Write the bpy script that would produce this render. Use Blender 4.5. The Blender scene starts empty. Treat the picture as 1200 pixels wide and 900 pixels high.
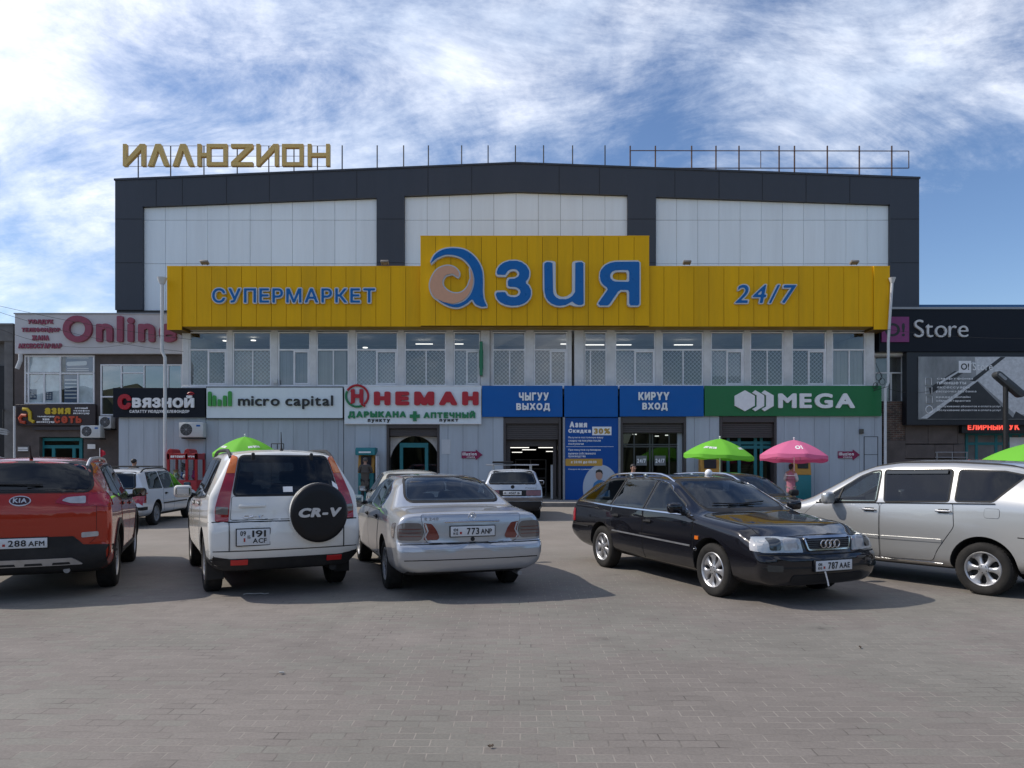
import bpy, bmesh, math, random
from mathutils import Vector, Matrix
from mathutils.bvhtree import BVHTree
from mathutils.geometry import delaunay_2d_cdt
random.seed(7)
R = math.radians
sc = bpy.context.scene
COL = sc.collection

# ------------------------------------------------------------------ camera
F, EYE, HOR = 850.0, 1.55, 546.0
cam_d = bpy.data.cameras.new('camera'); cam = bpy.data.objects.new('camera', cam_d); COL.objects.link(cam)
cam.location = (0, 0, EYE); cam.rotation_euler = (R(90), 0, 0)
cam_d.sensor_width = 36; cam_d.lens = F/1200*36; cam_d.shift_y = (HOR-450)/1200
cam_d.clip_start = .1; cam_d.clip_end = 3000
sc.camera = cam

# ------------------------------------------------------------------ light
SUN_EL, SUN_BACK = 44, 7.0            # sun on the left, a little behind the facade
w = bpy.data.worlds.new('World'); sc.world = w; w.use_nodes = True
nt = w.node_tree; nt.nodes.clear()
def nn(t, **k):
    n = nt.nodes.new(t)
    for a, b in k.items(): setattr(n, a, b)
    return n
L = nt.links.new
def mathn(op, a, b=None, clamp=False):
    n = nn('ShaderNodeMath', operation=op); n.use_clamp = clamp
    for i, q in enumerate((a, b)):
        if q is None: continue
        if isinstance(q, (int, float)): n.inputs[i].default_value = q
        else: L(q, n.inputs[i])
    return n.outputs[0]
def smooth(v, a, b):
    n = nn('ShaderNodeMapRange', interpolation_type='SMOOTHSTEP'); L(v, n.inputs[0])
    n.inputs[1].default_value = a; n.inputs[2].default_value = b; return n.outputs[0]
sky = nn('ShaderNodeTexSky', sky_type='NISHITA'); sky.sun_disc = False
sky.sun_elevation = R(SUN_EL); sky.sun_rotation = R(-90+SUN_BACK); sky.air_density = 1.0; sky.dust_density = .6; sky.ozone_density = 2.2
tc = nn('ShaderNodeTexCoord'); sep = nn('ShaderNodeSeparateXYZ'); L(tc.outputs['Generated'], sep.inputs[0])
dx, dy, dz = sep.outputs
den = mathn('ADD', mathn('MAXIMUM', dz, 0.0), .42)
px_, py_ = mathn('DIVIDE', dx, den), mathn('DIVIDE', dy, den)
cmb = nn('ShaderNodeCombineXYZ'); L(px_, cmb.inputs[0]); L(py_, cmb.inputs[1])
def cloud(scale, rot, stretch, detail, rough, dist, off):
    mp = nn('ShaderNodeMapping'); L(cmb.outputs[0], mp.inputs[0])
    mp.inputs['Rotation'].default_value = (0, 0, R(rot)); mp.inputs['Scale'].default_value = (stretch, 1, 1); mp.inputs['Location'].default_value = off
    nz = nn('ShaderNodeTexNoise'); nz.inputs['Scale'].default_value = scale; nz.inputs['Detail'].default_value = detail
    nz.inputs['Roughness'].default_value = rough; nz.inputs['Distortion'].default_value = dist; L(mp.outputs[0], nz.inputs['Vector'])
    return nz.outputs[0]
big = cloud(1.25, 20, .8, 3, .5, .3, (9.5, 13.1, 0))
mid = cloud(3.6, 35, .9, 10, .66, .3, (13.3, 2.9, 0))
wisp = cloud(5.5, 40, .48, 11, .70, .5, (.2, 7.5, 0))
mixv = mathn('ADD', mathn('ADD', mathn('MULTIPLY', big, .50), mathn('MULTIPLY', mid, .38)), mathn('MULTIPLY', wisp, .34))
# open blue low on the right, more cloud on the left
bias = mathn('ADD', mathn('MULTIPLY', smooth(dx, -.75, .75), .02), .005)
gap = mathn('MULTIPLY', mathn('MULTIPLY', smooth(dx, .28, .58), mathn('SUBTRACT', 1.0, smooth(dz, .14, .42))), -.26)
dens = smooth(mathn('ADD', mathn('ADD', mixv, bias), gap), .565, .79)
shade = smooth(cloud(2.6, 10, 1, 6, .6, .4, (2, 2, 0)), .3, .75)
cc = nn('ShaderNodeMix', data_type='RGBA'); L(shade, cc.inputs[0])
CLOUD = 12.6
cc.inputs[6].default_value = (CLOUD*.50, CLOUD*.58, CLOUD*.72, 1); cc.inputs[7].default_value = (CLOUD*1.02, CLOUD*1.02, CLOUD*1.04, 1)
hs = nn('ShaderNodeHueSaturation'); hs.inputs['Hue'].default_value = .506; hs.inputs['Saturation'].default_value = 1.12; hs.inputs['Value'].default_value = 1.18; L(sky.outputs[0], hs.inputs['Color'])
mx = nn('ShaderNodeMix', data_type='RGBA'); L(mathn('MULTIPLY', dens, .93), mx.inputs[0]); L(hs.outputs[0], mx.inputs[6]); L(cc.outputs[2], mx.inputs[7])
bg = nn('ShaderNodeBackground'); bg.inputs[1].default_value = .085; L(mx.outputs[2], bg.inputs[0])
wo = nn('ShaderNodeOutputWorld'); L(bg.outputs[0], wo.inputs[0])
sl = bpy.data.lights.new('sun', 'SUN'); sl.energy = 2.6; sl.angle = R(.53); sl.color = (1, .93, .83)
so = bpy.data.objects.new('sun', sl); COL.objects.link(so)
sd = Vector((math.cos(R(SUN_EL))*math.cos(R(SUN_BACK)), -math.cos(R(SUN_EL))*math.sin(R(SUN_BACK)), -math.sin(R(SUN_EL))))
so.rotation_euler = sd.to_track_quat('-Z', 'Y').to_euler(); so.location = (-40, 20, 40)
sc.view_settings.view_transform = 'Standard'; sc.view_settings.look = 'None'; sc.view_settings.gamma = 1; sc.view_settings.exposure = .52
sc.render.engine = 'CYCLES'; sc.cycles.max_bounces = 6; sc.cycles.glossy_bounces = 3; sc.cycles.transmission_bounces = 4; sc.cycles.transparent_max_bounces = 8
sc.cycles.use_denoising = True

# ------------------------------------------------------------------ materials
MATS = {}
def mat(name, col, rough=.6, metal=0, spec=.5, coat=0, noise=0, nscale=8, bump=0, bscale=60, dirt=None, emit=0, stretch=None, island=0):
    if name in MATS: return MATS[name]
    m = bpy.data.materials.new(name); m.use_nodes = True; t = m.node_tree; b = t.nodes['Principled BSDF']
    c = (*col, 1); b.inputs['Base Color'].default_value = c; b.inputs['Roughness'].default_value = rough
    b.inputs['Metallic'].default_value = metal; b.inputs['Specular IOR Level'].default_value = spec
    b.inputs['Coat Weight'].default_value = coat; b.inputs['Coat Roughness'].default_value = .04
    tcn = t.nodes.new('ShaderNodeTexCoord')
    vec = tcn.outputs['Object']
    if stretch:
        mp = t.nodes.new('ShaderNodeMapping'); mp.inputs['Scale'].default_value = stretch; t.links.new(vec, mp.inputs[0]); vec = mp.outputs[0]
    if noise:
        n = t.nodes.new('ShaderNodeTexNoise'); n.inputs['Scale'].default_value = nscale; n.inputs['Detail'].default_value = 6; n.inputs['Roughness'].default_value = .65
        t.links.new(vec, n.inputs['Vector'])
        r = t.nodes.new('ShaderNodeMapRange'); r.inputs[1].default_value = .3; r.inputs[2].default_value = .7; r.inputs[3].default_value = 1-noise; r.inputs[4].default_value = 1+noise
        t.links.new(n.outputs[0], r.inputs[0])
        mm = t.nodes.new('ShaderNodeMix'); mm.data_type = 'RGBA'; mm.blend_type = 'MULTIPLY'; mm.inputs[0].default_value = 1; mm.inputs[6].default_value = c
        t.links.new(r.outputs[0], mm.inputs[7]); out = mm.outputs[2]
        if dirt:
            n2 = t.nodes.new('ShaderNodeTexNoise'); n2.inputs['Scale'].default_value = nscale*.45; n2.inputs['Detail'].default_value = 9; n2.inputs['Roughness'].default_value = .75
            t.links.new(vec, n2.inputs['Vector'])
            r2 = t.nodes.new('ShaderNodeMapRange'); r2.inputs[1].default_value = .45; r2.inputs[2].default_value = .8; r2.inputs[3].default_value = 0; r2.inputs[4].default_value = dirt[1]
            t.links.new(n2.outputs[0], r2.inputs[0])
            m2 = t.nodes.new('ShaderNodeMix'); m2.data_type = 'RGBA'; t.links.new(r2.outputs[0], m2.inputs[0]); t.links.new(out, m2.inputs[6]); m2.inputs[7].default_value = (*dirt[0], 1)
            out = m2.outputs[2]
        if island:
            gi = t.nodes.new('ShaderNodeNewGeometry'); ri = t.nodes.new('ShaderNodeMapRange'); ri.inputs[3].default_value = 1-island; ri.inputs[4].default_value = 1+island; t.links.new(gi.outputs['Random Per Island'], ri.inputs[0])
            m3 = t.nodes.new('ShaderNodeMix'); m3.data_type = 'RGBA'; m3.blend_type = 'MULTIPLY'; m3.inputs[0].default_value = 1; t.links.new(out, m3.inputs[6]); t.links.new(ri.outputs[0], m3.inputs[7]); out = m3.outputs[2]
        t.links.new(out, b.inputs['Base Color'])
        rr = t.nodes.new('ShaderNodeMapRange'); rr.inputs[1].default_value = .3; rr.inputs[2].default_value = .7; rr.inputs[3].default_value = max(0, rough-.06); rr.inputs[4].default_value = min(1, rough+.08)
        t.links.new(n.outputs[0], rr.inputs[0]); t.links.new(rr.outputs[0], b.inputs['Roughness'])
    if bump:
        n3 = t.nodes.new('ShaderNodeTexNoise'); n3.inputs['Scale'].default_value = bscale; n3.inputs['Detail'].default_value = 4; t.links.new(vec, n3.inputs['Vector'])
        bp = t.nodes.new('ShaderNodeBump'); bp.inputs['Strength'].default_value = bump; bp.inputs['Distance'].default_value = .01
        t.links.new(n3.outputs[0], bp.inputs['Height']); t.links.new(bp.outputs[0], b.inputs['Normal'])
    if emit:
        b.inputs['Emission Color'].default_value = c; b.inputs['Emission Strength'].default_value = emit
    MATS[name] = m; return m
def paint(name, col, metal=0, rough=.35, flake=0, dust=(.22, .19, .16), dustamt=.35, height=.55, coat=1.0):
    """car paint: clear coat, road dust low on the body (a real film of dirt, fixed to the car)"""
    if name in MATS: return MATS[name]
    m = bpy.data.materials.new(name); m.use_nodes = True; t = m.node_tree; b = t.nodes['Principled BSDF']
    b.inputs['Metallic'].default_value = metal; b.inputs['Coat Weight'].default_value = coat; b.inputs['Coat Roughness'].default_value = .03; b.inputs['Specular IOR Level'].default_value = .08
    tcn = t.nodes.new('ShaderNodeTexCoord'); sp = t.nodes.new('ShaderNodeSeparateXYZ'); t.links.new(tcn.outputs['Object'], sp.inputs[0])
    n = t.nodes.new('ShaderNodeTexNoise'); n.inputs['Scale'].default_value = 3.5; n.inputs['Detail'].default_value = 8; n.inputs['Roughness'].default_value = .7; t.links.new(tcn.outputs['Object'], n.inputs['Vector'])
    hgt = t.nodes.new('ShaderNodeMapRange'); hgt.inputs[1].default_value = .2; hgt.inputs[2].default_value = height; hgt.inputs[3].default_value = 1; hgt.inputs[4].default_value = 0.03; t.links.new(sp.outputs[2], hgt.inputs[0])
    mu = t.nodes.new('ShaderNodeMath'); mu.operation = 'MULTIPLY'; t.links.new(hgt.outputs[0], mu.inputs[0])
    nr = t.nodes.new('ShaderNodeMapRange'); nr.inputs[1].default_value = .35; nr.inputs[2].default_value = .7; nr.inputs[3].default_value = .25; nr.inputs[4].default_value = dustamt*2; t.links.new(n.outputs[0], nr.inputs[0]); t.links.new(nr.outputs[0], mu.inputs[1])
    cl = t.nodes.new('ShaderNodeClamp'); t.links.new(mu.outputs[0], cl.inputs[0])
    mm = t.nodes.new('ShaderNodeMix'); mm.data_type = 'RGBA'; mm.inputs[6].default_value = (*col, 1); mm.inputs[7].default_value = (*dust, 1); t.links.new(cl.outputs[0], mm.inputs[0]); t.links.new(mm.outputs[2], b.inputs['Base Color'])
    ro = t.nodes.new('ShaderNodeMapRange'); ro.inputs[3].default_value = rough; ro.inputs[4].default_value = .85; t.links.new(cl.outputs[0], ro.inputs[0]); t.links.new(ro.outputs[0], b.inputs['Roughness'])
    co = t.nodes.new('ShaderNodeMapRange'); co.inputs[3].default_value = coat; co.inputs[4].default_value = .1; t.links.new(cl.outputs[0], co.inputs[0]); t.links.new(co.outputs[0], b.inputs['Coat Weight'])
    MATS[name] = m; return m
def glass_mat(name, tint=(.75, .8, .8), refl=1.45, rough=.0, solid=.0, solid_col=(.02, .025, .03)):
    """thin window glass: fresnel reflection over a tinted see-through sheet"""
    if name in MATS: return MATS[name]
    m = bpy.data.materials.new(name); m.use_nodes = True; t = m.node_tree; t.nodes.clear()
    o = t.nodes.new('ShaderNodeOutputMaterial'); tr = t.nodes.new('ShaderNodeBsdfTransparent'); tr.inputs[0].default_value = (*tint, 1)
    gl = t.nodes.new('ShaderNodeBsdfGlossy'); gl.inputs['Roughness'].default_value = rough; gl.inputs[0].default_value = (.9, .95, 1, 1)
    df = t.nodes.new('ShaderNodeBsdfDiffuse'); df.inputs[0].default_value = (*solid_col, 1)
    m0 = t.nodes.new('ShaderNodeMixShader'); m0.inputs[0].default_value = solid; t.links.new(tr.outputs[0], m0.inputs[1]); t.links.new(df.outputs[0], m0.inputs[2])
    lw = t.nodes.new('ShaderNodeLayerWeight'); lw.inputs[0].default_value = .5; f0 = ((refl-1)/(refl+1))**2
    pw = t.nodes.new('ShaderNodeMath'); pw.operation = 'POWER'; pw.inputs[1].default_value = 5; t.links.new(lw.outputs['Facing'], pw.inputs[0])
    fr = t.nodes.new('ShaderNodeMath'); fr.operation = 'MULTIPLY_ADD'; t.links.new(pw.outputs[0], fr.inputs[0]); fr.inputs[1].default_value = 1-f0; fr.inputs[2].default_value = f0
    m1 = t.nodes.new('ShaderNodeMixShader'); t.links.new(fr.outputs[0], m1.inputs[0]); t.links.new(m0.outputs[0], m1.inputs[1]); t.links.new(gl.outputs[0], m1.inputs[2])
    t.links.new(m1.outputs[0], o.inputs[0]); MATS[name] = m; return m

# ------------------------------------------------------------------ scene graph helpers
def tag(o, label=None, cat=None, group=None, kind=None):
    if label: o['label'] = label
    if cat: o['category'] = cat
    if group: o['group'] = group
    if kind: o['kind'] = kind
    return o
def thing(name, label, cat, loc=(0, 0, 0), rz=0, group=None):
    o = bpy.data.objects.new(name, None); o.empty_display_size = .2; COL.objects.link(o)
    o.location = loc; o.rotation_euler = (0, 0, rz)
    return tag(o, label, cat, group)
def root_of(o):
    while o.parent: o = o.parent
    return o
def W(px, py, d):
    """a point seen in the survey photo at a known depth d, as metres"""
    return Vector(((px-600)*d/F, d, EYE+(HOR-py)*d/F))
def X(px, d): return (px-600)*d/F
def Z(py, d): return EYE+(HOR-py)*d/F

class MB:
    def __init__(s): s.v = []; s.f = []; s.m = []; s.cur = 0
    def add(s, vs, fs):
        o = len(s.v); s.v += [Vector(p) for p in vs]
        for f in fs: s.f.append([o+i for i in f]); s.m.append(s.cur)
        return s
    def mat(s, i): s.cur = i; return s
    def box(s, x0, x1, y0, y1, z0, z1):
        x0, x1 = min(x0, x1), max(x0, x1); y0, y1 = min(y0, y1), max(y0, y1); z0, z1 = min(z0, z1), max(z0, z1)
        return s.add([(x0,y0,z0),(x1,y0,z0),(x1,y1,z0),(x0,y1,z0),(x0,y0,z1),(x1,y0,z1),(x1,y1,z1),(x0,y1,z1)],
              [(3,2,1,0),(4,5,6,7),(0,1,5,4),(1,2,6,5),(2,3,7,6),(3,0,4,7)])
    def prism(s, poly, d0, d1, axis='y'):
        """poly in (x,z) extruded along y (or (x,y) along z, (y,z) along x)"""
        n = len(poly)
        a = sum(poly[i][0]*poly[(i+1) % n][1]-poly[(i+1) % n][0]*poly[i][1] for i in range(n))
        if a < 0: poly = poly[::-1]
        if axis == 'y': mk = lambda p, d: (p[0], d, p[1])
        elif axis == 'z': mk = lambda p, d: (p[0], p[1], d)
        else: mk = lambda p, d: (d, p[0], p[1])
        vs = [mk(p, d0) for p in poly]+[mk(p, d1) for p in poly]
        fs = [list(range(n)), list(range(2*n-1, n-1, -1))]+[(i, n+i, n+(i+1) % n, (i+1) % n) for i in range(n)]
        return s.add(vs, fs)
    def tube(s, pts, r, n=8, cap=True, closed=False):
        pts = [Vector(p) for p in pts]; k = len(pts); rs = r if isinstance(r, (list, tuple)) else [r]*k
        vs = []; fs = []; ref = None
        for i, p in enumerate(pts):
            d = ((pts[(i+1) % k] if (closed or i < k-1) else p)-(pts[i-1] if (closed or i) else p)).normalized()
            if ref is None: ref = Vector((0, 0, 1)) if abs(d.z) < .9 else Vector((1, 0, 0))
            a = d.cross(ref).normalized(); b = d.cross(a).normalized(); ref = -b if b.length else ref
            ref = a.cross(d)
            for j in range(n):
                t = 2*math.pi*j/n; vs.append(p+a*math.cos(t)*rs[i]+b*math.sin(t)*rs[i])
        for i in range(k if closed else k-1):
            for j in range(n):
                i2 = (i+1) % k; fs.append((i*n+j, i2*n+j, i2*n+(j+1) % n, i*n+(j+1) % n))
        if cap and not closed: fs += [list(range(n)), list(range(k*n-1, (k-1)*n-1, -1))]
        return s.add(vs, fs)
    def lathe(s, prof, n=24, mtx=None, closed=False):
        """prof of (r, z) about z; mtx places it"""
        mtx = mtx or Matrix(); vs = []; fs = []; k = len(prof)
        for r, z in prof:
            for j in range(n):
                t = 2*math.pi*j/n; vs.append(mtx @ Vector((r*math.cos(t), r*math.sin(t), z)))
        for i in range(k if closed else k-1):
            for j in range(n): i2 = (i+1) % k; fs.append((i*n+j, i*n+(j+1) % n, i2*n+(j+1) % n, i2*n+j))
        return s.add(vs, fs)
    def ball(s, c, r, n=10, m=7):
        r = r if isinstance(r, (list, tuple)) else (r, r, r); c = Vector(c)
        prof = [(max(math.cos(-math.pi/2+math.pi*i/m), 1e-4), math.sin(-math.pi/2+math.pi*i/m)) for i in range(m+1)]
        return s.lathe(prof, n, Matrix.Translation(c) @ Matrix.Diagonal((*r, 1)))
    def xf(s, mtx, frm=0):
        for i in range(frm, len(s.v)): s.v[i] = mtx @ s.v[i]
        return s
    def mesh(s, name, mats, bevel=0, seg=1, smooth=True, ang=35, fixn=True):
        me = bpy.data.meshes.new(name); me.from_pydata([tuple(p) for p in s.v], [], s.f)
        for m in (mats if isinstance(mats, (list, tuple)) else [mats]): me.materials.append(m)
        me.polygons.foreach_set('material_index', s.m)
        if bevel or fixn:
            bm = bmesh.new(); bm.from_mesh(me)
            if fixn: bmesh.ops.recalc_face_normals(bm, faces=bm.faces)
            if bevel:
                ed = [e for e in bm.edges if len(e.link_faces) == 2 and e.calc_face_angle(0) > R(30)]
                bmesh.ops.bevel(bm, geom=ed, offset=bevel, segments=seg, affect='EDGES', profile=.6, clamp_overlap=True)
            bm.to_mesh(me); bm.free()
        if smooth:
            me.polygons.foreach_set('use_smooth', [True]*len(me.polygons)); me.set_sharp_from_angle(angle=R(ang))
        me.update(); return me
    def build(s, name, mats, parent=None, world=True, loc=None, **k):
        """ONE mesh object. Vertices are in world metres for standing things (world=True) or already local to the parent thing"""
        if parent is not None and world:
            off = root_of(parent).location; s.v = [p-off for p in s.v]
        if parent is None and loc is not None:
            s.v = [p-Vector(loc) for p in s.v]
        o = bpy.data.objects.new(name, s.mesh(name, mats, **k)); COL.objects.link(o)
        if parent is not None: o.parent = parent
        elif loc is not None: o.location = loc
        return o

import numpy as np
_GL = {}
def contours(fld, x0, y0, st):
    """closed loops where the field crosses 0 (negative inside), marching squares"""
    ny, nx = fld.shape; seg = {}
    def pt(i, j, k, l):
        a, b = fld[j, i], fld[l, k]; t = a/(a-b); return (x0+st*(i+(k-i)*t), y0+st*(j+(l-j)*t))
    for j in range(ny-1):
        row = fld[j:j+2] < 0
        for i in np.nonzero(row[:, :-1].any(0) | row[:, 1:].any(0))[0]:
            c = (row[0, i], row[0, i+1], row[1, i+1], row[1, i])
            if all(c) or not any(c): continue
            E = {0: ((i, j), (i+1, j)), 1: ((i+1, j), (i+1, j+1)), 2: ((i, j+1), (i+1, j+1)), 3: ((i, j), (i, j+1))}
            ent = [k for k in range(4) if c[k] and not c[(k+1) % 4]]; ext = [k for k in range(4) if not c[k] and c[(k+1) % 4]]
            if len(ent) == 2 and c[0]: ext = ext[::-1] if ext[0] != 3 else ext
            for a in ent:
                b = min(ext, key=lambda q: (a-q) % 4) if len(ext) > 1 else ext[0]
                seg[E[a]] = E[b]
    loops = []
    while seg:
        k0 = next(iter(seg)); lp = []; k = k0
        while k in seg:
            n = seg.pop(k); lp.append(pt(*k[0], *k[1])); k = n
        if len(lp) > 2: loops.append(lp)
    return loops
def simplify(lp, eps):
    def dp(a):
        if len(a) < 3: return a
        p, q = Vector(a[0]), Vector(a[-1]); d = q-p; ln = d.length or 1e-9
        ds = [abs(d.x*(p.y-y)-(p.x-x)*d.y)/ln if d.length > 1e-7 else (Vector((x, y))-p).length for x, y in a]
        m = max(range(len(a)), key=lambda i: ds[i])
        return dp(a[:m+1])[:-1]+dp(a[m:]) if ds[m] > eps else [a[0], a[-1]]
    h = len(lp)//2
    return dp(lp[:h+1])[:-1]+dp(lp[h:]+lp[:1])[:-1]
def fill_loops(loops):
    vs = []; ed = []
    for lp in loops:
        o = len(vs); vs += [Vector(p) for p in lp]; ed += [(o+i, o+(i+1) % len(lp)) for i in range(len(lp))]
    a = delaunay_2d_cdt(vs, ed, [], 0, 1e-6); V2 = a[0]; keep = []
    S = np.array([[lp[i-1], lp[i]] for lp in loops for i in range(len(lp))])
    for f in a[2]:
        c = sum((V2[i] for i in f), Vector((0, 0)))/len(f)
        cr = (S[:, 0, 1] > c.y) != (S[:, 1, 1] > c.y)
        q = S[cr]; xi = q[:, 0, 0]+(c.y-q[:, 0, 1])/(q[:, 1, 1]-q[:, 0, 1])*(q[:, 1, 0]-q[:, 0, 0])
        if (xi > c.x).sum() % 2: keep.append(list(f))
    return [tuple(p) for p in V2], keep
def glyph(ch, bold, res=34):
    key = (ch, bold, res)
    if key in _GL: return _GL[key]
    cu = bpy.data.curves.new('lettering', 'FONT'); cu.body = ch; cu.fill_mode = 'NONE'; cu.resolution_u = 6
    o = bpy.data.objects.new('lettering', cu); COL.objects.link(o)
    me = bpy.data.meshes.new_from_object(o.evaluated_get(bpy.context.evaluated_depsgraph_get()))
    sg = np.array([[me.vertices[e.vertices[0]].co[:2], me.vertices[e.vertices[1]].co[:2]] for e in me.edges])
    bpy.data.objects.remove(o); bpy.data.curves.remove(cu); bpy.data.meshes.remove(me)
    lo = sg.reshape(-1, 2).min(0)-.06-max(bold, 0); hi = sg.reshape(-1, 2).max(0)+.06+max(bold, 0); st = 1/res
    gx = np.arange(lo[0], hi[0]+st, st)+.00137; gy = np.arange(lo[1], hi[1]+st, st)+.00191
    PX, PY = np.meshgrid(gx, gy); P = np.stack([PX, PY], -1)[:, :, None, :]
    A, B = sg[None, None, :, 0], sg[None, None, :, 1]; d = B-A
    t = np.clip(((P-A)*d).sum(-1)/np.maximum((d*d).sum(-1), 1e-12), 0, 1)
    dist = np.sqrt((((A+t[..., None]*d)-P)**2).sum(-1)).min(-1)
    y0, y1 = A[..., 1], B[..., 1]; py = P[..., 1]; cr = (y0 > py) != (y1 > py)
    xi = A[..., 0]+(py-y0)/np.where(y1 == y0, 1e-9, y1-y0)*d[..., 0]
    ins = ((cr & (xi > P[..., 0])).sum(-1) % 2) == 1
    lps = contours(np.where(ins, -dist, dist)-bold+1e-7, gx[0], gy[0], st)
    lps = [simplify(l, .004) for l in lps]; lps = [l for l in lps if len(l) > 2]
    x0 = min(p[0] for l in lps for p in l); lps = [[(x-x0, y) for x, y in l] for l in lps]
    _GL[key] = (lps, max(p[0] for l in lps for p in l)); return _GL[key]
_TX = {}
def text_mesh(s, bold=0.0, gap=.09, shear=0, res=34):
    key = (s, bold, gap, shear, res)
    if key in _TX: return _TX[key]
    vs = []; fs = []; sides = []; x = 0
    for ch in s:
        if ch == ' ': x += .26; continue
        lps, wd = glyph(ch, round(bold+(.014 if ord(ch) > 255 else 0), 4), res)
        v, f = fill_loops(lps); o = len(vs); vs += [(a+x+b*shear, b) for a, b in v]; fs += [[i+o for i in q] for q in f]
        x += wd+gap
    x0 = min(v[0] for v in vs); x1 = max(v[0] for v in vs); y0 = min(v[1] for v in vs); y1 = max(v[1] for v in vs)
    n = len(vs); P = [((a-x0)/(x1-x0), -.5, (b-y0)/(y1-y0)) for a, b in vs]+[((a-x0)/(x1-x0), .5, (b-y0)/(y1-y0)) for a, b in vs]
    cnt = {}
    for f in fs:
        for i in range(len(f)): cnt[(f[i], f[(i+1) % len(f)])] = 1
    Fc = [list(f) for f in fs]+[(a, a+n, b+n, b) for a, b in cnt if (b, a) not in cnt]
    _TX[key] = (P, Fc, (x1-x0)/(y1-y0)); return _TX[key]
def text_into(mb, s, x0, x1, z0, z1, yfront, depth=.03, bold=.0, shear=0, gap=.09, fit='box', res=34):
    vs, fs, asp = text_mesh(s, bold, gap, shear, res)
    if fit == 'h':
        wd = asp*(z1-z0); c = (x0+x1)/2; x0, x1 = c-wd/2, c+wd/2
    return mb.add([(x0+(x1-x0)*a, yfront+depth*(b+.5), z0+(z1-z0)*c) for a, b, c in vs], fs)
def round_poly(pts, r, n=4):
    out = []; k = len(pts); pts = [Vector(p).to_2d() if len(p) > 2 else Vector(p) for p in pts]
    for i in range(k):
        a, b, c = pts[i-1], pts[i], pts[(i+1) % k]
        rr = r[i] if isinstance(r, (list, tuple)) else r
        d1 = min(rr, (a-b).length*.48); d2 = min(rr, (c-b).length*.48)
        p, q = b+(a-b).normalized()*d1, b+(c-b).normalized()*d2
        for j in range(n+1):
            t = j/n; out.append(p*(1-t)**2+b*2*t*(1-t)+q*t*t)
    return [tuple(p) for p in out]
def rbox(mb, c, s, r=.02, seg=2, mtx=None):
    """rounded box into mb"""
    bm = bmesh.new(); bmesh.ops.create_cube(bm, size=1)
    for v in bm.verts: v.co = Vector((v.co.x*s[0], v.co.y*s[1], v.co.z*s[2]))
    bmesh.ops.bevel(bm, geom=bm.edges[:], offset=min(r, min(s)*.49), segments=seg, affect='EDGES', profile=.5)
    mtx = (mtx or Matrix()); bm.verts.ensure_lookup_table()
    mb.add([mtx @ (v.co+Vector(c)) for v in bm.verts], [[v.index for v in f.verts] for f in bm.faces]); bm.free(); return mb
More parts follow.
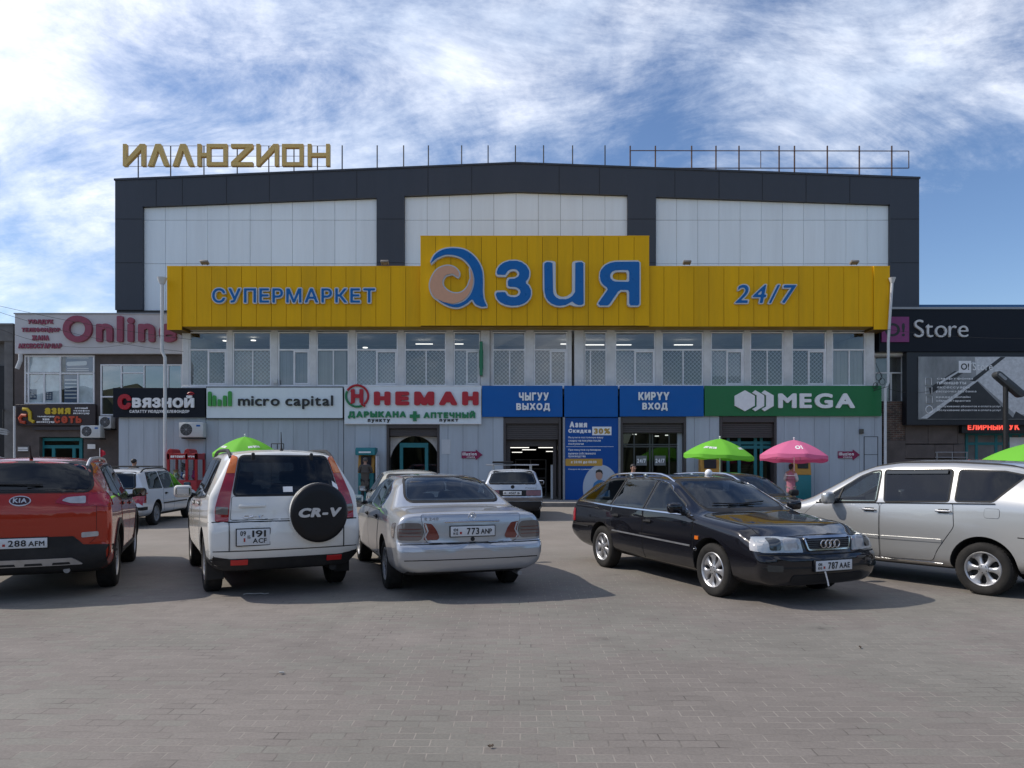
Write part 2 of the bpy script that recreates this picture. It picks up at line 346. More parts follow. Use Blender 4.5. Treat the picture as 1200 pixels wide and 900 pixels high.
# ================================================================== SETTING: ground
def paver_mat():
    m = bpy.data.materials.new('pavers'); m.use_nodes = True; t = m.node_tree; b = t.nodes['Principled BSDF']; l = t.links.new
    N = lambda ty: t.nodes.new(ty)
    tcn = N('ShaderNodeTexCoord'); v = tcn.outputs['Object']
    # small wobble so rows are never ruler straight
    wn = N('ShaderNodeTexNoise'); wn.inputs['Scale'].default_value = 1.3; wn.inputs['Detail'].default_value = 3; l(v, wn.inputs['Vector'])
    sb = N('ShaderNodeVectorMath'); sb.operation = 'SUBTRACT'; l(wn.outputs['Color'], sb.inputs[0]); sb.inputs[1].default_value = (.5, .5, .5)
    scl = N('ShaderNodeVectorMath'); scl.operation = 'SCALE'; l(sb.outputs[0], scl.inputs[0]); scl.inputs['Scale'].default_value = .035
    ad = N('ShaderNodeVectorMath'); l(v, ad.inputs[0]); l(scl.outputs[0], ad.inputs[1])
    rt = N('ShaderNodeMapping'); rt.inputs['Rotation'].default_value = (0, 0, R(.6)); l(ad.outputs[0], rt.inputs[0])
    br = N('ShaderNodeTexBrick'); br.offset = .5; br.inputs['Scale'].default_value = 1; br.inputs['Brick Width'].default_value = .2; br.inputs['Row Height'].default_value = .1
    br.inputs['Mortar Size'].default_value = .0042; br.inputs['Mortar Smooth'].default_value = .15; br.inputs['Bias'].default_value = -.1
    br.inputs['Color1'].default_value = (0, 0, 0, 1); br.inputs['Color2'].default_value = (1, 1, 1, 1); br.inputs['Mortar'].default_value = (.5, .5, .5, 1); l(rt.outputs[0], br.inputs['Vector'])
    def noise(s, d=5, r=.6, off=0):
        n = N('ShaderNodeTexNoise'); n.inputs['Scale'].default_value = s; n.inputs['Detail'].default_value = d; n.inputs['Roughness'].default_value = r
        mp = N('ShaderNodeMapping'); mp.inputs['Location'].default_value = (off, off*.7, 0); l(v, mp.inputs[0]); l(mp.outputs[0], n.inputs['Vector']); return n.outputs[0]
    def mix(f, a, c, mode='MIX'):
        n = N('ShaderNodeMix'); n.data_type = 'RGBA'; n.blend_type = mode
        for i, q in ((0, f), (6, a), (7, c)):
            if isinstance(q, (tuple, float, int)): n.inputs[i].default_value = q if not isinstance(q, tuple) else (*q, 1)
            else: l(q, n.inputs[i])
        return n.outputs[2]
    def rng(q, a, c, d=0, e=1):
        n = N('ShaderNodeMapRange'); l(q, n.inputs[0])
        for i, z in enumerate((a, c, d, e)): n.inputs[1+i].default_value = z
        return n.outputs[0]
    sepc = N('ShaderNodeSeparateColor'); l(br.outputs['Color'], sepc.inputs[0])
    # pinkish and greenish grey blocks, in loose patches
    patch = N('ShaderNodeMath'); l(rng(noise(.55, 3, .5, 3), .35, .65), patch.inputs[0]); l(rng(sepc.outputs[0], 0, 1, -.30, .30), patch.inputs[1])
    st = rng(patch.outputs[0], .40, .62)
    base = mix(st, (.212, .189, .170), (.202, .190, .167))
    tone = rng(sepc.outputs[0], 0, 1, .94, 1.06); base = mix(1.0, base, tone, 'MULTIPLY')
    grain = rng(noise(55, 6, .7), .25, .75, .80, 1.18); base = mix(1.0, base, grain, 'MULTIPLY')
    large = rng(noise(.22, 4, .6, 9), .3, .7, .82, 1.14); base = mix(1.0, base, large, 'MULTIPLY')
    stain = rng(noise(1.7, 8, .75, 5), .56, .74, 0, .35); base = mix(stain, base, (.12, .108, .10))
    drop = N('ShaderNodeTexVoronoi'); drop.inputs['Scale'].default_value = .9; l(ad.outputs[0], drop.inputs['Vector'])       # oil drips
    base = mix(rng(drop.outputs['Distance'], .05, .025, 0, .55), base, (.06, .055, .05)); base = mix(rng(drop.outputs['Distance'], .15, .03, 0, .28), base, (.10, .09, .085))
    trk = N('ShaderNodeMapping'); trk.inputs['Scale'].default_value = (1.1, .07, 1); trk.inputs['Rotation'].default_value = (0, 0, R(14)); l(v, trk.inputs[0])
    tn = N('ShaderNodeTexNoise'); tn.inputs['Scale'].default_value = 1.2; tn.inputs['Detail'].default_value = 5; l(trk.outputs[0], tn.inputs['Vector']); base = mix(rng(tn.outputs[0], .56, .72, 0, .22), base, (.11, .098, .09))   # worn wheel tracks
    sunk = rng(sepc.outputs[0], .93, .97, 0, .35); base = mix(sunk, base, (.15, .13, .12))
    # joints, partly full of pale sand
    sand = rng(noise(2.4, 4, .6, 1), .34, .56); jc = mix(sand, (.105, .093, .083), (.275, .248, .218))
    col = mix(br.outputs['Fac'], base, jc)
    # towards the shops the blocks lie under a film of pale dust
    sp = N('ShaderNodeSeparateXYZ'); l(v, sp.inputs[0])
    dn = N('ShaderNodeMath'); l(sp.outputs[1], dn.inputs[0]); l(rng(noise(.35, 5, .6, 2), .2, .8, -3, 3), dn.inputs[1])
    dust = rng(dn.outputs[0], 8.5, 15, 0, .8)
    col = mix(dust, col, mix(rng(noise(.8, 7, .7, 7), .3, .7), (.225, .198, .17), (.29, .258, .225)))
    l(col, b.inputs['Base Color']); b.inputs['Roughness'].default_value = .9; b.inputs['Specular IOR Level'].default_value = .25
    hh = N('ShaderNodeMath'); hh.operation = 'MULTIPLY_ADD'; l(br.outputs['Fac'], hh.inputs[0]); hh.inputs[1].default_value = -1; l(rng(noise(70, 5, .7), 0, 1, 0, .45), hh.inputs[2])
    bp = N('ShaderNodeBump'); bp.inputs['Strength'].default_value = .75; bp.inputs['Distance'].default_value = .007; l(hh.outputs[0], bp.inputs['Height']); l(bp.outputs[0], b.inputs['Normal'])
    return m
g = MB(); g.add([(-900, -900, 0), (900, -900, 0), (900, 900, 0), (-900, 900, 0)], [(0, 1, 2, 3)])
tag(g.build('ground', paver_mat(), fixn=False), kind='structure')
M_walk = mat('walk_concrete', (.30, .28, .255), .9, noise=.2, nscale=2.5, dirt=((.16, .14, .12), .5), bump=.3)
g = MB(); hv = []; hf = []; NH = 300  # unseen ridge added behind the camera to darken reflections in glass and paint
for i in range(NH+1):
    a = R(158+224*i/NH); h = 7.5+2.5*math.sin(i*.21)+1.6*math.sin(i*.63+1)+random.uniform(-.9, .9)
    for k, (rr, hh) in enumerate(((46, 0), (48, .55), (53, 1), (75, .9), (95, 0))): hv.append(((rr+random.uniform(-1, 1))*math.cos(a), (rr+random.uniform(-1, 1))*math.sin(a), hh*h+(random.uniform(-.6, .6) if hh else -.2)))
for i in range(NH):
    for k in range(4): hf.append((i*5+k, i*5+k+1, i*5+k+6, i*5+k+5))
g.add(hv, hf); tag(g.build('reflection_ridge', mat('ridge_green', (.045, .052, .028), .95, noise=.5, nscale=.25, dirt=((.12, .11, .08), .5))), kind='structure')
g = MB(); g.box(-60, 60, 27.55, 60, .0, .14); g.cur = 1; g.box(-60, 60, 27.4, 27.55, 0, .15)
tag(g.build('pavement', [M_walk, mat('kerb', (.16, .15, .14), .9, noise=.25, nscale=3, bump=.3)], fixn=False), kind='structure')

# ================================================================== materials of the buildings
M_dark = mat('dark_cladding', (.048, .055, .070), .42, spec=.3, noise=.08, nscale=1, stretch=(1, 1, .2), island=.05)
M_seam = mat('seam_dark', (.012, .012, .015), .8)  # near-black colour of panel seams and the backing behind them
M_white = mat('white_panel', (.77, .845, .89), .45, bump=.2, bscale=1.6, spec=.3, noise=.03, nscale=1.2, dirt=((.5, .53, .55), .28), stretch=(1.6, 1.6, .12), island=.022)
M_yel = mat('yellow_panel', (.78, .415, .004), .5, bump=.25, bscale=2.2, spec=.18, noise=.05, nscale=1.4, dirt=((.42, .23, .012), .45), stretch=(1.8, 1.8, .16), island=.045)
M_grey = mat('grey_panel', (.41, .455, .50), .5, spec=.3, noise=.06, nscale=1.6, dirt=((.22, .22, .22), .45), stretch=(1.8, 1.8, .22), island=.05)
M_frame = mat('window_frame_white', (.76, .76, .77), .5, noise=.1, nscale=2, dirt=((.4, .38, .35), .3))
M_pier = mat('pier_paint', (.66, .655, .645), .7, noise=.12, nscale=1.6, dirt=((.3, .28, .26), .4), bump=.15)
M_shut = mat('shutter_brown', (.060, .050, .048), .5, noise=.12, nscale=3)
M_black = mat('black_metal', (.012, .012, .013), .5, noise=.1)
M_blue = mat('blue_sign', (.002, .105, .38), .4, spec=.25, noise=.05, nscale=1.2, dirt=((.05, .1, .25), .3))
M_wlet = mat('white_letter', (.80, .80, .80), .4, noise=.05)
M_teal = mat('teal_frame', (.010, .17, .19), .45, noise=.1)
M_glass = glass_mat('window_glass', (.93, .96, .97), 2.0)
M_dglass = glass_mat('door_glass', (.45, .5, .5), 1.6)
M_lamp = mat('ceiling_lamp', (1, .97, .9), emit=1.1)
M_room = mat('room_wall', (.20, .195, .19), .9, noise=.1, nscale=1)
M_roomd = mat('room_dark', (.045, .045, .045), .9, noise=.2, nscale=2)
M_metal = mat('grey_metal', (.30, .30, .31), .45, metal=.6, noise=.15)
M_rust = mat('rusty_rod', (.09, .055, .045), .8, noise=.4, nscale=6)

# ================================================================== the supermarket building
D0, DW, DY, DU = 30.1, 30.4, 29.6, 34.0
bld = thing('supermarket_building', 'big supermarket hall with dark grey upper frame, white wall panels and a row of windows', 'building', (0, DW, .14))
def px_poly(pts, d): return [(X(a, d), Z(b, d)) for a, b in pts]
# upper hall: dark frame pieces, each a slab with thickness
uf = MB()
base = 364
frame_polys = [
    [(137, 212), (169, 210.8), (169, base), (137, base)], [(1041, 209), (1075, 210), (1075, base), (1041, base)],
    [(442, 198.5), (474.5, 197.3), (474.5, base), (442, base)], [(735, 196.6), (768, 197.6), (768, base), (735, base)],
    [(169, 210.8), (442, 198.5), (442, 233), (169, 243.5)], [(474.5, 197.3), (604, 192.8), (604, 226), (474.5, 231)],
    [(604, 192.8), (735, 196.6), (735, 230), (604, 226)], [(768, 197.6), (1041, 209), (1041, 241), (768, 232)]]
for p in frame_polys: uf.prism(px_poly(p, DU), DU-.16, DU+.1)
# raised cap along the roof edge
cap = px_poly([(136, 211), (604, 191.6), (1076, 209), (1076, 211.2), (604, 193.6), (136, 213.2)], DU)
uf.prism(cap[:2]+cap[4:], DU-.20, DU+.3); uf.prism(cap[1:3]+cap[3:5], DU-.20, DU+.3)
uf.cur = 1
for pxx in (185, 215.5, 267, 317, 368, 419, 502, 553, 655, 702, 790, 841.5, 892, 943, 994):       # panel joints in the frame
    t = 212-(pxx-137)*(19.2/467) if pxx < 604 else 192.8+(pxx-604)*(17/471)
    uf.box(X(pxx, DU)-.012, X(pxx, DU)+.012, DU-.165, DU-.16, Z(t+33, DU), Z(t+2, DU))
for a, b in ((137, 169), (442, 474.5), (735, 768), (1041, 1075)):
    for yy in (258, 309): uf.box(X(a, DU)+.01, X(b, DU)-.01, DU-.165, DU-.16, Z(yy, DU)-.012, Z(yy, DU)+.012)
uf.build('upper_frame', [M_dark, M_seam], bld)
for (a, b, tl, tr, mid) in ((169, 442, 243.5, 233, None), (474.5, 735, 231, 230, (604, 226)), (768, 1041, 232, 241, None)):
    wp = MB(); poly = [(a, tl)]+([mid] if mid else [])+[(b, tr), (b, base), (a, base)]
    wp.cur = 1; wp.prism(px_poly(poly, DU), DU+.03, DU+.1)
    wp.cur = 0; n = round((b-a)/24.9); stp = (b-a)/n
    def top_at(x):
        if mid: return tl+(mid[1]-tl)*(x-a)/(mid[0]-a) if x < mid[0] else mid[1]+(tr-mid[1])*(x-mid[0])/(b-mid[0])
        return tl+(tr-tl)*(x-a)/(b-a)
    for i in range(n):
        xa, xb = a+i*stp+.16, a+(i+1)*stp-.16
        for r0, r1 in ((None, 257.8), (258.2, 308.8), (309.2, base)):
            j = random.uniform(-.004, .004)
            q = [(xa, top_at(xa)+.4 if r0 is None else r0), (xb, top_at(xb)+.4 if r0 is None else r0), (xb, r1), (xa, r1)]
            wp.prism(px_poly(q, DU), DU+j, DU+.03)
    wp.build('wall_panel', [M_white, M_seam], bld, smooth=False)
zb = Z(base, DU)
sh = MB(); sh.box(X(137, DU)+.02, X(1075, DU)-.02, DU+.1, DU+22, zb, Z(212, DU)-.05); sh.box(X(604, DU)-8, X(604, DU)+8, DU+.31, DU+22, Z(212, DU)-.05, Z(199, DU))
sh.build('hall_side_wall', M_dark, bld)
ub = MB(); ub.box(X(138, DU), X(1074, DU), DU-.1, DU+21, zb-.14, zb-.01)
for i in range(5): ub.box(X(140, DU)+i*.3, X(140, DU)+i*.3+.06, DU-.14, DU+.2, zb-.26, zb-.14)
ub.build('eaves_beam', M_black, bld)
# lower body: roof slab, piers, cladding
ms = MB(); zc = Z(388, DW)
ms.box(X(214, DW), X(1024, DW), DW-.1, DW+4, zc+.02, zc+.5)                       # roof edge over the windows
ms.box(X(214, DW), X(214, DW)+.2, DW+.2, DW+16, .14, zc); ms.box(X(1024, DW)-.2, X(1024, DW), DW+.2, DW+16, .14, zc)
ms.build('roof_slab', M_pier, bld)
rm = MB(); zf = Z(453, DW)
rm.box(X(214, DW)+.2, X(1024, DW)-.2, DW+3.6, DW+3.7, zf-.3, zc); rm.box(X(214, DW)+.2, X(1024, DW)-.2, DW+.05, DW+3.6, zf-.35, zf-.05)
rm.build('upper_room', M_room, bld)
rl = MB()
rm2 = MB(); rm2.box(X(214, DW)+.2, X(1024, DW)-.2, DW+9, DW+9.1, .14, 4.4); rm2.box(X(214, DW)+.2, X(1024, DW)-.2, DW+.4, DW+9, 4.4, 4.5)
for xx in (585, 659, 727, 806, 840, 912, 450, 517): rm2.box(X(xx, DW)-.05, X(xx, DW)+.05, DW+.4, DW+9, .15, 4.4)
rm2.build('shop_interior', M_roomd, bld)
# 16 windows of the upper storey
wins = [(222, 267), (273, 318), (326, 364), (371, 409), (417, 466.5), (474, 523), (531.5, 563), (577, 616), (625.5, 665), (684.5, 711), (720.5, 768), (775, 824), (832.5, 871.5), (878.5, 918), (927.5, 968), (974.5, 1014)]
M_grille = mat('grille_white', (.66, .66, .66), .5)
grl = {0, 1, 4, 5, 6, 7, 8, 9, 10, 11, 12, 13, 14}
yt, ym, yb = 389, 410, 452.5
for i, (a, b) in enumerate(wins):
    x0, x1 = X(a, DW), X(b, DW); z0, z1, zm = Z(yb, DW), Z(yt, DW), Z(ym, DW)
    fr = MB(); e = .055
    fr.box(x0, x1, DW-.03, DW+.05, z1-e, z1); fr.box(x0, x1, DW-.03, DW+.05, z0, z0+e)
    fr.box(x0, x0+e, DW-.03, DW+.05, z0+e, z1-e); fr.box(x1-e, x1, DW-.03, DW+.05, z0+e, z1-e)
    fr.box(x0+e, x1-e, DW-.028, DW+.048, zm-e*.6, zm+e*.6)
    odd = i % 2 == 0
    xm = x0+(x1-x0)*(.52 if not odd else .50); wd = .05 if not odd else .075
    if i == 9: xm = x0+(x1-x0)*.28
    fr.box(xm-wd/2, xm+wd/2, DW-.027, DW+.047, z0+e, zm-e*.6)
    if odd and i != 9:                    # opening sash
        fr.box(xm+wd/2, x1-e, DW-.045, DW+.03, zm-e*.6-.075, zm-e*.6-.002); fr.box(xm+wd/2, x1-e, DW-.045, DW+.03, z0+e+.002, z0+e+.07)
        fr.box(x1-e-.065, x1-e-.001, DW-.044, DW+.029, z0+e+.07, zm-e*.6-.077)
    wo_ = fr.build('window', M_frame, bld, bevel=.006)
    for (u0, u1, v0, v1) in ((x0+e, x1-e, zm+e*.6, z1-e), (x0+e, xm-wd/2, z0+e, zm-e*.6), (xm+wd/2, x1-e, z0+e, zm-e*.6)):
        gp = MB(); rr = random.uniform(-.003, .003); r2 = random.uniform(-.003, .003)
        gp.add([(u0, DW+.010+rr, v0), (u1, DW+.010-rr, v0), (u1, DW+.010+r2, v1), (u0, DW+.010-r2, v1)], [(0, 1, 2, 3)])
        gp.build('pane', M_glass, wo_, smooth=False, fixn=False)
    if i in (1, 2, 3, 4, 6, 10, 12, 15):
        bl = MB(); bz = random.choice((0, 0, .25, .5)); k = z0+.05+(zm-z0)*bz*(i % 3 == 0)
        n_ = int((x1-x0-.1)/.09)
        for q in range(n_): bl.box(x0+.06+q*.09, x0+.06+q*.09+.086, DW+.075+.012*(q % 2), DW+.085+.012*(q % 2), k, zm-.02)
        bl.build('blind', mat('blind_%d' % (i % 4), ((.25, .25, .25), (.31, .275, .24), (.20, .20, .21), (.26, .245, .225))[i % 4], .8, noise=.1, nscale=1, island=.06), wo_, smooth=False)
    if i in grl:
        gm = MB(); s = .17; hh = zm-z0-.1; x = x0-hh
        while x < x1:
            for sgn in (1, -1):
                p = (x, z0+.06) if sgn > 0 else (x, z0+.06+hh); q = (x+hh, z0+.06+hh) if sgn > 0 else (x+hh, z0+.06)
                ta, tb = max(0, (x0-p[0])/hh), min(1, (x1-p[0])/hh)
                if tb-ta > .02:
                    P = lambda t: (p[0]+(q[0]-p[0])*t, DW+(.042 if sgn > 0 else .055), p[1]+(q[1]-p[1])*t)
                    gm.tube([P(ta), P(tb)], .0065, 4, cap=False)
            x += s
        gm.build('grille', M_grille, wo_)
# piers between the windows, wide pillars
edges = [214]+[v for ab in wins for v in ab]+[1024]
for k in range(0, len(edges), 2):
    a, b = edges[k], edges[k+1]
    if b-a < 1: continue
    pm = MB()
    if (a, b) == (563, 577): pm.box(X(563.5, DW), X(574, DW), DW-.12, DW+.25, z0-.02, zc+.02); pm.box(X(574.5, DW), X(577, DW), DW, DW+.2, z0-.02, zc+.02)
    elif (a, b) == (665, 684.5): pm.box(X(673, DW), X(684, DW), DW-.12, DW+.25, z0-.02, zc+.02); pm.box(X(665, DW), X(670, DW), DW, DW+.2, z0-.02, zc+.02)
    else: pm.box(X(a, DW)+.002, X(b, DW)-.002, DW-.055, DW+.22, z0-.02, zc+.02)
    pm.build('pier', M_pier, bld, bevel=.01)
sl_ = MB(); sl_.box(X(214, DW), X(1024, DW), DW-.12, DW+.2, Z(456, DW), Z(452.7, DW)); sl_.build('window_sill', M_frame, bld, bevel=.01)
# ceiling lamps seen through the upper panes
for (xx, yy) in ((247, 391.5), (264, 399), (281, 392), (297, 398.5), (348, 392), (395, 392), (313, 390), (428, 407)):
    d = DW+1.6; lm = MB(); lm.lathe([(.001, 0), (.11, 0), (.11, -.03), (.001, -.03)], 14, Matrix.Translation((X(xx, d), d, Z(yy, d)))); lm.build('ceiling_lamp', M_lamp, bld)
for (xa, xb, yy) in ((487, 507, 403), (531, 543, 403), (657, 666, 403), (684, 708, 404), (722, 740, 404), (790, 812, 404)):
    d = DW+2.2; lm = MB(); lm.box(X(xa, d), X(xb, d), d, d+.06, Z(yy, d)-.016, Z(yy, d)+.016); lm.build('ceiling_lamp', M_lamp, bld)
# grey cladding of the ground floor
def cladding(a, b, y0, y1=591, stp=17.6, off=0):
    c = MB(); c.cur = 1; zt, zz = Z(y0, D0), .14
    c.box(X(a, D0), X(b, D0), D0+.03, D0+.14, zz, zt); c.cur = 0
    x = a; k = 0
    while x < b-.5:
        xe = min(x+(stp if k or not off else off), b)
        c.box(X(x, D0)+.005, X(xe, D0)-.005, D0+random.uniform(-.002, .002), D0+.03, zz, zt); x = xe; k += 1
    c.build('wall_cladding', [M_grey, M_seam], bld, smooth=False)
cladding(139, 241, 486, off=12); cladding(241.5, 402.5, 486, off=14); cladding(403, 453, 492, off=13); cladding(515, 590, 486, off=10); cladding(804, 843, 484, off=10); cladding(910, 1033.5, 484, off=9)
# openings
def opening(a, b, ytop, yshut, ydoor, recess=.45):
    o = MB(); zt = Z(ytop, D0)
    o.box(X(a, D0), X(a, D0)+.10, D0-.03, D0+recess+.3, .14, zt); o.box(X(b, D0)-.10, X(b, D0), D0-.03, D0+recess+.3, .14, zt)
    o.box(X(a, D0)+.1, X(b, D0)-.1, D0-.03, D0+.5, Z(yshut, D0), zt)
    of = o.build('shutter_box', M_shut, bld, bevel=.01)
    s = MB(); z = Z(ydoor, D0); zt2 = Z(yshut, D0); k = 0
    while z < zt2-.01:
        s.box(X(a, D0)+.11, X(b, D0)-.11, D0+.1+(k % 2)*.006, D0+.13, z+.004, min(z+.085, zt2-.003)); z += .085; k += 1
    s.build('roller_shutter', M_shut, bld, bevel=.006)
opening(453, 515, 496, 502, 511); opening(590, 657.5, 489, 496.5, 515); opening(727, 804, 487, 496, 507); opening(843.5, 910, 487, 495, 513)
# exit: dark hall with lamp strips, a gate frame
ex = MB(); d = D0+.4
ex.box(X(593, d), X(598, d), d, d+.08, .14, Z(515, d)); ex.box(X(648, d), X(652, d), d, d+.08, .14, Z(515, d)); ex.box(X(593, d), X(652, d), d-.002, d+.082, Z(523, d), Z(515, d))
ex.build('exit_door_frame', M_shut, bld, bevel=.008)
for (xa, xb, yy, dd) in ((595, 620, 524.5, 1.4), (631, 650, 524.5, 1.4), (612, 628, 527, 3), (640, 648, 529, 5), (600, 612, 530, 6)):
    d = D0+dd; lm = MB(); lm.box(X(xa, d), X(xb, d), d, d+.1, Z(yy, d)-.014, Z(yy, d)+.014); lm.build('lamp_strip', M_lamp, bld)
sg_ = MB(); d = D0+2; 
for k in range(5): sg_.box(X(604, d), X(641, d), d+1, d+1.5, .14+k*.42, .17+k*.42)
for q in (604, 622, 640.5): sg_.box(X(q, d), X(q, d)+.04, d+1.02, d+1.48, .14, 1.85)
sg_.build('store_shelf', M_room, bld)
sg_ = MB(); sg_.box(X(644, d), X(646.5, d), d-1, d-.96, .14, 1.6); sg_.build('notice_stand', M_wlet, bld)
# entrance: glazed doors with 24/7 stickers
def glazed(a, b, ytop, xs, ys, d, m=M_black, name='entrance_door', w=.06):
    f = MB(); z0_, z1_ = .145, Z(ytop, d)
    for x in xs: f.box(X(x, d)-w/2, X(x, d)+w/2, d-.04, d+.04, z0_, z1_)
    for y in ys: f.box(X(a, d), X(b, d), d-.037, d+.037, Z(y, d)-w/2, Z(y, d)+w/2)
    fo = f.build(name, m, bld, bevel=.006)
    gl = MB(); gl.add([(X(a, d), d, z0_), (X(b, d), d, z0_), (X(b, d), d, z1_), (X(a, d), d, z1_)], [(0, 1, 2, 3)]); gl.build('door_glass', M_dglass, fo, smooth=False, fixn=False)
    return fo
M_agrey = mat('anodised_dark', (.05, .055, .055), .4)
ed = glazed(729, 796, 507, (729.5, 743, 761.5, 764.5, 784, 795), (507.5, 521, 523.5), D0+.42, M_agrey)
for a, b in ((745.5, 758), (767, 780)):
    st = MB(); d = D0+.37; st.box(X(a, d), X(b, d), d, d+.004, Z(545.5, d), Z(534, d)); st.cur = 1
    text_into(st, '24/7', X(a, d)+.04, X(b, d)-.04, Z(542.5, d), Z(537.5, d), d-.006, .004, bold=.05)
    st.build('door_sticker', [mat('sticker_grey', (.16, .17, .17), .6), M_wlet], ed)
jm = MB(); jm.box(X(796, D0), X(803, D0), D0+.3, D0+.5, .14, Z(507, D0)); jm.build('door_jamb', M_grey, bld)
for (xx, yy) in ((744, 509), (770, 511), (782, 510)):
    d = D0+1.5; lm = MB(); lm.box(X(xx, d)-.08, X(xx, d)+.08, d, d+.08, Z(yy, d)-.02, Z(yy, d)+.02); lm.build('ceiling_lamp', M_lamp, bld)
# pharmacy: white wall with arched window and teal door
d = D0+.38; aw = MB(); cx = 486; rx = 29.5
out = [(456, 512), (512.5, 512), (512.5, 592), (456, 592)]
arc = [(cx-rx*math.cos(t*math.pi/20), 545-34*math.sin(t*math.pi/20)) for t in range(21)]
left = [(456, 512)]+[p for p in [(486, 511)]+[arc[i] for i in range(10, -1, -1)]]+[(456, 545)]
right = [(516, 512), (516, 545)]+[arc[i] for i in range(20, 9, -1)]+[(486, 511)]
for pol in (left, right):
    vs = [Vector((X(p[0], d), Z(p[1], d))) for p in pol]
    aw.prism([tuple(v) for v in vs], d, d+.1)
aw.build('arch_wall', mat('arch_plaster', (.50, .48, .46), .8, noise=.15, bump=.2), bld)
pf = MB(); d2 = D0+.46
for (a, b, c, e) in ((468.5, 472.5, 519.5, 592), (498, 502, 519.5, 592)): pf.box(X(a, d2), X(b, d2), d2-.05, d2+.05, .145, Z(c, d2))
pf.box(X(468.5, d2), X(502, d2), d2-.052, d2+.048, Z(524.5, d2), Z(519, d2))
pdoor = pf.build('pharmacy_door', M_teal, bld, bevel=.008)
gl = MB(); gl.add([(X(455, d2), d2+.02, .145), (X(515, d2), d2+.02, .145), (X(515, d2), d2+.02, Z(511, d2)), (X(455, d2), d2+.02, Z(511, d2))], [(0, 1, 2, 3)]); gl.build('door_glass', M_dglass, pdoor, smooth=False, fixn=False)
# green sign shop: teal door
glazed(846, 908, 513, (853, 866, 885, 892), (519, 524), D0+.42, M_teal, 'shop_door', .13)
gb = MB(); d = D0+.5
for k in range(9): gb.box(X(867, d), X(884, d), d, d+.02, Z(527+k*3.2, d), Z(527+k*3.2, d)+.03)
gb.build('door_grate', M_black, bld)

# ================================================================== yellow fascia with the big letters
M_bluel = mat('blue_letter', (.002, .12, .37), .3, spec=.25, noise=.06, nscale=3)
M_border = mat('letter_border', (.55, .57, .60), .35)
M_peach = mat('peach_letter', (.62, .32, .19), .4, noise=.05)
fas = thing('yellow_fascia_sign', 'long yellow panelled fascia with big blue letters and a peach swirl above the windows', 'store sign', (0, DY, Z(385, DY)))
def fascia(a, b, y0, y1, d, n, back, nm='fascia_panel'):
    f = MB(); f.cur = 1; f.box(X(a, d)+.01, X(b, d)-.01, d+.04, back, Z(y1, d)+.01, Z(y0, d)-.01); f.cur = 0; s = (b-a)/n
    for i in range(n): f.box(X(a+i*s, d)+.007, X(a+(i+1)*s, d)-.007, d+random.uniform(-.004, .004), d+.04, Z(y1, d), Z(y0, d))
    f.cur = 0; f.box(X(a, d), X(b, d), d, back, Z(y0, d), Z(y0, d)+.05)
    f.build(nm, [M_yel, mat('yellow_seam', (.10, .055, .003), .7)], fas, bevel=.003)
fascia(213, 493, 313, 382.5, DY, 16, DW+.3); fascia(760.5, 1024, 313, 382.5, DY, 15, DW+.3); fascia(492.5, 761, 277.5, 381.5, DY-.18, 15, DW+1.5)
fascia(195.5, 213, 313, 386.5, DY-.06, 1, DW+1.2); fascia(1024, 1043, 313, 386, DY-.06, 1, DW+1.2)
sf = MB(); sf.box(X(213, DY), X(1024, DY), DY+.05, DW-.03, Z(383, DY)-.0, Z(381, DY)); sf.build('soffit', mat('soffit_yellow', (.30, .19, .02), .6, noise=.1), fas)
# big word: blue faces in front of a grey-white border layer
def sign_word(s, x0, x1, y0, y1, d, bold, border, parent, face=M_bluel, name='lettering', gap=.16, shear=0, depth=.12, brd=M_border, fit='box', front=None):
    z0, z1 = Z(y1, d), Z(y0, d); vs, fs, asp = text_mesh(s, bold, gap, shear)
    mb = MB(); mb.cur = 1
    hgt = z1-z0
    text_into(mb, s, X(x0, d)-border, X(x1, d)+border, z0-border, z1+border, d-depth, depth-.005, bold=bold+border*.72/hgt, gap=gap-2*border*.72/hgt, shear=shear, fit=fit)
    mb.cur = 0; text_into(mb, s, X(x0, d), X(x1, d), z0, z1, d-depth-.012, .01, bold=bold, gap=gap, shear=shear, fit=fit)
    return mb.build(name, [face, brd], parent, ang=30)
DL = DY-.18
sign_word('з', 581, 622, 307, 359.5, DL, .006, .055, fas, depth=.16, name='letter')
sign_word('u', 637.5, 683.5, 308.5, 359.5, DL, -.004, .055, fas, depth=.16, name='letter')
sign_word('я', 700.5, 748.5, 308, 359, DL, .002, .055, fas, depth=.16, name='letter')
sign_word('СУПЕРМАРКЕТ', 250, 440, 338.5, 355.5, DY, .002, .042, fas, depth=.10, gap=.17, name='lettering')
sign_word('24/7', 861, 932, 334.5, 356, DY, .006, .042, fas, depth=.10, gap=.15, shear=.18, name='lettering')
# the swirl: outline in survey pixels of the 490..770 x 270..390 view enlarged 4.286 times
def sw(p): return [(490+a/4.286, 270+b/4.286) for a, b in p]
def curve(pts, n=6, closed=True):
    out = []; k = len(pts)
    for i in range(k):
        p0, p1, p2, p3 = (Vector(pts[(i+j-1) % k]) for j in range(4))
        for s_ in range(n):
            t = s_/n; out.append(tuple(.5*((2*p1)+(p2-p0)*t+(2*p0-5*p1+4*p2-p3)*t*t+(3*p1-p0-3*p2+p3)*t**3)))
    return out
def offset_loop(loop, d):
    n = len(loop); a = sum(loop[i][0]*loop[(i+1) % n][1]-loop[(i+1) % n][0]*loop[i][1] for i in range(n)); s = 1 if a > 0 else -1; out = []
    for i in range(n):
        p, q = Vector(loop[i-1]), Vector(loop[(i+1) % n]); t = (q-p).normalized(); out.append((loop[i][0]+t.y*d*s, loop[i][1]-t.x*d*s))
    return out
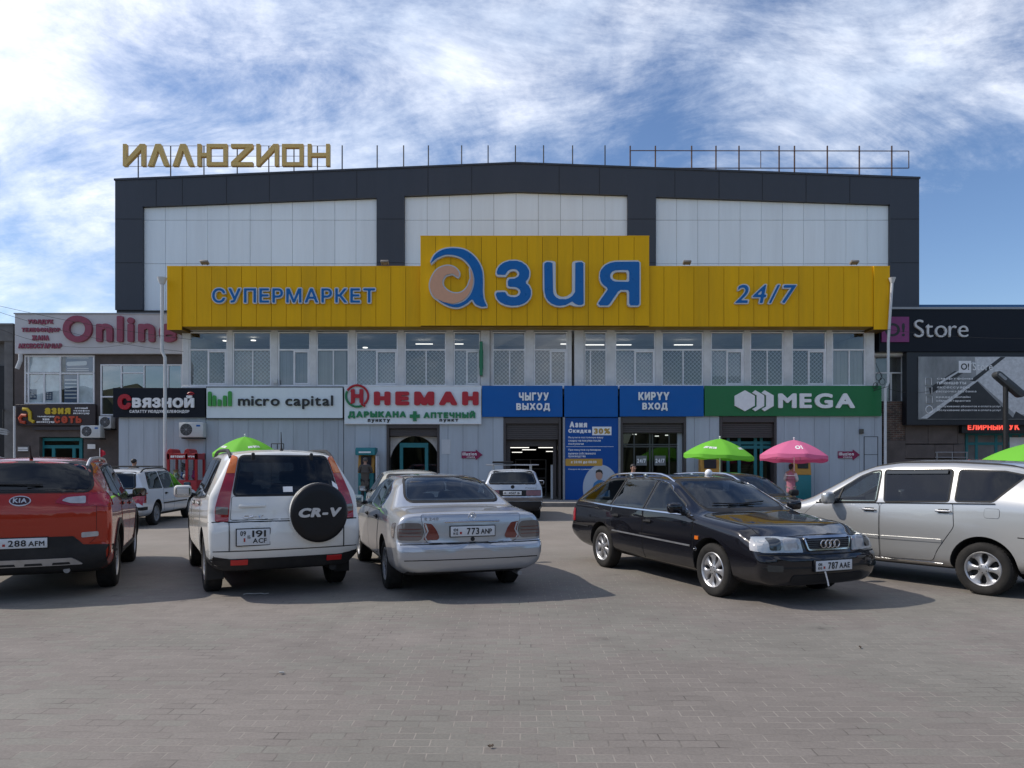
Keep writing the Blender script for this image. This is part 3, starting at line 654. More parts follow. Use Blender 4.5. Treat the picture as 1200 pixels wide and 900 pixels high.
def plate_shape(mb, loop, y0, y1):
    vs, fs = fill_loops([loop]); n = len(vs); cnt = set()
    for f in fs:
        for i in range(len(f)): cnt.add((f[i], f[(i+1) % len(f)]))
    mb.add([(a, y0, b) for a, b in vs]+[(a, y1, b) for a, b in vs], [list(f) for f in fs]+[(a, a+n, b+n, b) for a, b in cnt if (b, a) not in cnt])
aoutl = [(64, 172), (85, 130), (125, 103), (180, 95), (240, 106), (290, 145), (320, 200), (326, 255), (326, 310), (331, 350), (346, 386)]
ain = [(318, 388), (290, 375), (272, 352), (245, 372), (205, 390), (160, 385), (115, 362), (90, 340)]
ainn = [(130, 365), (180, 376), (230, 362), (265, 325), (282, 275), (280, 230), (262, 185), (230, 150), (190, 132), (140, 128), (95, 145)]
def seg_curve(pts, n=5):
    out = []; P = [Vector(p) for p in pts]; P = [P[0]*2-P[1]]+P+[P[-1]*2-P[-2]]
    for i in range(1, len(P)-2):
        for s_ in range(n):
            t = s_/n; p0, p1, p2, p3 = P[i-1:i+3]; out.append(tuple(.5*((2*p1)+(p2-p0)*t+(2*p0-5*p1+4*p2-p3)*t*t+(3*p1-p0-3*p2+p3)*t**3)))
    return out+[tuple(P[-2])]
blue_loop = seg_curve(aoutl)+seg_curve(ain)+seg_curve(ainn)
peach_loop = seg_curve([(205, 240), (205, 215), (180, 190), (140, 184), (95, 205), (66, 255), (64, 300), (85, 340), (130, 365)])+seg_curve([(175, 373), (225, 356), (260, 318), (276, 270), (274, 225), (262, 195)])+seg_curve([(266, 245), (248, 290), (215, 318), (170, 318), (132, 292), (124, 258), (142, 230), (175, 222)])
to_m = lambda lp: [(X(a, DL), Z(b, DL)) for a, b in sw(lp)]
mbs = MB(); mbs.cur = 1; plate_shape(mbs, offset_loop(to_m(blue_loop), .055), DL-.15, DL); plate_shape(mbs, offset_loop(to_m(peach_loop), .055), DL-.145, DL-.002)
mbs.cur = 0; plate_shape(mbs, to_m(blue_loop), DL-.172, DL-.155); mbs.cur = 2; plate_shape(mbs, to_m(peach_loop), DL-.186, DL-.174)
mbs.build('swirl_letter', [M_bluel, M_border, M_peach], fas, ang=30)

# flood lights on top of the fascia
for i, (xx, yy) in enumerate(((240, 311), (451, 312), (805, 312), (1001, 311))):
    d = DY-.1; f = thing('flood_light', ('small flood light at the left end of the yellow fascia', 'small flood light on the fascia beside the raised middle, left side', 'small flood light on the fascia beside the raised middle, right side', 'small flood light at the right end of the yellow fascia')[i], 'flood light', (X(xx, d), d, Z(313, DY)+.05), group='flood lights on the fascia')
    m_ = MB(); rbox(m_, (0, -.05, .10), (.32, .22, .09), .02, mtx=Matrix.Rotation(R(-20), 4, 'X')); m_.build('lamp_head', mat('floodlight_grey', (.22, .19, .16), .5), f, world=False)
    m_ = MB(); m_.tube([(-.1, 0, .0), (-.1, 0, .1)], .012, 6); m_.tube([(.1, 0, .0), (.1, 0, .1)], .012, 6); m_.build('bracket', M_black, f, world=False)

# ================================================================== sign boards over the shops
DS = 29.98
def board(name, label, a, b, y0, y1, m, d=DS, edge=None, thick=.13, cat='sign'):
    t = thing(name, label, cat, (X((a+b)/2, d), d, Z(y1, d)))
    f = MB(); f.box(X(a, d)+.012, X(b, d)-.012, d, d+thick, Z(y1, d), Z(y0, d)); f.build('board', m, t, bevel=.006)
    if edge:
        e = MB(); q = .035
        e.box(X(a, d), X(b, d), d-.012, d+thick, Z(y1, d)-q, Z(y1, d)); e.box(X(a, d), X(b, d), d-.012, d+thick, Z(y0, d), Z(y0, d)+q)
        e.box(X(a, d)-.0, X(a, d)+.012, d-.012, d+thick, Z(y1, d), Z(y0, d)); e.box(X(b, d)-.012, X(b, d), d-.012, d+thick, Z(y1, d), Z(y0, d)); e.build('edge_trim', edge, t)
    return t
def words(t, s, x0, x1, y0, y1, m, d=DS, bold=.03, gap=.12, depth=.05, shear=0, name='lettering', fit='box', res=34):
    mb = MB(); text_into(mb, s, X(x0, d), X(x1, d), Z(y1, d), Z(y0, d), d-depth-.002, depth, bold=bold, gap=gap, shear=shear, fit=fit, res=res); return mb.build(name, m, t, ang=30)
M_navy = mat('navy_board', (.008, .010, .017), .4, spec=.2, noise=.1)
M_wboard = mat('white_board', (.72, .78, .81), .4, spec=.3, noise=.03, nscale=1.5, dirt=((.5, .52, .52), .25))
M_ltblk = mat('black_letter', (.012, .013, .014), .4)
M_red = mat('red_letter', (.42, .008, .02), .4, noise=.08)
M_green = mat('green_letter', (.01, .19, .07), .4)
M_lime = mat('green_bar', (.04, .30, .05), .4)
# СВЯЗНОЙ
t = board('phone_shop_sign', 'black shop signboard with white letters, a red first letter and red signal arcs', 132, 240.5, 454.5, 489, M_navy, DS-.05)
words(t, 'С', 139, 154.5, 462, 480, M_red, DS-.05, .065, depth=.08, name='red_letter'); words(t, 'ВЯЗНОЙ', 156, 228, 463.5, 478, M_wlet, DS-.05, .05, gap=.09, depth=.08)
words(t, 'САПАТТУ УЮЛДУК ТЕЛЕФОНДОР', 152, 222, 480.3, 484.5, M_wlet, DS-.05, .03, depth=.02, name='small_lettering', res=22)
mb = MB(); d = DS-.05
for k, rr in enumerate((1.3, 3.2, 5.2)):
    mb.tube([W(223.5+rr*math.sin(R(a)), 465-rr*math.cos(R(a)), d-.03) for a in range(-50, 51, 10)], .02, 5)
mb.build('signal_mark', M_red, t)
# micro capital
t = board('bank_sign', 'white signboard with thin black lowercase letters and five green bars', 241.5, 402, 454, 490, M_wboard, DS, M_ltblk)
words(t, 'micro capital', 279.5, 390.5, 463.5, 479.5, M_ltblk, DS, .012, gap=.09, depth=.07)
for k, (xx, y0, y1) in enumerate(((246.5, 459, 476), (251.8, 463.5, 476), (257.8, 468, 476), (264, 463.5, 476), (270, 458.5, 476))):
    mb = MB(); mb.prism(round_poly([(X(xx-2, DS), Z(y1, DS)), (X(xx+2, DS), Z(y1, DS)), (X(xx+2, DS), Z(y0, DS)), (X(xx-2, DS), Z(y0, DS))], [.01, .01, .07, .07], 3), DS-.09, DS); mb.build('green_bar', M_lime, t, bevel=.008)
# НЕМАН
t = board('pharmacy_sign', 'white pharmacy signboard with big red letters and a green cross', 403.5, 564, 453, 496, M_wboard, DS-.01, M_frame)
words(t, 'НЕМАН', 438.5, 561, 459, 475, M_red, DS-.01, .075, gap=.22, depth=.08)
words(t, 'ДАРЫКАНА', 408, 476, 482, 490.5, M_green, DS-.01, .06, gap=.12, depth=.05, name='green_lettering'); words(t, 'АПТЕЧНЫЙ', 496.5, 557, 481.5, 490, M_green, DS-.01, .06, gap=.12, depth=.05, name='green_lettering')
words(t, 'пункту', 431, 457, 491, 495.5, M_ltblk, DS-.01, .05, depth=.02, name='small_lettering', gap=.2); words(t, 'пункт', 515, 537, 491, 495, M_ltblk, DS-.01, .05, depth=.02, name='small_lettering', gap=.2)
mb = MB(); d = DS-.01; a, b, c, e = 480.3, 492, 482, 493.5
mb.box(X(484.2, d), X(488.2, d), d-.07, d, Z(e, d), Z(c, d)); mb.box(X(a, d), X(484.1, d), d-.07, d, Z(489.7, d), Z(485.8, d)); mb.box(X(488.3, d), X(b, d), d-.07, d, Z(489.7, d), Z(485.8, d)); mb.build('green_cross', M_green, t)
mb = MB(); mb.tube([W(418.5+13*math.cos(R(a)), 464+12.5*math.sin(R(a)), d-.05) for a in range(-150, 60, 10)], .05, 6); mb.build('red_ring', M_red, t)
mb = MB(); mb.tube([W(418.5+13*math.cos(R(a)), 464+12.5*math.sin(R(a)), d-.05) for a in range(62, 208, 8)], .05, 6); mb.build('green_ring', M_green, t)
words(t, 'H', 411.5, 426, 456, 472.5, M_red, d-.04, .06, depth=.06, name='emblem_letter')
mb = MB(); mb.tube([W(411, 473, d-.07), W(415, 471, d-.07), W(414, 460, d-.07), W(411, 458, d-.07)], .04, 6); mb.tube([W(424, 462, d-.07), W(424, 474, d-.07), W(428, 476, d-.07)], .05, 6); mb.build('emblem_serif', M_red, t)
# blue exit / centre / entrance
t = board('exit_sign', 'blue signboard reading ЧЫГУУ ВЫХОД above the open exit', 564.5, 659.5, 452, 488.5, M_blue, DS)
words(t, 'ЧЫГУУ', 608, 643, 460, 469.5, M_wlet, DS, .045, depth=.06); words(t, 'ВЫХОД', 605, 644.5, 472.5, 482, M_wlet, DS, .045, depth=.06)
t = board('blank_blue_sign', 'plain blue signboard without writing, between exit and entrance signs', 661, 724.5, 452, 488.5, M_blue, DS)
t = board('entrance_sign', 'blue signboard reading КИРҮҮ ВХОД above the glazed entrance', 726, 825, 452, 488, M_blue, DS)
words(t, 'КИРҮҮ', 748, 784, 459.5, 469, M_wlet, DS, .045, depth=.06); words(t, 'ВХОД', 752.5, 782, 472, 481.5, M_wlet, DS, .045, depth=.06)
# green MEGA
t = board('green_shop_sign', 'green signboard with pale capital letters and three hexagons', 825.5, 1033.5, 452, 487.5, mat('green_sign', (.004, .15, .040), .4, noise=.05, dirt=((.02, .12, .05), .2)), DS)
words(t, 'MEGA', 911.5, 1001, 461, 478.5, M_wlet, DS, .04, gap=.12, depth=.07)
hx = [(860.5, 464), (872.5, 457.5), (884, 464), (884, 475.5), (872.5, 482), (860.5, 475.5)]
mb = MB(); mb.prism(px_poly(hx, DS), DS-.07, DS); mb.build('hexagon_mark', M_wlet, t)
for o in (0, 11):
    mb = MB(); q = [(881+o, 460.5), (884.5+o, 457.5), (895+o, 463.5), (895+o, 476), (884.5+o, 482), (881+o, 479.5), (886.3+o, 476.5), (886.3+o, 463.5)]
    mb.prism(px_poly([q[0], q[1], q[2], q[7]], DS), DS-.07, DS); mb.prism(px_poly([q[7], q[2], q[3], q[6]], DS), DS-.07, DS); mb.prism(px_poly([q[6], q[3], q[4], q[5]], DS), DS-.07, DS); mb.build('hexagon_mark', M_wlet, t)
# tall blue poster
DP = D0-.03
t = thing('discount_poster', 'tall blue poster reading Скидка 30% between exit and entrance', 'poster', (X(692, DP), DP, .15))
mb = MB(); mb.box(X(662, DP), X(724.5, DP), DP, DP+.1, .15, Z(489.3, DP)); mb.build('poster_panel', mat('poster_blue', (.002, .070, .30), .4, spec=.25, noise=.06, nscale=.8), t)
mb = MB(); mb.box(X(659.5, DP), X(662, DP), DP-.04, DP+.1, .15, Z(489, DP)); mb.box(X(724.5, DP), X(727, DP), DP-.04, DP+.1, .15, Z(489, DP)); mb.build('side_rail', M_metal, t)
words(t, 'Азия', 667.5, 688, 494, 501, M_wlet, DP, .07, depth=.008, name='lettering'); words(t, 'Скидка', 666, 692.5, 502.5, 508, M_wlet, DP, .06, depth=.008)
mb = MB(); mb.box(X(694, DP), X(716.5, DP), DP-.008, DP, Z(510, DP), Z(500, DP)); mb.cur = 1; text_into(mb, '30%', X(696, DP), X(715, DP), Z(508.5, DP), Z(502, DP), DP-.014, .005, bold=.06); mb.build('price_label', [M_wlet, mat('gold_print', (.42, .26, .05), .5)], t)
for y0, s, x1 in ((511.5, 'Получите постоянную вашу', 707), (515.5, 'скидку на покупки после', 704), (519.3, 'полуночи', 684), (526, 'При покупке кулинарии', 704), (530, 'выпечки собственного', 698), (533.8, 'производства', 686)):
    words(t, s, 666, x1, y0, y0+2.7, M_wlet, DP, .01, depth=.005, name='small_lettering', res=18)
words(t, 'Скидка не суммируется', 666, 700, 549, 551, M_wlet, DP, .0, depth=.005, name='small_lettering', res=18)
mb = MB(); mb.box(X(663.5, DP), X(719, DP), DP-.004, DP, Z(523.6, DP), Z(523.2, DP)); mb.build('divider', M_wlet, t)
mb = MB(); mb.prism(round_poly(px_poly([(662.5, 537.5), (706, 537.5), (706, 546), (662.5, 546)], DP), .05, 3), DP-.008, DP); mb.cur = 1; text_into(mb, 'с 20:00 до 08:00', X(669, DP), X(699, DP), Z(543.5, DP), Z(540, DP), DP-.013, .004, bold=.03, res=20); mb.build('time_label', [mat('amber_print', (.50, .28, .04), .5), M_wlet], t)
mb = MB(); cxp, cyp, rp = 704, 572, 21
circ = [(min(cxp+rp*math.cos(R(a)), 724.4), cyp+rp*1.3*math.sin(R(a))) for a in range(0, 360, 8)]
mb.prism(px_poly(circ, DP), DP-.006, DP); mb.cur = 1
mb.prism(px_poly([(693, 576), (696, 566), (702, 561.5), (709, 564), (713, 572), (712, 586), (694, 586)], DP), DP-.010, DP-.0061); mb.cur = 2
mb.prism(px_poly([(702+4*math.cos(R(a)), 557+5.5*math.sin(R(a))) for a in range(0, 360, 20)], DP), DP-.015, DP-.0101); mb.cur = 3
mb.prism(px_poly([(697.8, 555), (698.5, 551.5), (702, 549.8), (705.5, 551.5), (706.5, 556), (704, 553.4), (700, 553.2)], DP), DP-.018, DP-.0151)
mb.build('printed_portrait', [mat('poster_pale', (.42, .47, .55), .5), mat('poster_shirt', (.03, .18, .40), .5), mat('skin_print', (.42, .25, .19), .5), M_ltblk], t)
# arrows reading illuzion
M_mag = mat('magenta_arrow', (.22, .006, .06), .5, noise=.15)
for i, (a, b, yc) in enumerate(((541, 565.5, 533), (982, 1007.5, 533))):
    d = D0-.02; t = thing('arrow_sign', ('small magenta arrow sign on grey cladding left of the exit', 'small magenta arrow sign on grey cladding under the green signboard')[i], 'arrow sign', (X((a+b)/2, d), d, Z(yc+5, d)), group='magenta arrow signs')
    mb = MB(); mb.prism(px_poly([(a, yc-4), (b-8, yc-4), (b-8, yc-6.2), (b, yc), (b-8, yc+6.2), (b-8, yc+4), (a, yc+4)], d), d-.02, d+.02); mb.build('arrow_panel', M_mag, t)
    words(t, 'illuzion', a+1, b-7, yc-3, yc+.8, M_wlet, d-.02, .03, depth=.006, res=20); words(t, 'cinema', a+6, b-9, yc+1.6, yc+3.4, M_wlet, d-.02, .02, depth=.006, name='small_lettering', res=18)
for i, (a, b, y0, y1, lb) in enumerate(((517.5, 528, 515, 532, 'white paper notice on grey cladding right of the pharmacy door'),)):
    mb = MB(); d = D0-.015; mb.box(X(a, d), X(b, d), d, d+.012, Z(y1, d), Z(y0, d)); tag(mb.build('notice', mat('paper', (.5, .52, .54), .8, noise=.05), loc=(X((a+b)/2, d), d, Z(y1, d))), lb, 'notice')
mb = MB(); d = D0-.02; a, b = 1012.5, 1029
for bx in ((a, b, 511.5, 512), (a, b, 532.5, 533), (a, a+.6, 511.5, 560), (b-.6, b, 511.5, 560)): mb.box(X(bx[0], d), X(bx[1], d), d, d+.025, Z(bx[3], d), Z(bx[2], d))
mb.cur = 1; mb.box(X(a+.6, d), X(b-.6, d), d+.008, d+.024, Z(560, d), Z(512, d))
tag(mb.build('wall_hatch', [M_seam, M_grey], loc=(X(a, d), d, Z(560, d))), 'grey service hatch in the cladding under the right end of the green board', 'hatch')
mb = MB(); d = D0-.07; rbox(mb, (X(1009.5, d), d, Z(505.5, d)), (.16, .1, .20), .015); tag(mb.build('junction_box', mat('box_dark', (.07, .07, .06), .6), loc=(X(1009.5, d), d, Z(507, d))), 'small dark junction box on grey cladding under the green board', 'electrical box')
# green pharmacy cross blade seen edge-on
d = DW-.55; t = thing('pharmacy_blade_sign', 'narrow green sign seen edge-on on the pale pillar between windows', 'sign', (X(563, d), d, Z(440, d)))
mb = MB(); mb.box(X(562, d), X(565.5, d), d, d+.5, Z(439.5, d), Z(400, d)); mb.cur = 1; mb.box(X(561.6, d), X(562, d), d+.05, d+.45, Z(431, d), Z(410, d)); mb.box(X(565.5, d), X(565.9, d), d+.05, d+.45, Z(431, d), Z(410, d)); mb.build('blade_panel', [mat('blade_green', (.01, .16, .07), .4), M_green], t, bevel=.02)
mb = MB(); mb.box(X(563, d), X(564.5, d), d+.5, d+.62, Z(415, d), Z(412, d)); mb.build('bracket', M_metal, t)
# downpipes at both ends
M_pipe = mat('pipe_white', (.55, .56, .57), .45, noise=.1, dirt=((.4, .38, .36), .3))
d = 29.2; t = thing('drain_pipe', 'white drain pipe at the left end of the yellow fascia', 'drain pipe', (X(192, d), d, .14), group='white drain pipes')
mb = MB(); mb.tube([W(190, 330, d), W(190, 411, d), W(193.5, 419, d), W(193.5, 546, d)-Vector((0, 0, 1.35))], .066, 10); mb.build('pipe', M_pipe, t)
mb = MB(); mb.lathe([(.09, -.1), (.14, .0), (.19, .16), (.17, .16), (.10, 0)], 12, Matrix.Translation(W(190, 330, d))); mb.build('funnel', M_pipe, t)
d = 29.45; t = thing('drain_pipe', 'white drain pipe at the right end of the yellow fascia', 'drain pipe', (X(1038, d), d, .14), group='white drain pipes')
mb = MB(); mb.tube([W(1045.5, 330, d), W(1041, 400, d), W(1041, 448, d), W(1037.5, 456, d), W(1037.5, 546, d)-Vector((0, 0, 1.35))], .054, 10); mb.build('pipe', M_pipe, t)
mb = MB(); mb.lathe([(.06, -.1), (.10, .0), (.14, .12), (.12, .12), (.07, 0)], 12, Matrix.Translation(W(1045.5, 329, d))); mb.build('funnel', M_pipe, t)

# ================================================================== roof: gold letters, rods, empty frame
M_gold = mat('gold_letter', (.64, .44, .14), .45, noise=.08)
DR = DU-.05
t = thing('rooftop_letters', 'row of eight gold letters on thin posts at the left of the roof', 'roof sign', (X(265, DR), DR, Z(209, DR)))
y0, y1, s = 169.5, 195.3, 4.5
def strokes(a, segs, nm='letter'):
    mb = MB()
    for k, p in enumerate(segs): mb.prism(px_poly([(a+q[0], q[1]) for q in p], DR), DR-.10-.003*k, DR+.1-.003*k)
    mb.build(nm, M_gold, t, bevel=.008)
def vbar(x, w=s, ya=y0, yb=y1): return [(x, ya), (x+w, ya), (x+w, yb), (x, yb)]
def hbar(x, x2, ya, w=s): return [(x, ya), (x2, ya), (x2, ya+w), (x, ya+w)]
iN = [vbar(0), [(20, y0), (26, y0), (26, y1), (20.8, y1), (20.8, y0+7), (4.6, y1-4), (4.6, y1-10)]]
def letI(w): return [vbar(0), vbar(w-s), [(s-.2, y1-1), (s-.2, y1-8), (w-s-1.5, y0), (w-s+.2, y0), (w-s+.2, y0+7)]]
def letL(w): return [[(0, y1), (9, y0), (15, y0), (6, y1)], [(w, y1), (w-6, y1), (w/2-1, y0+6), (w/2-2.6, y0), (w/2+3, y0)]]
def letO(x, w): return [hbar(x, x+w, y0), hbar(x, x+w, y1-s), vbar(x, s, y0+s, y1-s), vbar(x+w-s, s, y0+s, y1-s)]
strokes(145, letI(26)); strokes(174, letL(25)); strokes(203, letL(25)); strokes(232, [vbar(0), hbar(s, 11, 180)]+letO(11, 24))
strokes(271.5, [hbar(0, 25.5, y0), hbar(0, 25.5, y1-s), [(0, y1-s), (8, y1-s), (25.5, y0+s), (17.5, y0+s)]]); strokes(301, letI(26)); strokes(331, letO(0, 25)); strokes(361, [vbar(0), vbar(26-s), hbar(s, 26-s, 180)])
mb = MB()
for yy in (171, 183, 195): mb.tube([W(147, yy, DR+.13), W(386, yy, DR+.13)], .012, 5)
mb.build('rail', M_rust, t)
def roofz(p): return (212-(p-137)*(19.2/467) if p < 604 else 192.8+(p-604)*(17/471))
for p in (162, 200, 239, 278, 315, 344.5, 372):
    mb = MB(); mb.tube([W(p, roofz(p)+1, DR+.17), W(p, 171, DR+.17)], .028, 6); mb.build('post', M_black, t)
names = {401: 'thin bare roof rod just right of the gold letters', 442: 'thin bare roof rod above the left dark column, second from the gold letters', 473: 'thin bare roof rod above the second dark column\'s right edge', 502: 'thin bare roof rod above the left edge of the raised yellow block', 541: 'thin bare roof rod above the blue swirl, left of two', 572: 'thin bare roof rod above the blue з, left of the ridge', 604: 'thin bare roof rod at the ridge of the roof', 637: 'thin bare roof rod first to the right of the ridge', 671: 'thin bare roof rod second to the right of the ridge', 709: 'thin bare roof rod last before the rusty frame'}
for p, lb in names.items():
    mb = MB(); mb.tube([W(p, roofz(p)+1, DR), W(p, 170.5, DR)], .03, 6); tag(mb.build('roof_rod', M_black, loc=W(p, roofz(p), DR)), lb, 'rod', 'bare rods along the roof edge')
t = thing('rooftop_scaffold', 'empty rusty sign frame standing on the right half of the roof', 'sign frame', (X(900, DR), DR, Z(205, DR)))
for p in (738.5, 768, 810.5, 839, 866, 913, 931, 969.5, 1007, 1045):
    mb = MB(); mb.tube([W(p, roofz(p)+1, DR), W(p, 171, DR)], .035, 6); mb.build('post', M_rust, t)
mb = MB(); mb.tube([W(738, 176.5, DR-.05), W(1065, 177, DR-.05)], .022, 6); mb.tube([W(740, 197, DR-.05), W(1065, 197, DR-.05)], .022, 6); mb.tube([W(1065, 177, DR-.05), W(1065, 197, DR-.05)], .022, 6); mb.tube([W(891.5, 177, DR-.05), W(891.5, 197, DR-.05)], .018, 6); mb.build('rail', M_rust, t)
# ================================================================== neighbour on the left: «Online» shop
DN = 31.2
M_brown = mat('brown_stone', (.105, .085, .078), .85, noise=.25, nscale=2.2, dirt=((.05, .045, .04), .6), bump=.25, bscale=25)
M_conc = mat('grey_concrete', (.17, .165, .16), .9, noise=.25, nscale=1.5, dirt=((.08, .075, .07), .5), bump=.25, bscale=20)
lb = thing('phone_shop_building', 'low brown stone building with white framed windows at the left', 'building', (X(110, DN), DN, .14))
mb = MB()
def slab(a, b, y0, y1, d, t=.3, floor=False): mb.box(X(a, d), X(b, d), d, d+t, .14 if floor else Z(y1, d), Z(y0, d))
slab(17, 33, 415, 0, DN+.06, .3, True); slab(33, 111, 474, 500, DN+.04); slab(111, 118, 414, 500, DN+.02); slab(118, 214, 414, 427, DN+.03); slab(118, 139, 488, 0, DN+.05, .3, True)
slab(33, 46, 498, 0, DN+.05, .3, True); slab(98, 118, 498, 0, DN+.055, .3, True); slab(46, 98, 498, 512, DN+.05); slab(139, 214, 487, 0, DN+.2, .3, True)
mb.box(X(17, DN), X(17, DN)+.2, DN+.4, DN+12, .14, Z(415, DN)); mb.box(X(17, DN), X(214, DN), DN+.1, DN+12, Z(372, DN), Z(369, DN)); mb.box(X(18, DN), X(214, DN), DN+4, DN+4.1, .14, Z(372, DN))
for k in range(5): pass
mb.build('stone_wall', M_brown, lb)
mb = MB(); mb.box(X(46, DN)+.0, X(98, DN), DN+.25, DN+.33, Z(512, DN), Z(507, DN)); mb.box(X(40, DN), X(100, DN), DN-.10, DN+.06, Z(504, DN), Z(500, DN)); mb.build('door_canopy', mat('brown_dark', (.05, .043, .045), .7, noise=.2), lb)
M_adv = mat('ad_print_pale', (.52, .57, .58), .5, noise=.35, nscale=1.5)
M_advb = mat('ad_print_blue', (.025, .06, .13), .5, noise=.4, nscale=3)
def simple_window(parent, a, b, y0, y1, d, vs, hs, m=M_frame, gm=M_glass, w=.06, name='window'):
    f = MB(); x0, x1, z0, z1 = X(a, d), X(b, d), Z(y1, d), Z(y0, d)
    f.box(x0, x1, d-.03, d+.05, z1-w, z1); f.box(x0, x1, d-.03, d+.05, z0, z0+w); f.box(x0, x0+w, d-.031, d+.051, z0+w, z1-w); f.box(x1-w, x1, d-.031, d+.051, z0+w, z1-w)
    for x, ya, yb in vs: f.box(X(x, d)-w/2, X(x, d)+w/2, d-.028, d+.048, Z(yb, d), Z(ya, d))
    for y, xa, xb in hs: f.box(X(xa, d), X(xb, d), d-.026, d+.046, Z(y, d)-w/2, Z(y, d)+w/2)
    fo = f.build(name, m, parent, bevel=.006)
    g = MB(); g.add([(x0+.01, d+.02, z0+.01), (x1-.01, d+.02, z0+.01), (x1-.01, d+.02, z1-.01), (x0+.01, d+.02, z1-.01)], [(0, 1, 2, 3)]); g.build('pane', gm, fo, smooth=False, fixn=False)
    return fo
wn_ = simple_window(lb, 29, 111, 416.5, 473.5, DN-.004, [(33.5, 417, 473), (71, 417, 473), (52, 438, 473), (91.5, 438, 473)], [(437.5, 30, 111)])
ad = MB(); d = DN+.036
ad.box(X(34, d), X(70, d), d, d+.01, Z(472, d), Z(439, d)); ad.box(X(34, d), X(70, d), d, d+.01, Z(436, d), Z(418, d)); ad.box(X(93, d), X(110, d), d, d+.01, Z(472, d), Z(439, d)); ad.cur = 1
ad.box(X(77, d), X(109, d), d, d+.01, Z(435.5, d), Z(417, d)); ad.box(X(75, d), X(91, d), d, d+.01, Z(472, d), Z(439, d)); ad.box(X(34, d), X(43, d), d-.012, d, Z(468, d), Z(456, d)); ad.box(X(54, d), X(61.5, d), d-.012, d, Z(469, d), Z(459, d)); ad.cur = 2
ad.prism(round_poly(px_poly([(78, 424), (102, 423), (102, 428), (78, 429)], d), .08, 3), d-.012, d-.001)
for y in (419, 431.5, 434): ad.box(X(79, d), X(104, d), d-.011, d-.001, Z(y+.8, d), Z(y, d))
for k in range(6): ad.box(X(76, d), X(90, d), d-.011, d-.001, Z(446+k*4.2, d), Z(444.5+k*4.2, d))
for k in range(3):
    for j in range(2): ad.box(X(35.5+j*4, d), X(38.3+j*4, d), d-.02, d-.013, Z(459.5+k*3.2, d), Z(457.5+k*3.2, d)); ad.box(X(55+j*3.2, d), X(57+j*3.2, d), d-.02, d-.013, Z(462+k*2.6, d), Z(460.5+k*2.6, d))
ad.prism(px_poly([(39, 446), (46, 440), (48, 441), (41, 449)], d), d-.013, d-.001)
ad.build('window_poster', [M_adv, M_advb, mat('ad_print_white', (.5, .52, .52), .5)], wn_)
simple_window(lb, 118, 214, 427, 487, DN+.02, [(142.5, 428, 487), (169, 428, 487), (197, 428, 487)], [(437, 143, 169), (465, 118, 142)], M_frame, glass_mat('mirror_glass', (.25, .33, .38), 3.2))
simple_window(lb, 48, 97, 513, 600, DN+.3, [(63, 524, 590), (87, 524, 590)], [(523.5, 48, 97)], M_teal, M_dglass, .14, 'door')
# Online sign board
t = board('phone_shop_sign', 'long dirty white signboard with big rose-red letters at the left', 17, 213.5, 368, 414.5, mat('dirty_white_board', (.56, .54, .54), .5, noise=.06, nscale=1, dirt=((.35, .33, .33), .45)), DN-.2, thick=.3)
M_rose = mat('rose_letter', (.27, .050, .088), .45, noise=.12)
dd_ = DN-.2
words(t, 'Online', 75.5, 208, 370.5, 401.5, M_rose, dd_, .040, gap=.12, depth=.14)
for s, a, b, y in (('УЮЛДУК', 33.5, 63, 374.5), ('ТЕЛЕФОНДОР', 26, 71, 384), ('ЖАНА', 38, 58, 393), ('АКСЕССУАРЛАР', 22, 73, 402.5)): words(t, s, a, b, y, y+6, M_rose, dd_, .05, gap=.09, depth=.05, name='small_lettering', res=22)
mb = MB(); mb.box(X(16.5, dd_), X(214, dd_), dd_-.04, dd_+.34, Z(368, dd_), Z(366.8, dd_)); mb.build('coping', M_metal, t)
# азия сеть sign
t = board('cafe_sign', 'small dark brown signboard with yellow and orange letters over a teal door', 18, 112, 474, 498.5, mat('brown_board', (.035, .022, .022), .45, noise=.1), DN-.16)
M_yl = mat('yellow_letter', (.60, .42, .02), .4); M_or = mat('orange_letter', (.48, .06, .02), .4); ds2 = DN-.16
words(t, 'азия', 53, 83, 478, 485.5, M_yl, ds2, .05, depth=.04, name='yellow_lettering'); words(t, 'сеть', 64, 96, 487.5, 496, M_or, ds2, .04, depth=.04, name='orange_lettering')
for s, a, b, y in (('сотовый', 88, 103, 477), ('телефон', 86, 105, 480.3), ('аксессуар', 86, 105, 483.5), ('телефондор', 44, 64, 487), ('жана', 50, 58, 490.3), ('аксессуар', 43, 64, 493.6)): words(t, s, a, b, y, y+2.4, M_wlet, ds2, .03, depth=.015, name='small_lettering', res=18)
mb = MB(); mb.tube([W(31.5, 487, ds2-.03), W(26, 486.5, ds2-.03), W(23.3, 490, ds2-.03), W(25, 494.5, ds2-.03), W(30, 495, ds2-.03)], .075, 6); mb.build('orange_mark', M_or, t)
mb = MB(); mb.tube([W(27, 479.3, ds2-.03), W(32, 479.5, ds2-.03), W(35, 483, ds2-.03), W(35.5, 492, ds2-.03), W(40, 494.5, ds2-.03)], .075, 6); mb.build('yellow_mark', M_yl, t)
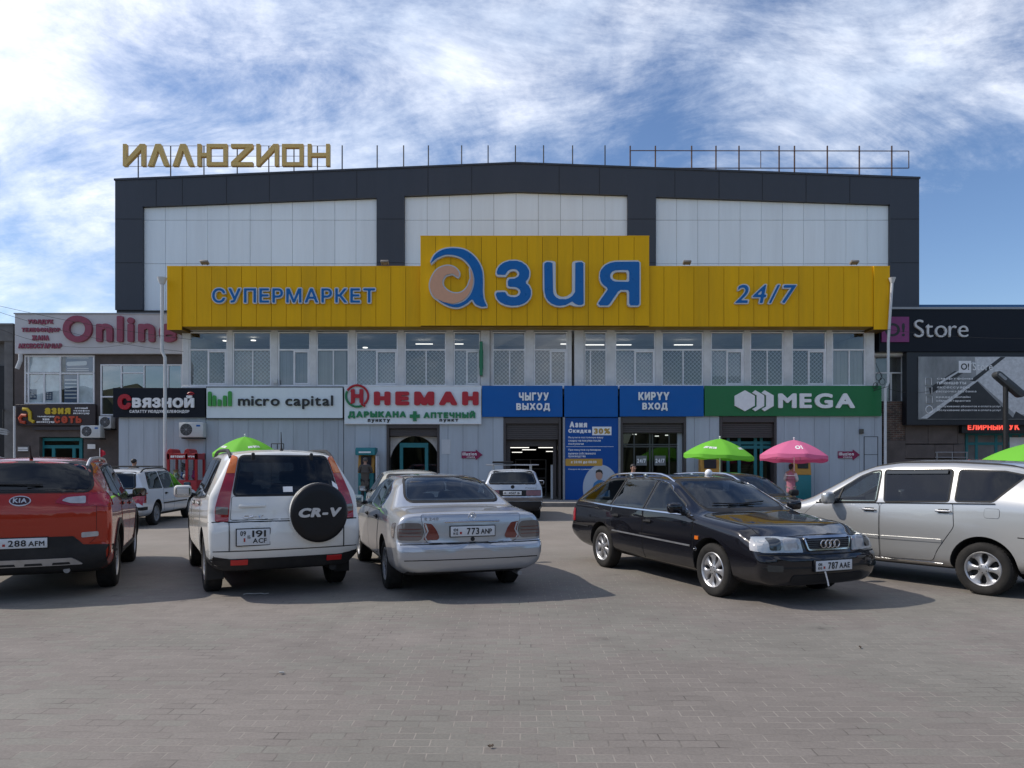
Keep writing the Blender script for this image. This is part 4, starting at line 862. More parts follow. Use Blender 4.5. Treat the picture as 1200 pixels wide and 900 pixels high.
# grey block at the far left
DG = 32.4
t = thing('concrete_building', 'grey concrete building at the left edge of the photo', 'building', (X(-40, DG), DG, .14))
mb = MB(); mb.box(X(-140, DG), X(18.5, DG), DG+.3, DG+12, .14, Z(380, DG)); mb.box(X(-140, DG), X(17, DG), DG-.1, DG+.3, Z(400, DG), Z(382, DG)); mb.box(X(-140, DG), X(17.5, DG), DG-.14, DG+.4, Z(382, DG), Z(379.5, DG)); mb.build('concrete_wall', M_conc, t)
mb = MB(); mb.box(X(6, DG), X(16, DG), DG-.05, DG+.3, .14, Z(400, DG)); mb.box(X(-60, DG), X(-20, DG), DG-.05, DG+.3, .14, Z(400, DG)); mb.build('concrete_pillar', M_conc, t)
mb = MB(); mb.box(X(-20, DG), X(6, DG), DG+.18, DG+.29, .5, Z(428, DG)); mb.build('dark_window', M_black, t)
t = thing('hanging_light_sign', 'small pale sign plate hanging at the left edge beside the concrete pillar', 'sign', (X(3, 31.5), 31.5, Z(509, 31.5)))
mb = MB(); d = 31.5
for k in range(3): mb.prism(px_poly([(-4, 501+k*2.5), (8, 503+k*2.5), (11, 506+k*1.2), (8, 505+k*2.5), (-4, 503+k*2.5)], d), d-.03, d+.03)
mb.build('sign_plate', mat('sign_pale', (.35, .36, .36), .5, noise=.2), t); mb = MB(); mb.tube([W(4, 501, d), W(4, 480, d)], .03, 6); mb.tube([W(4, 480, d), W(4, 480, d+1)], .03, 6); mb.build('bracket', M_black, t)
t = thing('wall_pipe', 'pale vertical pipe left of the dark brown signboard', 'pipe', (X(17, 30.9), 30.9, .14)); mb = MB(); d = 30.9; mb.tube([W(17, 476, d), Vector((X(17, d), d, .14))], .05, 8); mb.build('pipe', M_pipe, t)
mb = MB(); mb.tube([W(17, 488, d), W(17, 488, d+.3)], .03, 6); mb.build('clamp', M_metal, t)
t = thing('gutter_outlet', 'short bent white gutter outlet under the rose-red lettered signboard', 'drain pipe', (X(23, 30.9), 30.9, Z(432, 30.9))); mb = MB(); mb.tube([W(24, 415, d), W(24, 422, d), W(20, 432, d)], .085, 9); mb.build('pipe', M_pipe, t)
tg = MB(); d = DN-.0; tg.box(X(20.5, d), X(34, d), d-.02, d+.01, Z(529, d), Z(523, d)); tg.cur = 1
for k in range(2): tg.box(X(21.5, d), X(33, d), d-.028, d-.021, Z(526+k*2.5, d), Z(524.3+k*2.5, d))
tag(tg.build('wall_plaque', [M_conc, M_wlet], loc=(X(27, d), d, Z(529, d))), 'small grey plaque with white lines on brown stone beside the teal door', 'plaque')
tg = MB(); tg.box(X(103, d), X(112, d), d-.03, d+.01, Z(526, d), Z(520.5, d)); tag(tg.build('wall_notice', M_wlet, loc=(X(107, d), d, Z(526, d))), 'small white notice plate on brown stone under the air conditioners', 'notice')
# air conditioners
M_acw = mat('ac_white', (.56, .57, .56), .5, noise=.06, dirt=((.35, .33, .3), .3))
def aircon(lbl, a, b, y0, y1, d, fan):
    x0, x1, z0, z1 = X(a, d), X(b, d), Z(y1, d), Z(y0, d); w_, h_ = x1-x0, z1-z0
    t = thing('air_conditioner', lbl, 'air conditioner', ((x0+x1)/2, d, z0), group='air conditioner units on the walls')
    mb = MB(); rbox(mb, (0, .18, h_/2), (w_, .36, h_), .03); mb.build('casing', M_acw, t, world=False)
    r = h_*.40; fx = -w_/2+r+.06 if fan < 0 else w_/2-r-.06
    Mx = Matrix.Translation((fx, -.004, h_*.52)) @ Matrix.Rotation(R(90), 4, 'X')
    mb = MB(); mb.lathe([(.001, .002), (r, .002), (r, -.02), (r*.94, -.02)], 24, Mx); mb.build('fan_opening', M_black, t, world=False)
    mb = MB()
    for k in range(1, 6): mb.lathe([(r*k/6-.004, .004), (r*k/6+.004, .004), (r*k/6+.004, .012), (r*k/6-.004, .012)], 20, Mx, closed=True)
    for k in range(8): mb.tube([Mx @ Vector((.02*math.cos(k*.785), .02*math.sin(k*.785), .009)), Mx @ Vector((r*math.cos(k*.785), r*math.sin(k*.785), .009))], .004, 4)
    mb.lathe([(.001, .013), (r*.16, .013), (r*.16, .004)], 12, Mx); mb.build('fan_guard', M_metal if fan > -2 else M_acw, t, world=False)
    mb = MB(); mb.box(w_*.22, w_*.38, -.004, .01, h_*.72, h_*.84); mb.build('badge', M_blue, t, world=False)
    mb = MB(); mb.box(-w_*.4, w_*.45, .02, .5, -.06, -.005); mb.build('wall_bracket', M_black, t, world=False)
aircon('white air conditioner on brown stone wall, its fan facing beside the black signboard', 115.5, 130, 487.5, 502, 30.75, -1); aircon('wide white air conditioner under the right end of the brown signboard', 94, 117.5, 498.5, 513, 30.5, -1); aircon('white air conditioner on grey cladding under the black signboard, above the red machine', 209.5, 238, 495, 512.5, 29.7, -1)
# loose cables across the left sign (things, strung between the houses)
M_cable = mat('cable', (.02, .02, .02), .6)
def cable(lbl, p, q, sag, r=.007, n=14):
    mb = MB(); p, q = Vector(p), Vector(q)
    mb.tube([p.lerp(q, i/n)-Vector((0, 0, sag*4*(i/n)*(1-i/n))) for i in range(n+1)], r, 5); tag(mb.build('overhead_cable', M_cable, loc=tuple(p)), lbl, 'cable', 'overhead cables')
cable('topmost thin overhead cable running down from the left edge to the yellow fascia', W(-40, 349, 27), W(225, 398, 29.3), .15); cable('middle overhead cable crossing the big rose-red letters', W(-40, 352, 27.5), W(215, 412, 29.5), .3); cable('lowest overhead cable sagging across the dirty white signboard', W(-40, 366, 28), W(190, 392, 29.2), .9)
cable('thin cable crossing the black fascia of the store on the right', W(1040, 386, 29.4), W(1290, 392, 29), .25); cable('thin cable from the right drain pipe to the billboard', W(1040, 455, 29.3), W(1105, 452, 30.6), .25)

# ================================================================== neighbour on the right: O! Store
DO = 31.0
rb = thing('store_building', 'dark store building at the right with brick, stone and teal framed entrance', 'building', (X(1120, DO), DO, .14))
M_brick = bpy.data.materials.new('old_brick'); M_brick.use_nodes = True; _t = M_brick.node_tree
_b = _t.nodes['Principled BSDF']; _tc = _t.nodes.new('ShaderNodeTexCoord'); _mp = _t.nodes.new('ShaderNodeMapping'); _mp.inputs['Rotation'].default_value = (R(-90), 0, 0); _t.links.new(_tc.outputs['Object'], _mp.inputs[0])
_br = _t.nodes.new('ShaderNodeTexBrick'); _br.inputs['Scale'].default_value = 1; _br.inputs['Brick Width'].default_value = .25; _br.inputs['Row Height'].default_value = .08; _br.inputs['Mortar Size'].default_value = .012
_br.inputs['Color1'].default_value = (.13, .07, .05, 1); _br.inputs['Color2'].default_value = (.07, .05, .045, 1); _br.inputs['Mortar'].default_value = (.16, .14, .12, 1); _t.links.new(_mp.outputs[0], _br.inputs['Vector'])
_n = _t.nodes.new('ShaderNodeTexNoise'); _n.inputs['Scale'].default_value = 4; _n.inputs['Detail'].default_value = 8; _t.links.new(_tc.outputs['Object'], _n.inputs['Vector'])
_m = _t.nodes.new('ShaderNodeMix'); _m.data_type = 'RGBA'; _m.blend_type = 'OVERLAY'; _m.inputs[0].default_value = .8; _t.links.new(_br.outputs['Color'], _m.inputs[6]); _t.links.new(_n.outputs[0], _m.inputs[7]); _t.links.new(_m.outputs[2], _b.inputs['Base Color']); _b.inputs['Roughness'].default_value = .95
_bp = _t.nodes.new('ShaderNodeBump'); _bp.inputs['Strength'].default_value = .8; _bp.inputs['Distance'].default_value = .03; _t.links.new(_n.outputs[0], _bp.inputs['Height']); _t.links.new(_bp.outputs[0], _b.inputs['Normal'])
mb = MB(); d = DO
mb.box(X(1025, d), X(1330, d), d+.5, d+12, .14, Z(366, d)); mb.build('main_wall', M_conc, rb)
mb = MB(); mb.box(X(1036, d), X(1062, d), d+.05, d+.5, .14, Z(470, d)); mb.build('brick_wall', M_brick, rb)
M_stone = mat('stone_cladding', (.12, .095, .085), .8, noise=.3, nscale=1.6, dirt=((.06, .055, .05), .5), bump=.3, bscale=18)
mb = MB(); mb.cur = 0
rows = [(498, 520), (521, 537), (538, 556), (557, 600)]
for y0, y1 in rows:
    x = 1061
    while x < 1131:
        xe = min(x+random.choice((22, 27, 35)), 1131); mb.box(X(x, d)+.008, X(xe, d)-.008, d+.02+random.uniform(-.012, .012), d+.5, Z(y1, d), Z(y0, d)); x = xe
mb.box(X(1039, d), X(1061, d), d+.0, d+.04, .14, Z(516, d)); mb.build('stone_wall', M_stone, rb, bevel=.008)
simple_window(rb, 1024, 1062, 415, 472, d+.3, [(1057, 416, 472), (1044, 437, 472)], [(437, 1024, 1057)], M_frame, M_glass)
mb = MB(); mb.box(X(1020, d), X(1067, d), d-.12, d+.4, Z(417, d), Z(411.5, d)); mb.build('window_head', M_frame, rb, bevel=.01)
mb = MB(); mb.box(X(1060.5, d), X(1065, d), d-.06, d+.3, Z(498, d), Z(417.5, d)); mb.build('white_post', M_frame, rb)
simple_window(rb, 1131, 1290, 507, 600, d+.5, [(1144, 508, 600), (1167, 508, 600), (1176, 508, 600), (1184, 508, 600), (1195, 508, 600)], [(520, 1131, 1200)], M_teal, M_dglass, .12, 'door')
mb = MB(); mb.box(X(1192, d), X(1290, d), d+.46, d+.48, Z(525, d), Z(512, d)); mb.build('door_poster', M_frame, rb)
mb = MB()
for k in range(2): mb.tube([W(1096, 530+k*6, d-1.2), W(1134, 530+k*6, d-1.2)], .02, 6)
for xx in (1098, 1116, 1133): mb.tube([W(xx, 530, d-1.2), Vector((X(xx, d-1.2), d-1.2, .14))], .02, 6)
tag(mb.build('hand_rail', M_metal, loc=(X(1115, d-1.2), d-1.2, .14)), 'low grey metal handrail before the stone wall of the right store', 'handrail')
t = board('store_fascia_sign', 'black fascia sign with white letters and a magenta square', 1030, 1330, 362.5, 412, M_navy, DO-.5, thick=.6)
d3 = DO-.5
mb = MB(); mb.box(X(1028, d3), X(1330, d3), d3-.05, d3+1.2, Z(362.5, d3), Z(360, d3)); mb.build('coping', M_metal, t)
mb = MB(); mb.box(X(1032.5, d3), X(1064.5, d3), d3-.06, d3, Z(401, d3), Z(371.5, d3)); mb.cur = 1; text_into(mb, 'O!', X(1036, d3), X(1059.5, d3), Z(394.5, d3), Z(379, d3), d3-.066, .005, bold=.02); mb.build('magenta_square', [mat('magenta_square', (.23, .035, .16), .5, noise=.1), M_ltblk], t)
words(t, 'Store', 1070.5, 1133.5, 375, 395.5, mat('letter_grey', (.58, .58, .58), .4), d3, -.006, gap=.07, depth=.08)
mb = MB(); mb.box(X(1075, 40), X(1400, 40), 40, 50, Z(358, 40)-.3, Z(357, 40)); mb.box(X(1075, 40)+.2, X(1400, 40), 40.2, 50, .14, Z(358, 40)-.3)
tag(mb.build('blue_roof_building', mat('roof_blue', (.02, .12, .3), .5, noise=.1), loc=(X(1200, 40), 45, .14)), 'strip of blue roof showing behind the black fascia at the right', 'building')
# billboard with the phones
d4 = DO-.45
t = thing('phone_billboard', 'large grey billboard with phones and white text under the black fascia', 'billboard', (X(1150, d4), d4, Z(495, d4)))
mb = MB(); mb.box(X(1063, d4), X(1330, d4), d4+.02, d4+.4, Z(498, d4), Z(412.2, d4)); mb.build('frame', mat('bill_frame', (.012, .014, .02), .4), t, bevel=.01)
M_bg = mat('bill_grey', (.27, .28, .285), .4, noise=.6, nscale=.55, stretch=(1, 1, .4))
mb = MB(); mb.box(X(1076, d4), X(1330, d4), d4-.02, d4+.02, Z(491.5, d4), Z(418, d4)); mb.build('printed_panel', M_bg, t)
M_bd = mat('bill_dark', (.03, .031, .034), .4, noise=.3, nscale=2); M_bl = mat('bill_pale', (.55, .56, .57), .4, noise=.2)
mb = MB(); L_ = 0
def patch(pts, mi, k): mb.mat(mi).prism(px_poly(pts, d4), d4-.022-.002*k, d4-.0205-.002*(k-1))
patch([(1142, 418.5), (1200, 418.5), (1330, 418.5), (1330, 480), (1190, 486), (1144, 445)], 1, 1); patch([(1078, 491), (1144, 446), (1188, 491)], 0, 1); patch([(1088, 455), (1118, 435), (1130, 436), (1090, 462)], 0, 2); patch([(1136, 446), (1172, 418.5), (1178, 418.5), (1142, 447)], 0, 3); patch([(1078, 490.5), (1150, 440), (1153, 441), (1086, 490.5)], 1, 3); patch([(1100, 448), (1140, 424), (1141, 425), (1100, 451)], 1, 4); patch([(1190, 482), (1200, 488), (1215, 478), (1230, 491), (1186, 491)], 0, 3)
mb.build('printed_phones', [M_bd, M_bl], t, smooth=False)
mb = MB(); mb.box(X(1123, d4), X(1137.5, d4), d4-.034, d4-.032, Z(437, d4), Z(423, d4)); mb.cur = 1; text_into(mb, 'O!', X(1125.5, d4), X(1135, d4), Z(433.5, d4), Z(426, d4), d4-.04, .004, bold=.02); mb.build('logo_square', [M_frame, M_ltblk], t)
words(t, 'Store', 1140, 1163, 425, 434, M_wlet, d4-.03, .0, depth=.006)
for k, (y, a, b) in enumerate(((444, 1098, 1140), (449, 1098, 1132), (454.5, 1098, 1136), (459, 1097, 1144), (465.5, 1097, 1137), (470, 1097, 1137))): words(t, ('смартфоны', 'планшеты', 'аксессуары', 'рассрочка без банка', 'кредит онлайн', 'обмен и гарантия')[k], a, b, y-1.6, y+1.4, M_wlet, d4-.03, .0, depth=.005, name='small_lettering', res=18)
for y in (476.5, 481): words(t, 'обслуживание абонентов и оплата услуг', 1098, 1173, y-1.5, y+1.3, M_wlet, d4-.03, .0, depth=.005, name='small_lettering', res=18)
mb = MB()
for (xx, yy) in ((1088, 447), (1088.5, 457.5), (1089, 468.5)): mb.tube([W(xx-3.6, yy-4, d4-.034), W(xx+3.6, yy-4, d4-.034), W(xx+3.6, yy+4, d4-.034), W(xx-3.6, yy+4, d4-.034)], .018, 4, closed=True)
mb.tube([W(1089+4.2*math.cos(a*.5), 480+4.4*math.sin(a*.5), d4-.034) for a in range(12)], .018, 4, closed=True); mb.build('icon', M_wlet, t)
# LED sign
t = board('led_sign', 'black LED sign with glowing red letters under the billboard', 1127, 1330, 494, 507.5, M_black, DO-.2, thick=.3); d5 = DO-.2
M_led = mat('led_red', (1, .10, .07), emit=.75)
words(t, 'ЕЛИРНЫЙ', 1134, 1175.5, 496, 503.8, M_led, d5, .03, gap=.10, depth=.01); words(t, 'УК', 1182, 1194.5, 496, 503.8, M_led, d5, .03, depth=.01)
# street lamp
d6 = 28.6
t = thing('street_lamp', 'black street lamp pole with long dark head before the billboard', 'street lamp', (X(1178.5, d6), d6, .14))
mb = MB(); mb.tube([Vector((X(1178.5, d6), d6, .14)), W(1178.5, 451, d6)], .095, 10); mb.build('pole', M_black, t)
mb = MB(); mb.prism(round_poly(px_poly([(1162, 440), (1167, 434), (1199, 461), (1194, 467.5)], d6), .16, 4), d6-.22, d6+.10); mb.build('lamp_head', mat('lamp_dark', (.05, .053, .057), .4, noise=.15), t, bevel=.03, seg=2)
mb = MB(); mb.prism(round_poly(px_poly([(1165.5, 439.8), (1167.4, 437.4), (1176, 444.5), (1174, 447)], d6), .06, 3), d6-.235, d6-.21); mb.build('lens', M_metal, t)
mb = MB()
for (xx, yy, r) in ((1030, 441, .13), (1026, 452, .10), (1034, 447, .11)):
    mb.tube([W(xx, yy, 29.9)+Vector((r*math.cos(a*.5), .02*math.sin(a), r*1.3*math.sin(a*.5))) for a in range(26)], .012, 4)
mb.tube([W(1026, 425, 29.9), W(1033, 441, 29.9), W(1024, 458, 29.9), W(1040, 453, 29.3)], .012, 4); tag(mb.build('cable_coil', M_cable, loc=W(1030, 450, 29.9)), 'tangled coil of cables at the right end of the window row', 'cable')
bx = MB(); rbox(bx, (X(323, 30.2), 30.2, Z(447, 30.2)), (.17, .1, .2), .02); tag(bx.build('wall_lamp_box', M_acw, loc=W(323, 450, 30.2)), 'small white box on the window pier above the white signboard with green bars', 'box')

# ================================================================== street things before the shops
def umbrella(lbl, px, pyt, pyr, halfpx, d, col, dirv=(0, 0), logo=None, marks=True, grp='market umbrellas'):
    m1 = MATS.get('fab_'+col[0]) or bpy.data.materials.new('fab_'+col[0])
    if 'fab_'+col[0] not in MATS:
        m1.use_nodes = True; b = m1.node_tree.nodes['Principled BSDF']; b.inputs['Base Color'].default_value = (*col[1], 1); b.inputs['Roughness'].default_value = .75
        tr = m1.node_tree.nodes.new('ShaderNodeBsdfTranslucent'); tr.inputs[0].default_value = (*col[1], 1); ms_ = m1.node_tree.nodes.new('ShaderNodeMixShader'); ms_.inputs[0].default_value = .32
        m1.node_tree.links.new(b.outputs[0], ms_.inputs[1]); m1.node_tree.links.new(tr.outputs[0], ms_.inputs[2]); m1.node_tree.links.new(ms_.outputs[0], m1.node_tree.nodes['Material Output'].inputs[0]); MATS['fab_'+col[0]] = m1
    x = X(px, d); zt, zr = Z(pyt, d), Z(pyr, d); rad = halfpx*d/F; base_z = 0.14 if d > 27.5 else 0
    t = thing('market_umbrella', lbl, 'umbrella', (x, d, base_z), group=grp)
    h = zt-zr; n = 8; sub = 8; rings = 12
    tilt = Matrix.Translation((0, 0, zt-base_z)) @ Matrix.Rotation(R(dirv[0]), 4, 'Y') @ Matrix.Rotation(R(dirv[1]), 4, 'X')
    def pt(r_, a, drop=0):
        seg_ = (a*n/(2*math.pi)) % 1; c = abs(seg_-.5)*2            # 1 at ribs, 0 between
        rr = rad*r_*(1-.055*(1-c*c)*r_); z = -h*(.42*r_+.58*r_*r_)-.05*(1-c*c)*r_*(1-.6*r_)-drop
        return tilt @ Vector((rr*math.cos(a), rr*math.sin(a), z))
    mb = MB(); vs = []; fs = []; cnt = n*sub
    for i in range(rings+2):
        for j in range(cnt):
            a = 2*math.pi*(j+.5*0)/cnt+.2
            vs.append(pt(max(i/rings, .004), a) if i <= rings else pt(1.0, a, .13+.02*math.sin(a*n)))
    for i in range(rings+1):
        for j in range(cnt): fs.append((i*cnt+j, i*cnt+(j+1) % cnt, (i+1)*cnt+(j+1) % cnt, (i+1)*cnt+j))
    mb.add(vs, fs); co_ = mb.build('canopy', m1, t, world=False, fixn=False, ang=180)
    for e_ in co_.data.edges:
        p_, q_ = e_.vertices
        if (p_ % cnt == q_ % cnt and p_ % sub == 0) or (p_//cnt == rings and q_//cnt == rings): e_.use_edge_sharp = True
    # 0.2 offset keeps ribs on the sharp creases
    mb = MB()
    for k in range(n):
        a = 2*math.pi*k/n+.2; off = .0
        mb.tube([pt(q, a, .02) for q in (.05, .3, .6, .9, 1)], .008, 4)
    mb.build('rib', M_metal, t, world=False)
    mb = MB(); top = tilt @ Vector((0, 0, .06)); bot = Vector((-(tilt @ Vector((0, 0, -1.0))).x*0, 0, 0)); mb.tube([bot, top], .022, 8); mb.build('pole', M_frame, t, world=False)
    mb = MB(); mb.lathe([(.001, .1), (.08, .1), (.24, .06), (.26, 0), (.001, 0)], 16); mb.build('base', M_conc, t, world=False)
    mb = MB(); mb.ball(top, .035, 8, 6); mb.build('finial', M_frame, t, world=False)
    if logo:
        for (s, ang, rr, ww, hh) in logo:
            mb = MB(); vs, fs, asp = text_mesh(s, .05, .1, 0, 20)
            def mp(u, v): return pt(rr-(v-.5)*hh, ang+(u-.5)*ww, -.012)
            mb.add([mp(a, c)+Vector((0, 0, 0)) for a, b, c in vs[:len(vs)//2]], [f for f in fs if max(f) < len(vs)//2]); mb.build('lettering', M_wlet, t, world=False, fixn=False)
    return t
GRN = ('green', (.20, .62, .05)); PNK = ('pink', (.80, .19, .38))
umbrella('bright green market umbrella behind the white SUV at the left', 287, 511.5, 530, 38, 26.4, GRN, (0, 4), [('мегаком', -2.35, .72, .5, .10), ('мегаком', -.85, .72, .5, .10)])
umbrella('bright green market umbrella behind the black estate car, beside the entrance', 843.5, 514, 533.5, 41.5, 26, GRN, (3, 0), [('мегаком', -2.2, .72, .5, .10), ('мегаком', -.75, .7, .5, .1)])
umbrella('pink market umbrella tilted over the seller in the pink vest', 930.5, 515.5, 535, 39.5, 26.6, PNK, (3, -4), [('O!', -1.75, .70, .28, .20), ('O!', -.5, .7, .3, .2)])
umbrella('bright green market umbrella at the right edge behind the silver minivan', 1211, 518.5, 540, 55, 22.5, GRN, (0, 0), [('мегаком', -2.1, .72, .5, .10)])
# payment terminals
M_orange = mat('terminal_orange', (.45, .22, .02), .45, noise=.1)
def terminal(lbl, px, y0, d, wpx, hood, screen=True):
    x = X(px, d); w_ = wpx*d/F; zt = Z(y0, d)-.14
    t = thing('payment_terminal', lbl, 'payment terminal', (x, d, .14), group='payment terminals by the wall')
    mb = MB(); rbox(mb, (0, 0, (zt-.0)*.28), (w_*.95, .5, zt*.56), .03); mb.build('cabinet', M_teal, t, world=False)
    mb = MB(); mb.prism([(-.22, zt*.56), (.22, zt*.56), (.22, zt-.02), (-.05, zt-.02)], -w_/2, w_/2, 'x'); mb.build('orange_front', M_orange, t, world=False, bevel=.015)
    mb = MB(); mb.box(-w_*.32, w_*.32, -.25, -.12, zt*.70, zt*.90); 
    mb.xf(Matrix.Translation((0, .07, 0))); mb.build('screen', mat('screen_dark', (.03, .03, .04), .15), t, world=False)
    if hood:
        mb = MB(); mb.prism([(-.38, zt-.16), (-.38, zt+.06), (-.30, zt+.15), (.25, zt+.15), (.25, zt-.02), (-.2, zt-.16)], -w_*.6, w_*.6, 'x'); mb.build('hood', M_teal, t, world=False, bevel=.02)
        mb = MB(); mb.box(-w_*.38, w_*.35, -.388, -.381, zt-.07, zt-.01); mb.build('name_strip', M_wlet, t, world=False)
        mb = MB(); mb.box(w_*.62, w_*.68, -.3, .25, zt*.35, zt-.18); mb.build('side_glass', M_frame, t, world=False)
terminal('teal and orange payment terminal used by the man in the dark coat', 430, 529, 29.6, 19, True); terminal('orange payment terminal half hidden under the green umbrella by the entrance', 831, 533, 29.6, 22, False); terminal('orange and teal payment terminal behind the seller in the pink vest', 939, 533, 29.6, 19, False)
# red claw machine
d = 29.2; t = thing('claw_machine', 'red toy claw machine with glass sides against grey cladding', 'claw machine', (X(218, d), d, .14)); M_rm = mat('red_machine', (.33, .012, .015), .35, noise=.1)
x0, x1 = X(201, d)-X(218, d), X(236, d)-X(218, d); ht = Z(531, d)-.14
mb = MB(); rbox(mb, (0, 0, .42), (x1-x0, .8, .84), .03); mb.build('cabinet', M_rm, t, world=False)
mb = MB()
for xx in (x0+.05, x0+.78, x1-.05):
    for yy in (-.36, .36): mb.box(xx-.05, xx+.05, yy-.04, yy+.04, .84, ht)
mb.box(x0, x1, -.40, .40, ht-.26, ht-.02)
for xx in (x0+.1, x0+.78): mb.prism([(xx-.12, ht-.03), (xx+.12, ht-.03), (xx+.08, ht+.12), (xx, ht+.17), (xx-.08, ht+.12)], -.38, .38)
mb.build('frame', M_rm, t, world=False, bevel=.01)
mb = MB(); text_into(mb, 'автомат', x0+.15, x0+.72, ht-.19, ht-.10, -.41, .006, bold=.05, res=20); text_into(mb, 'игра', x0+.85, x1-.1, ht-.19, ht-.11, -.41, .006, bold=.05, res=20); mb.build('lettering', M_wlet, t, world=False)
mb = MB(); mb.box(x0+.09, x0+.74, -.38, -.37, .86, ht-.28); mb.box(x0+.82, x1-.09, -.38, -.37, .86, ht-.28); mb.build('glass_side', M_glass, t, world=False)
for k, (xx, yy, rr, c) in enumerate(((-.4, 0, .14, (.4, .3, .1)), (-.15, .1, .12, (.05, .12, .35)), (.05, -.1, .13, (.5, .5, .5)), (.35, .0, .13, (.4, .05, .2)), (-.3, -.2, .1, (.3, .4, .3)), (-.1, .1, .15, (.08, .08, .09)))):
    mb = MB(); zz = .86+rr+(.25 if k == 5 else 0); mb.ball((xx, yy, zz), rr, 10, 7); mb.ball((xx, yy-.04, zz+rr*1.1), rr*.65, 8, 6); mb.ball((xx-rr*.45, yy-.04, zz+rr*1.7), rr*.25, 6, 4); mb.ball((xx+rr*.45, yy-.04, zz+rr*1.7), rr*.25, 6, 4); mb.build('soft_toy', mat('toy_%d' % k, c, .9), t, world=False)
mb = MB(); mb.tube([(-.2, 0, ht-.26), (-.2, 0, ht-.6)], .02, 6)
for a in range(3): mb.tube([(-.2, 0, ht-.6), (-.2+.12*math.cos(a*2.1), .12*math.sin(a*2.1), ht-.68), (-.2+.06*math.cos(a*2.1), .06*math.sin(a*2.1), ht-.8)], .012, 5)
mb.build('claw', M_metal, t, world=False)
# wire rack behind the left umbrella
mb = MB(); d = 29.4
for q in ((318, 520, 332.5, 520), (318, 527, 332.5, 527), (332.5, 520, 332.5, 600), (318, 520, 318, 600), (325, 520, 325, 527)): mb.tube([W(q[0], q[1], d), W(q[2], q[3], d) if q[3] < 560 else Vector((X(q[2], d), d, .14))], .018, 5)
tag(mb.build('wire_stand', M_black, loc=(X(325, d), d, .14)), 'thin black wire stand behind the green umbrella at the left', 'stand')
# red pennant seen over the red car roof
d = 22.0; t = thing('red_pennant', 'small red pennant on a thin stick behind the red car roof', 'flag', (X(117, d), d, 0))
mb = MB(); mb.tube([(0, 0, 0), (0, 0, Z(525, d))], .012, 6); mb.build('stick', M_frame, t, world=False)
mb = MB(); zt = Z(526.5, d)
vs = []; fs = []
for i in range(7):
    for j in range(4): vs.append((.17*i/6+.0, .03*math.sin(i*.9+j*.3), zt-(.26*j/3)*(1-i/9)-.012*i)); vs.append((.17*i/6+.0, .012+.03*math.sin(i*.9+j*.3), zt-(.26*j/3)*(1-i/9)-.012*i))
for i in range(6):
    for j in range(3):
        a = (i*4+j)*2; b = ((i+1)*4+j)*2; fs += [(a, b, b+2, a+2), (a+1, a+3, b+3, b+1)]
mb.add(vs, fs); mb.build('cloth', mat('red_cloth', (.45, .01, .03), .8), t, world=False)

# ================================================================== people
SKIN = mat('skin', (.36, .20, .14), .6, noise=.05); HAIR = mat('hair_black', (.012, .010, .010), .55, noise=.3, nscale=30)
def skin_mesh(name, joints, bones, m, parent, lvl=2, root=0):
    me = bpy.data.meshes.new(name); me.from_pydata([j[:3] for j in joints], bones, []); o = bpy.data.objects.new(name, me); COL.objects.link(o)
    bm = bmesh.new(); bm.from_mesh(me); ly = bm.verts.layers.skin.verify(); bm.verts.ensure_lookup_table()
    for i, j in enumerate(joints): bm.verts[i][ly].radius = (j[3], j[4] if len(j) > 4 else j[3]); bm.verts[i][ly].use_root = (i == root)
    bm.to_mesh(me); bm.free()
    o.modifiers.new('skin', 'SKIN'); s_ = o.modifiers.new('sub', 'SUBSURF'); s_.levels = lvl; s_.render_levels = lvl
    dg = bpy.context.evaluated_depsgraph_get(); m2 = bpy.data.meshes.new_from_object(o.evaluated_get(dg)); o.modifiers.clear(); o.data = m2
    m2.materials.clear(); m2.materials.append(m); m2.polygons.foreach_set('use_smooth', [True]*len(m2.polygons)); o.parent = parent; return o
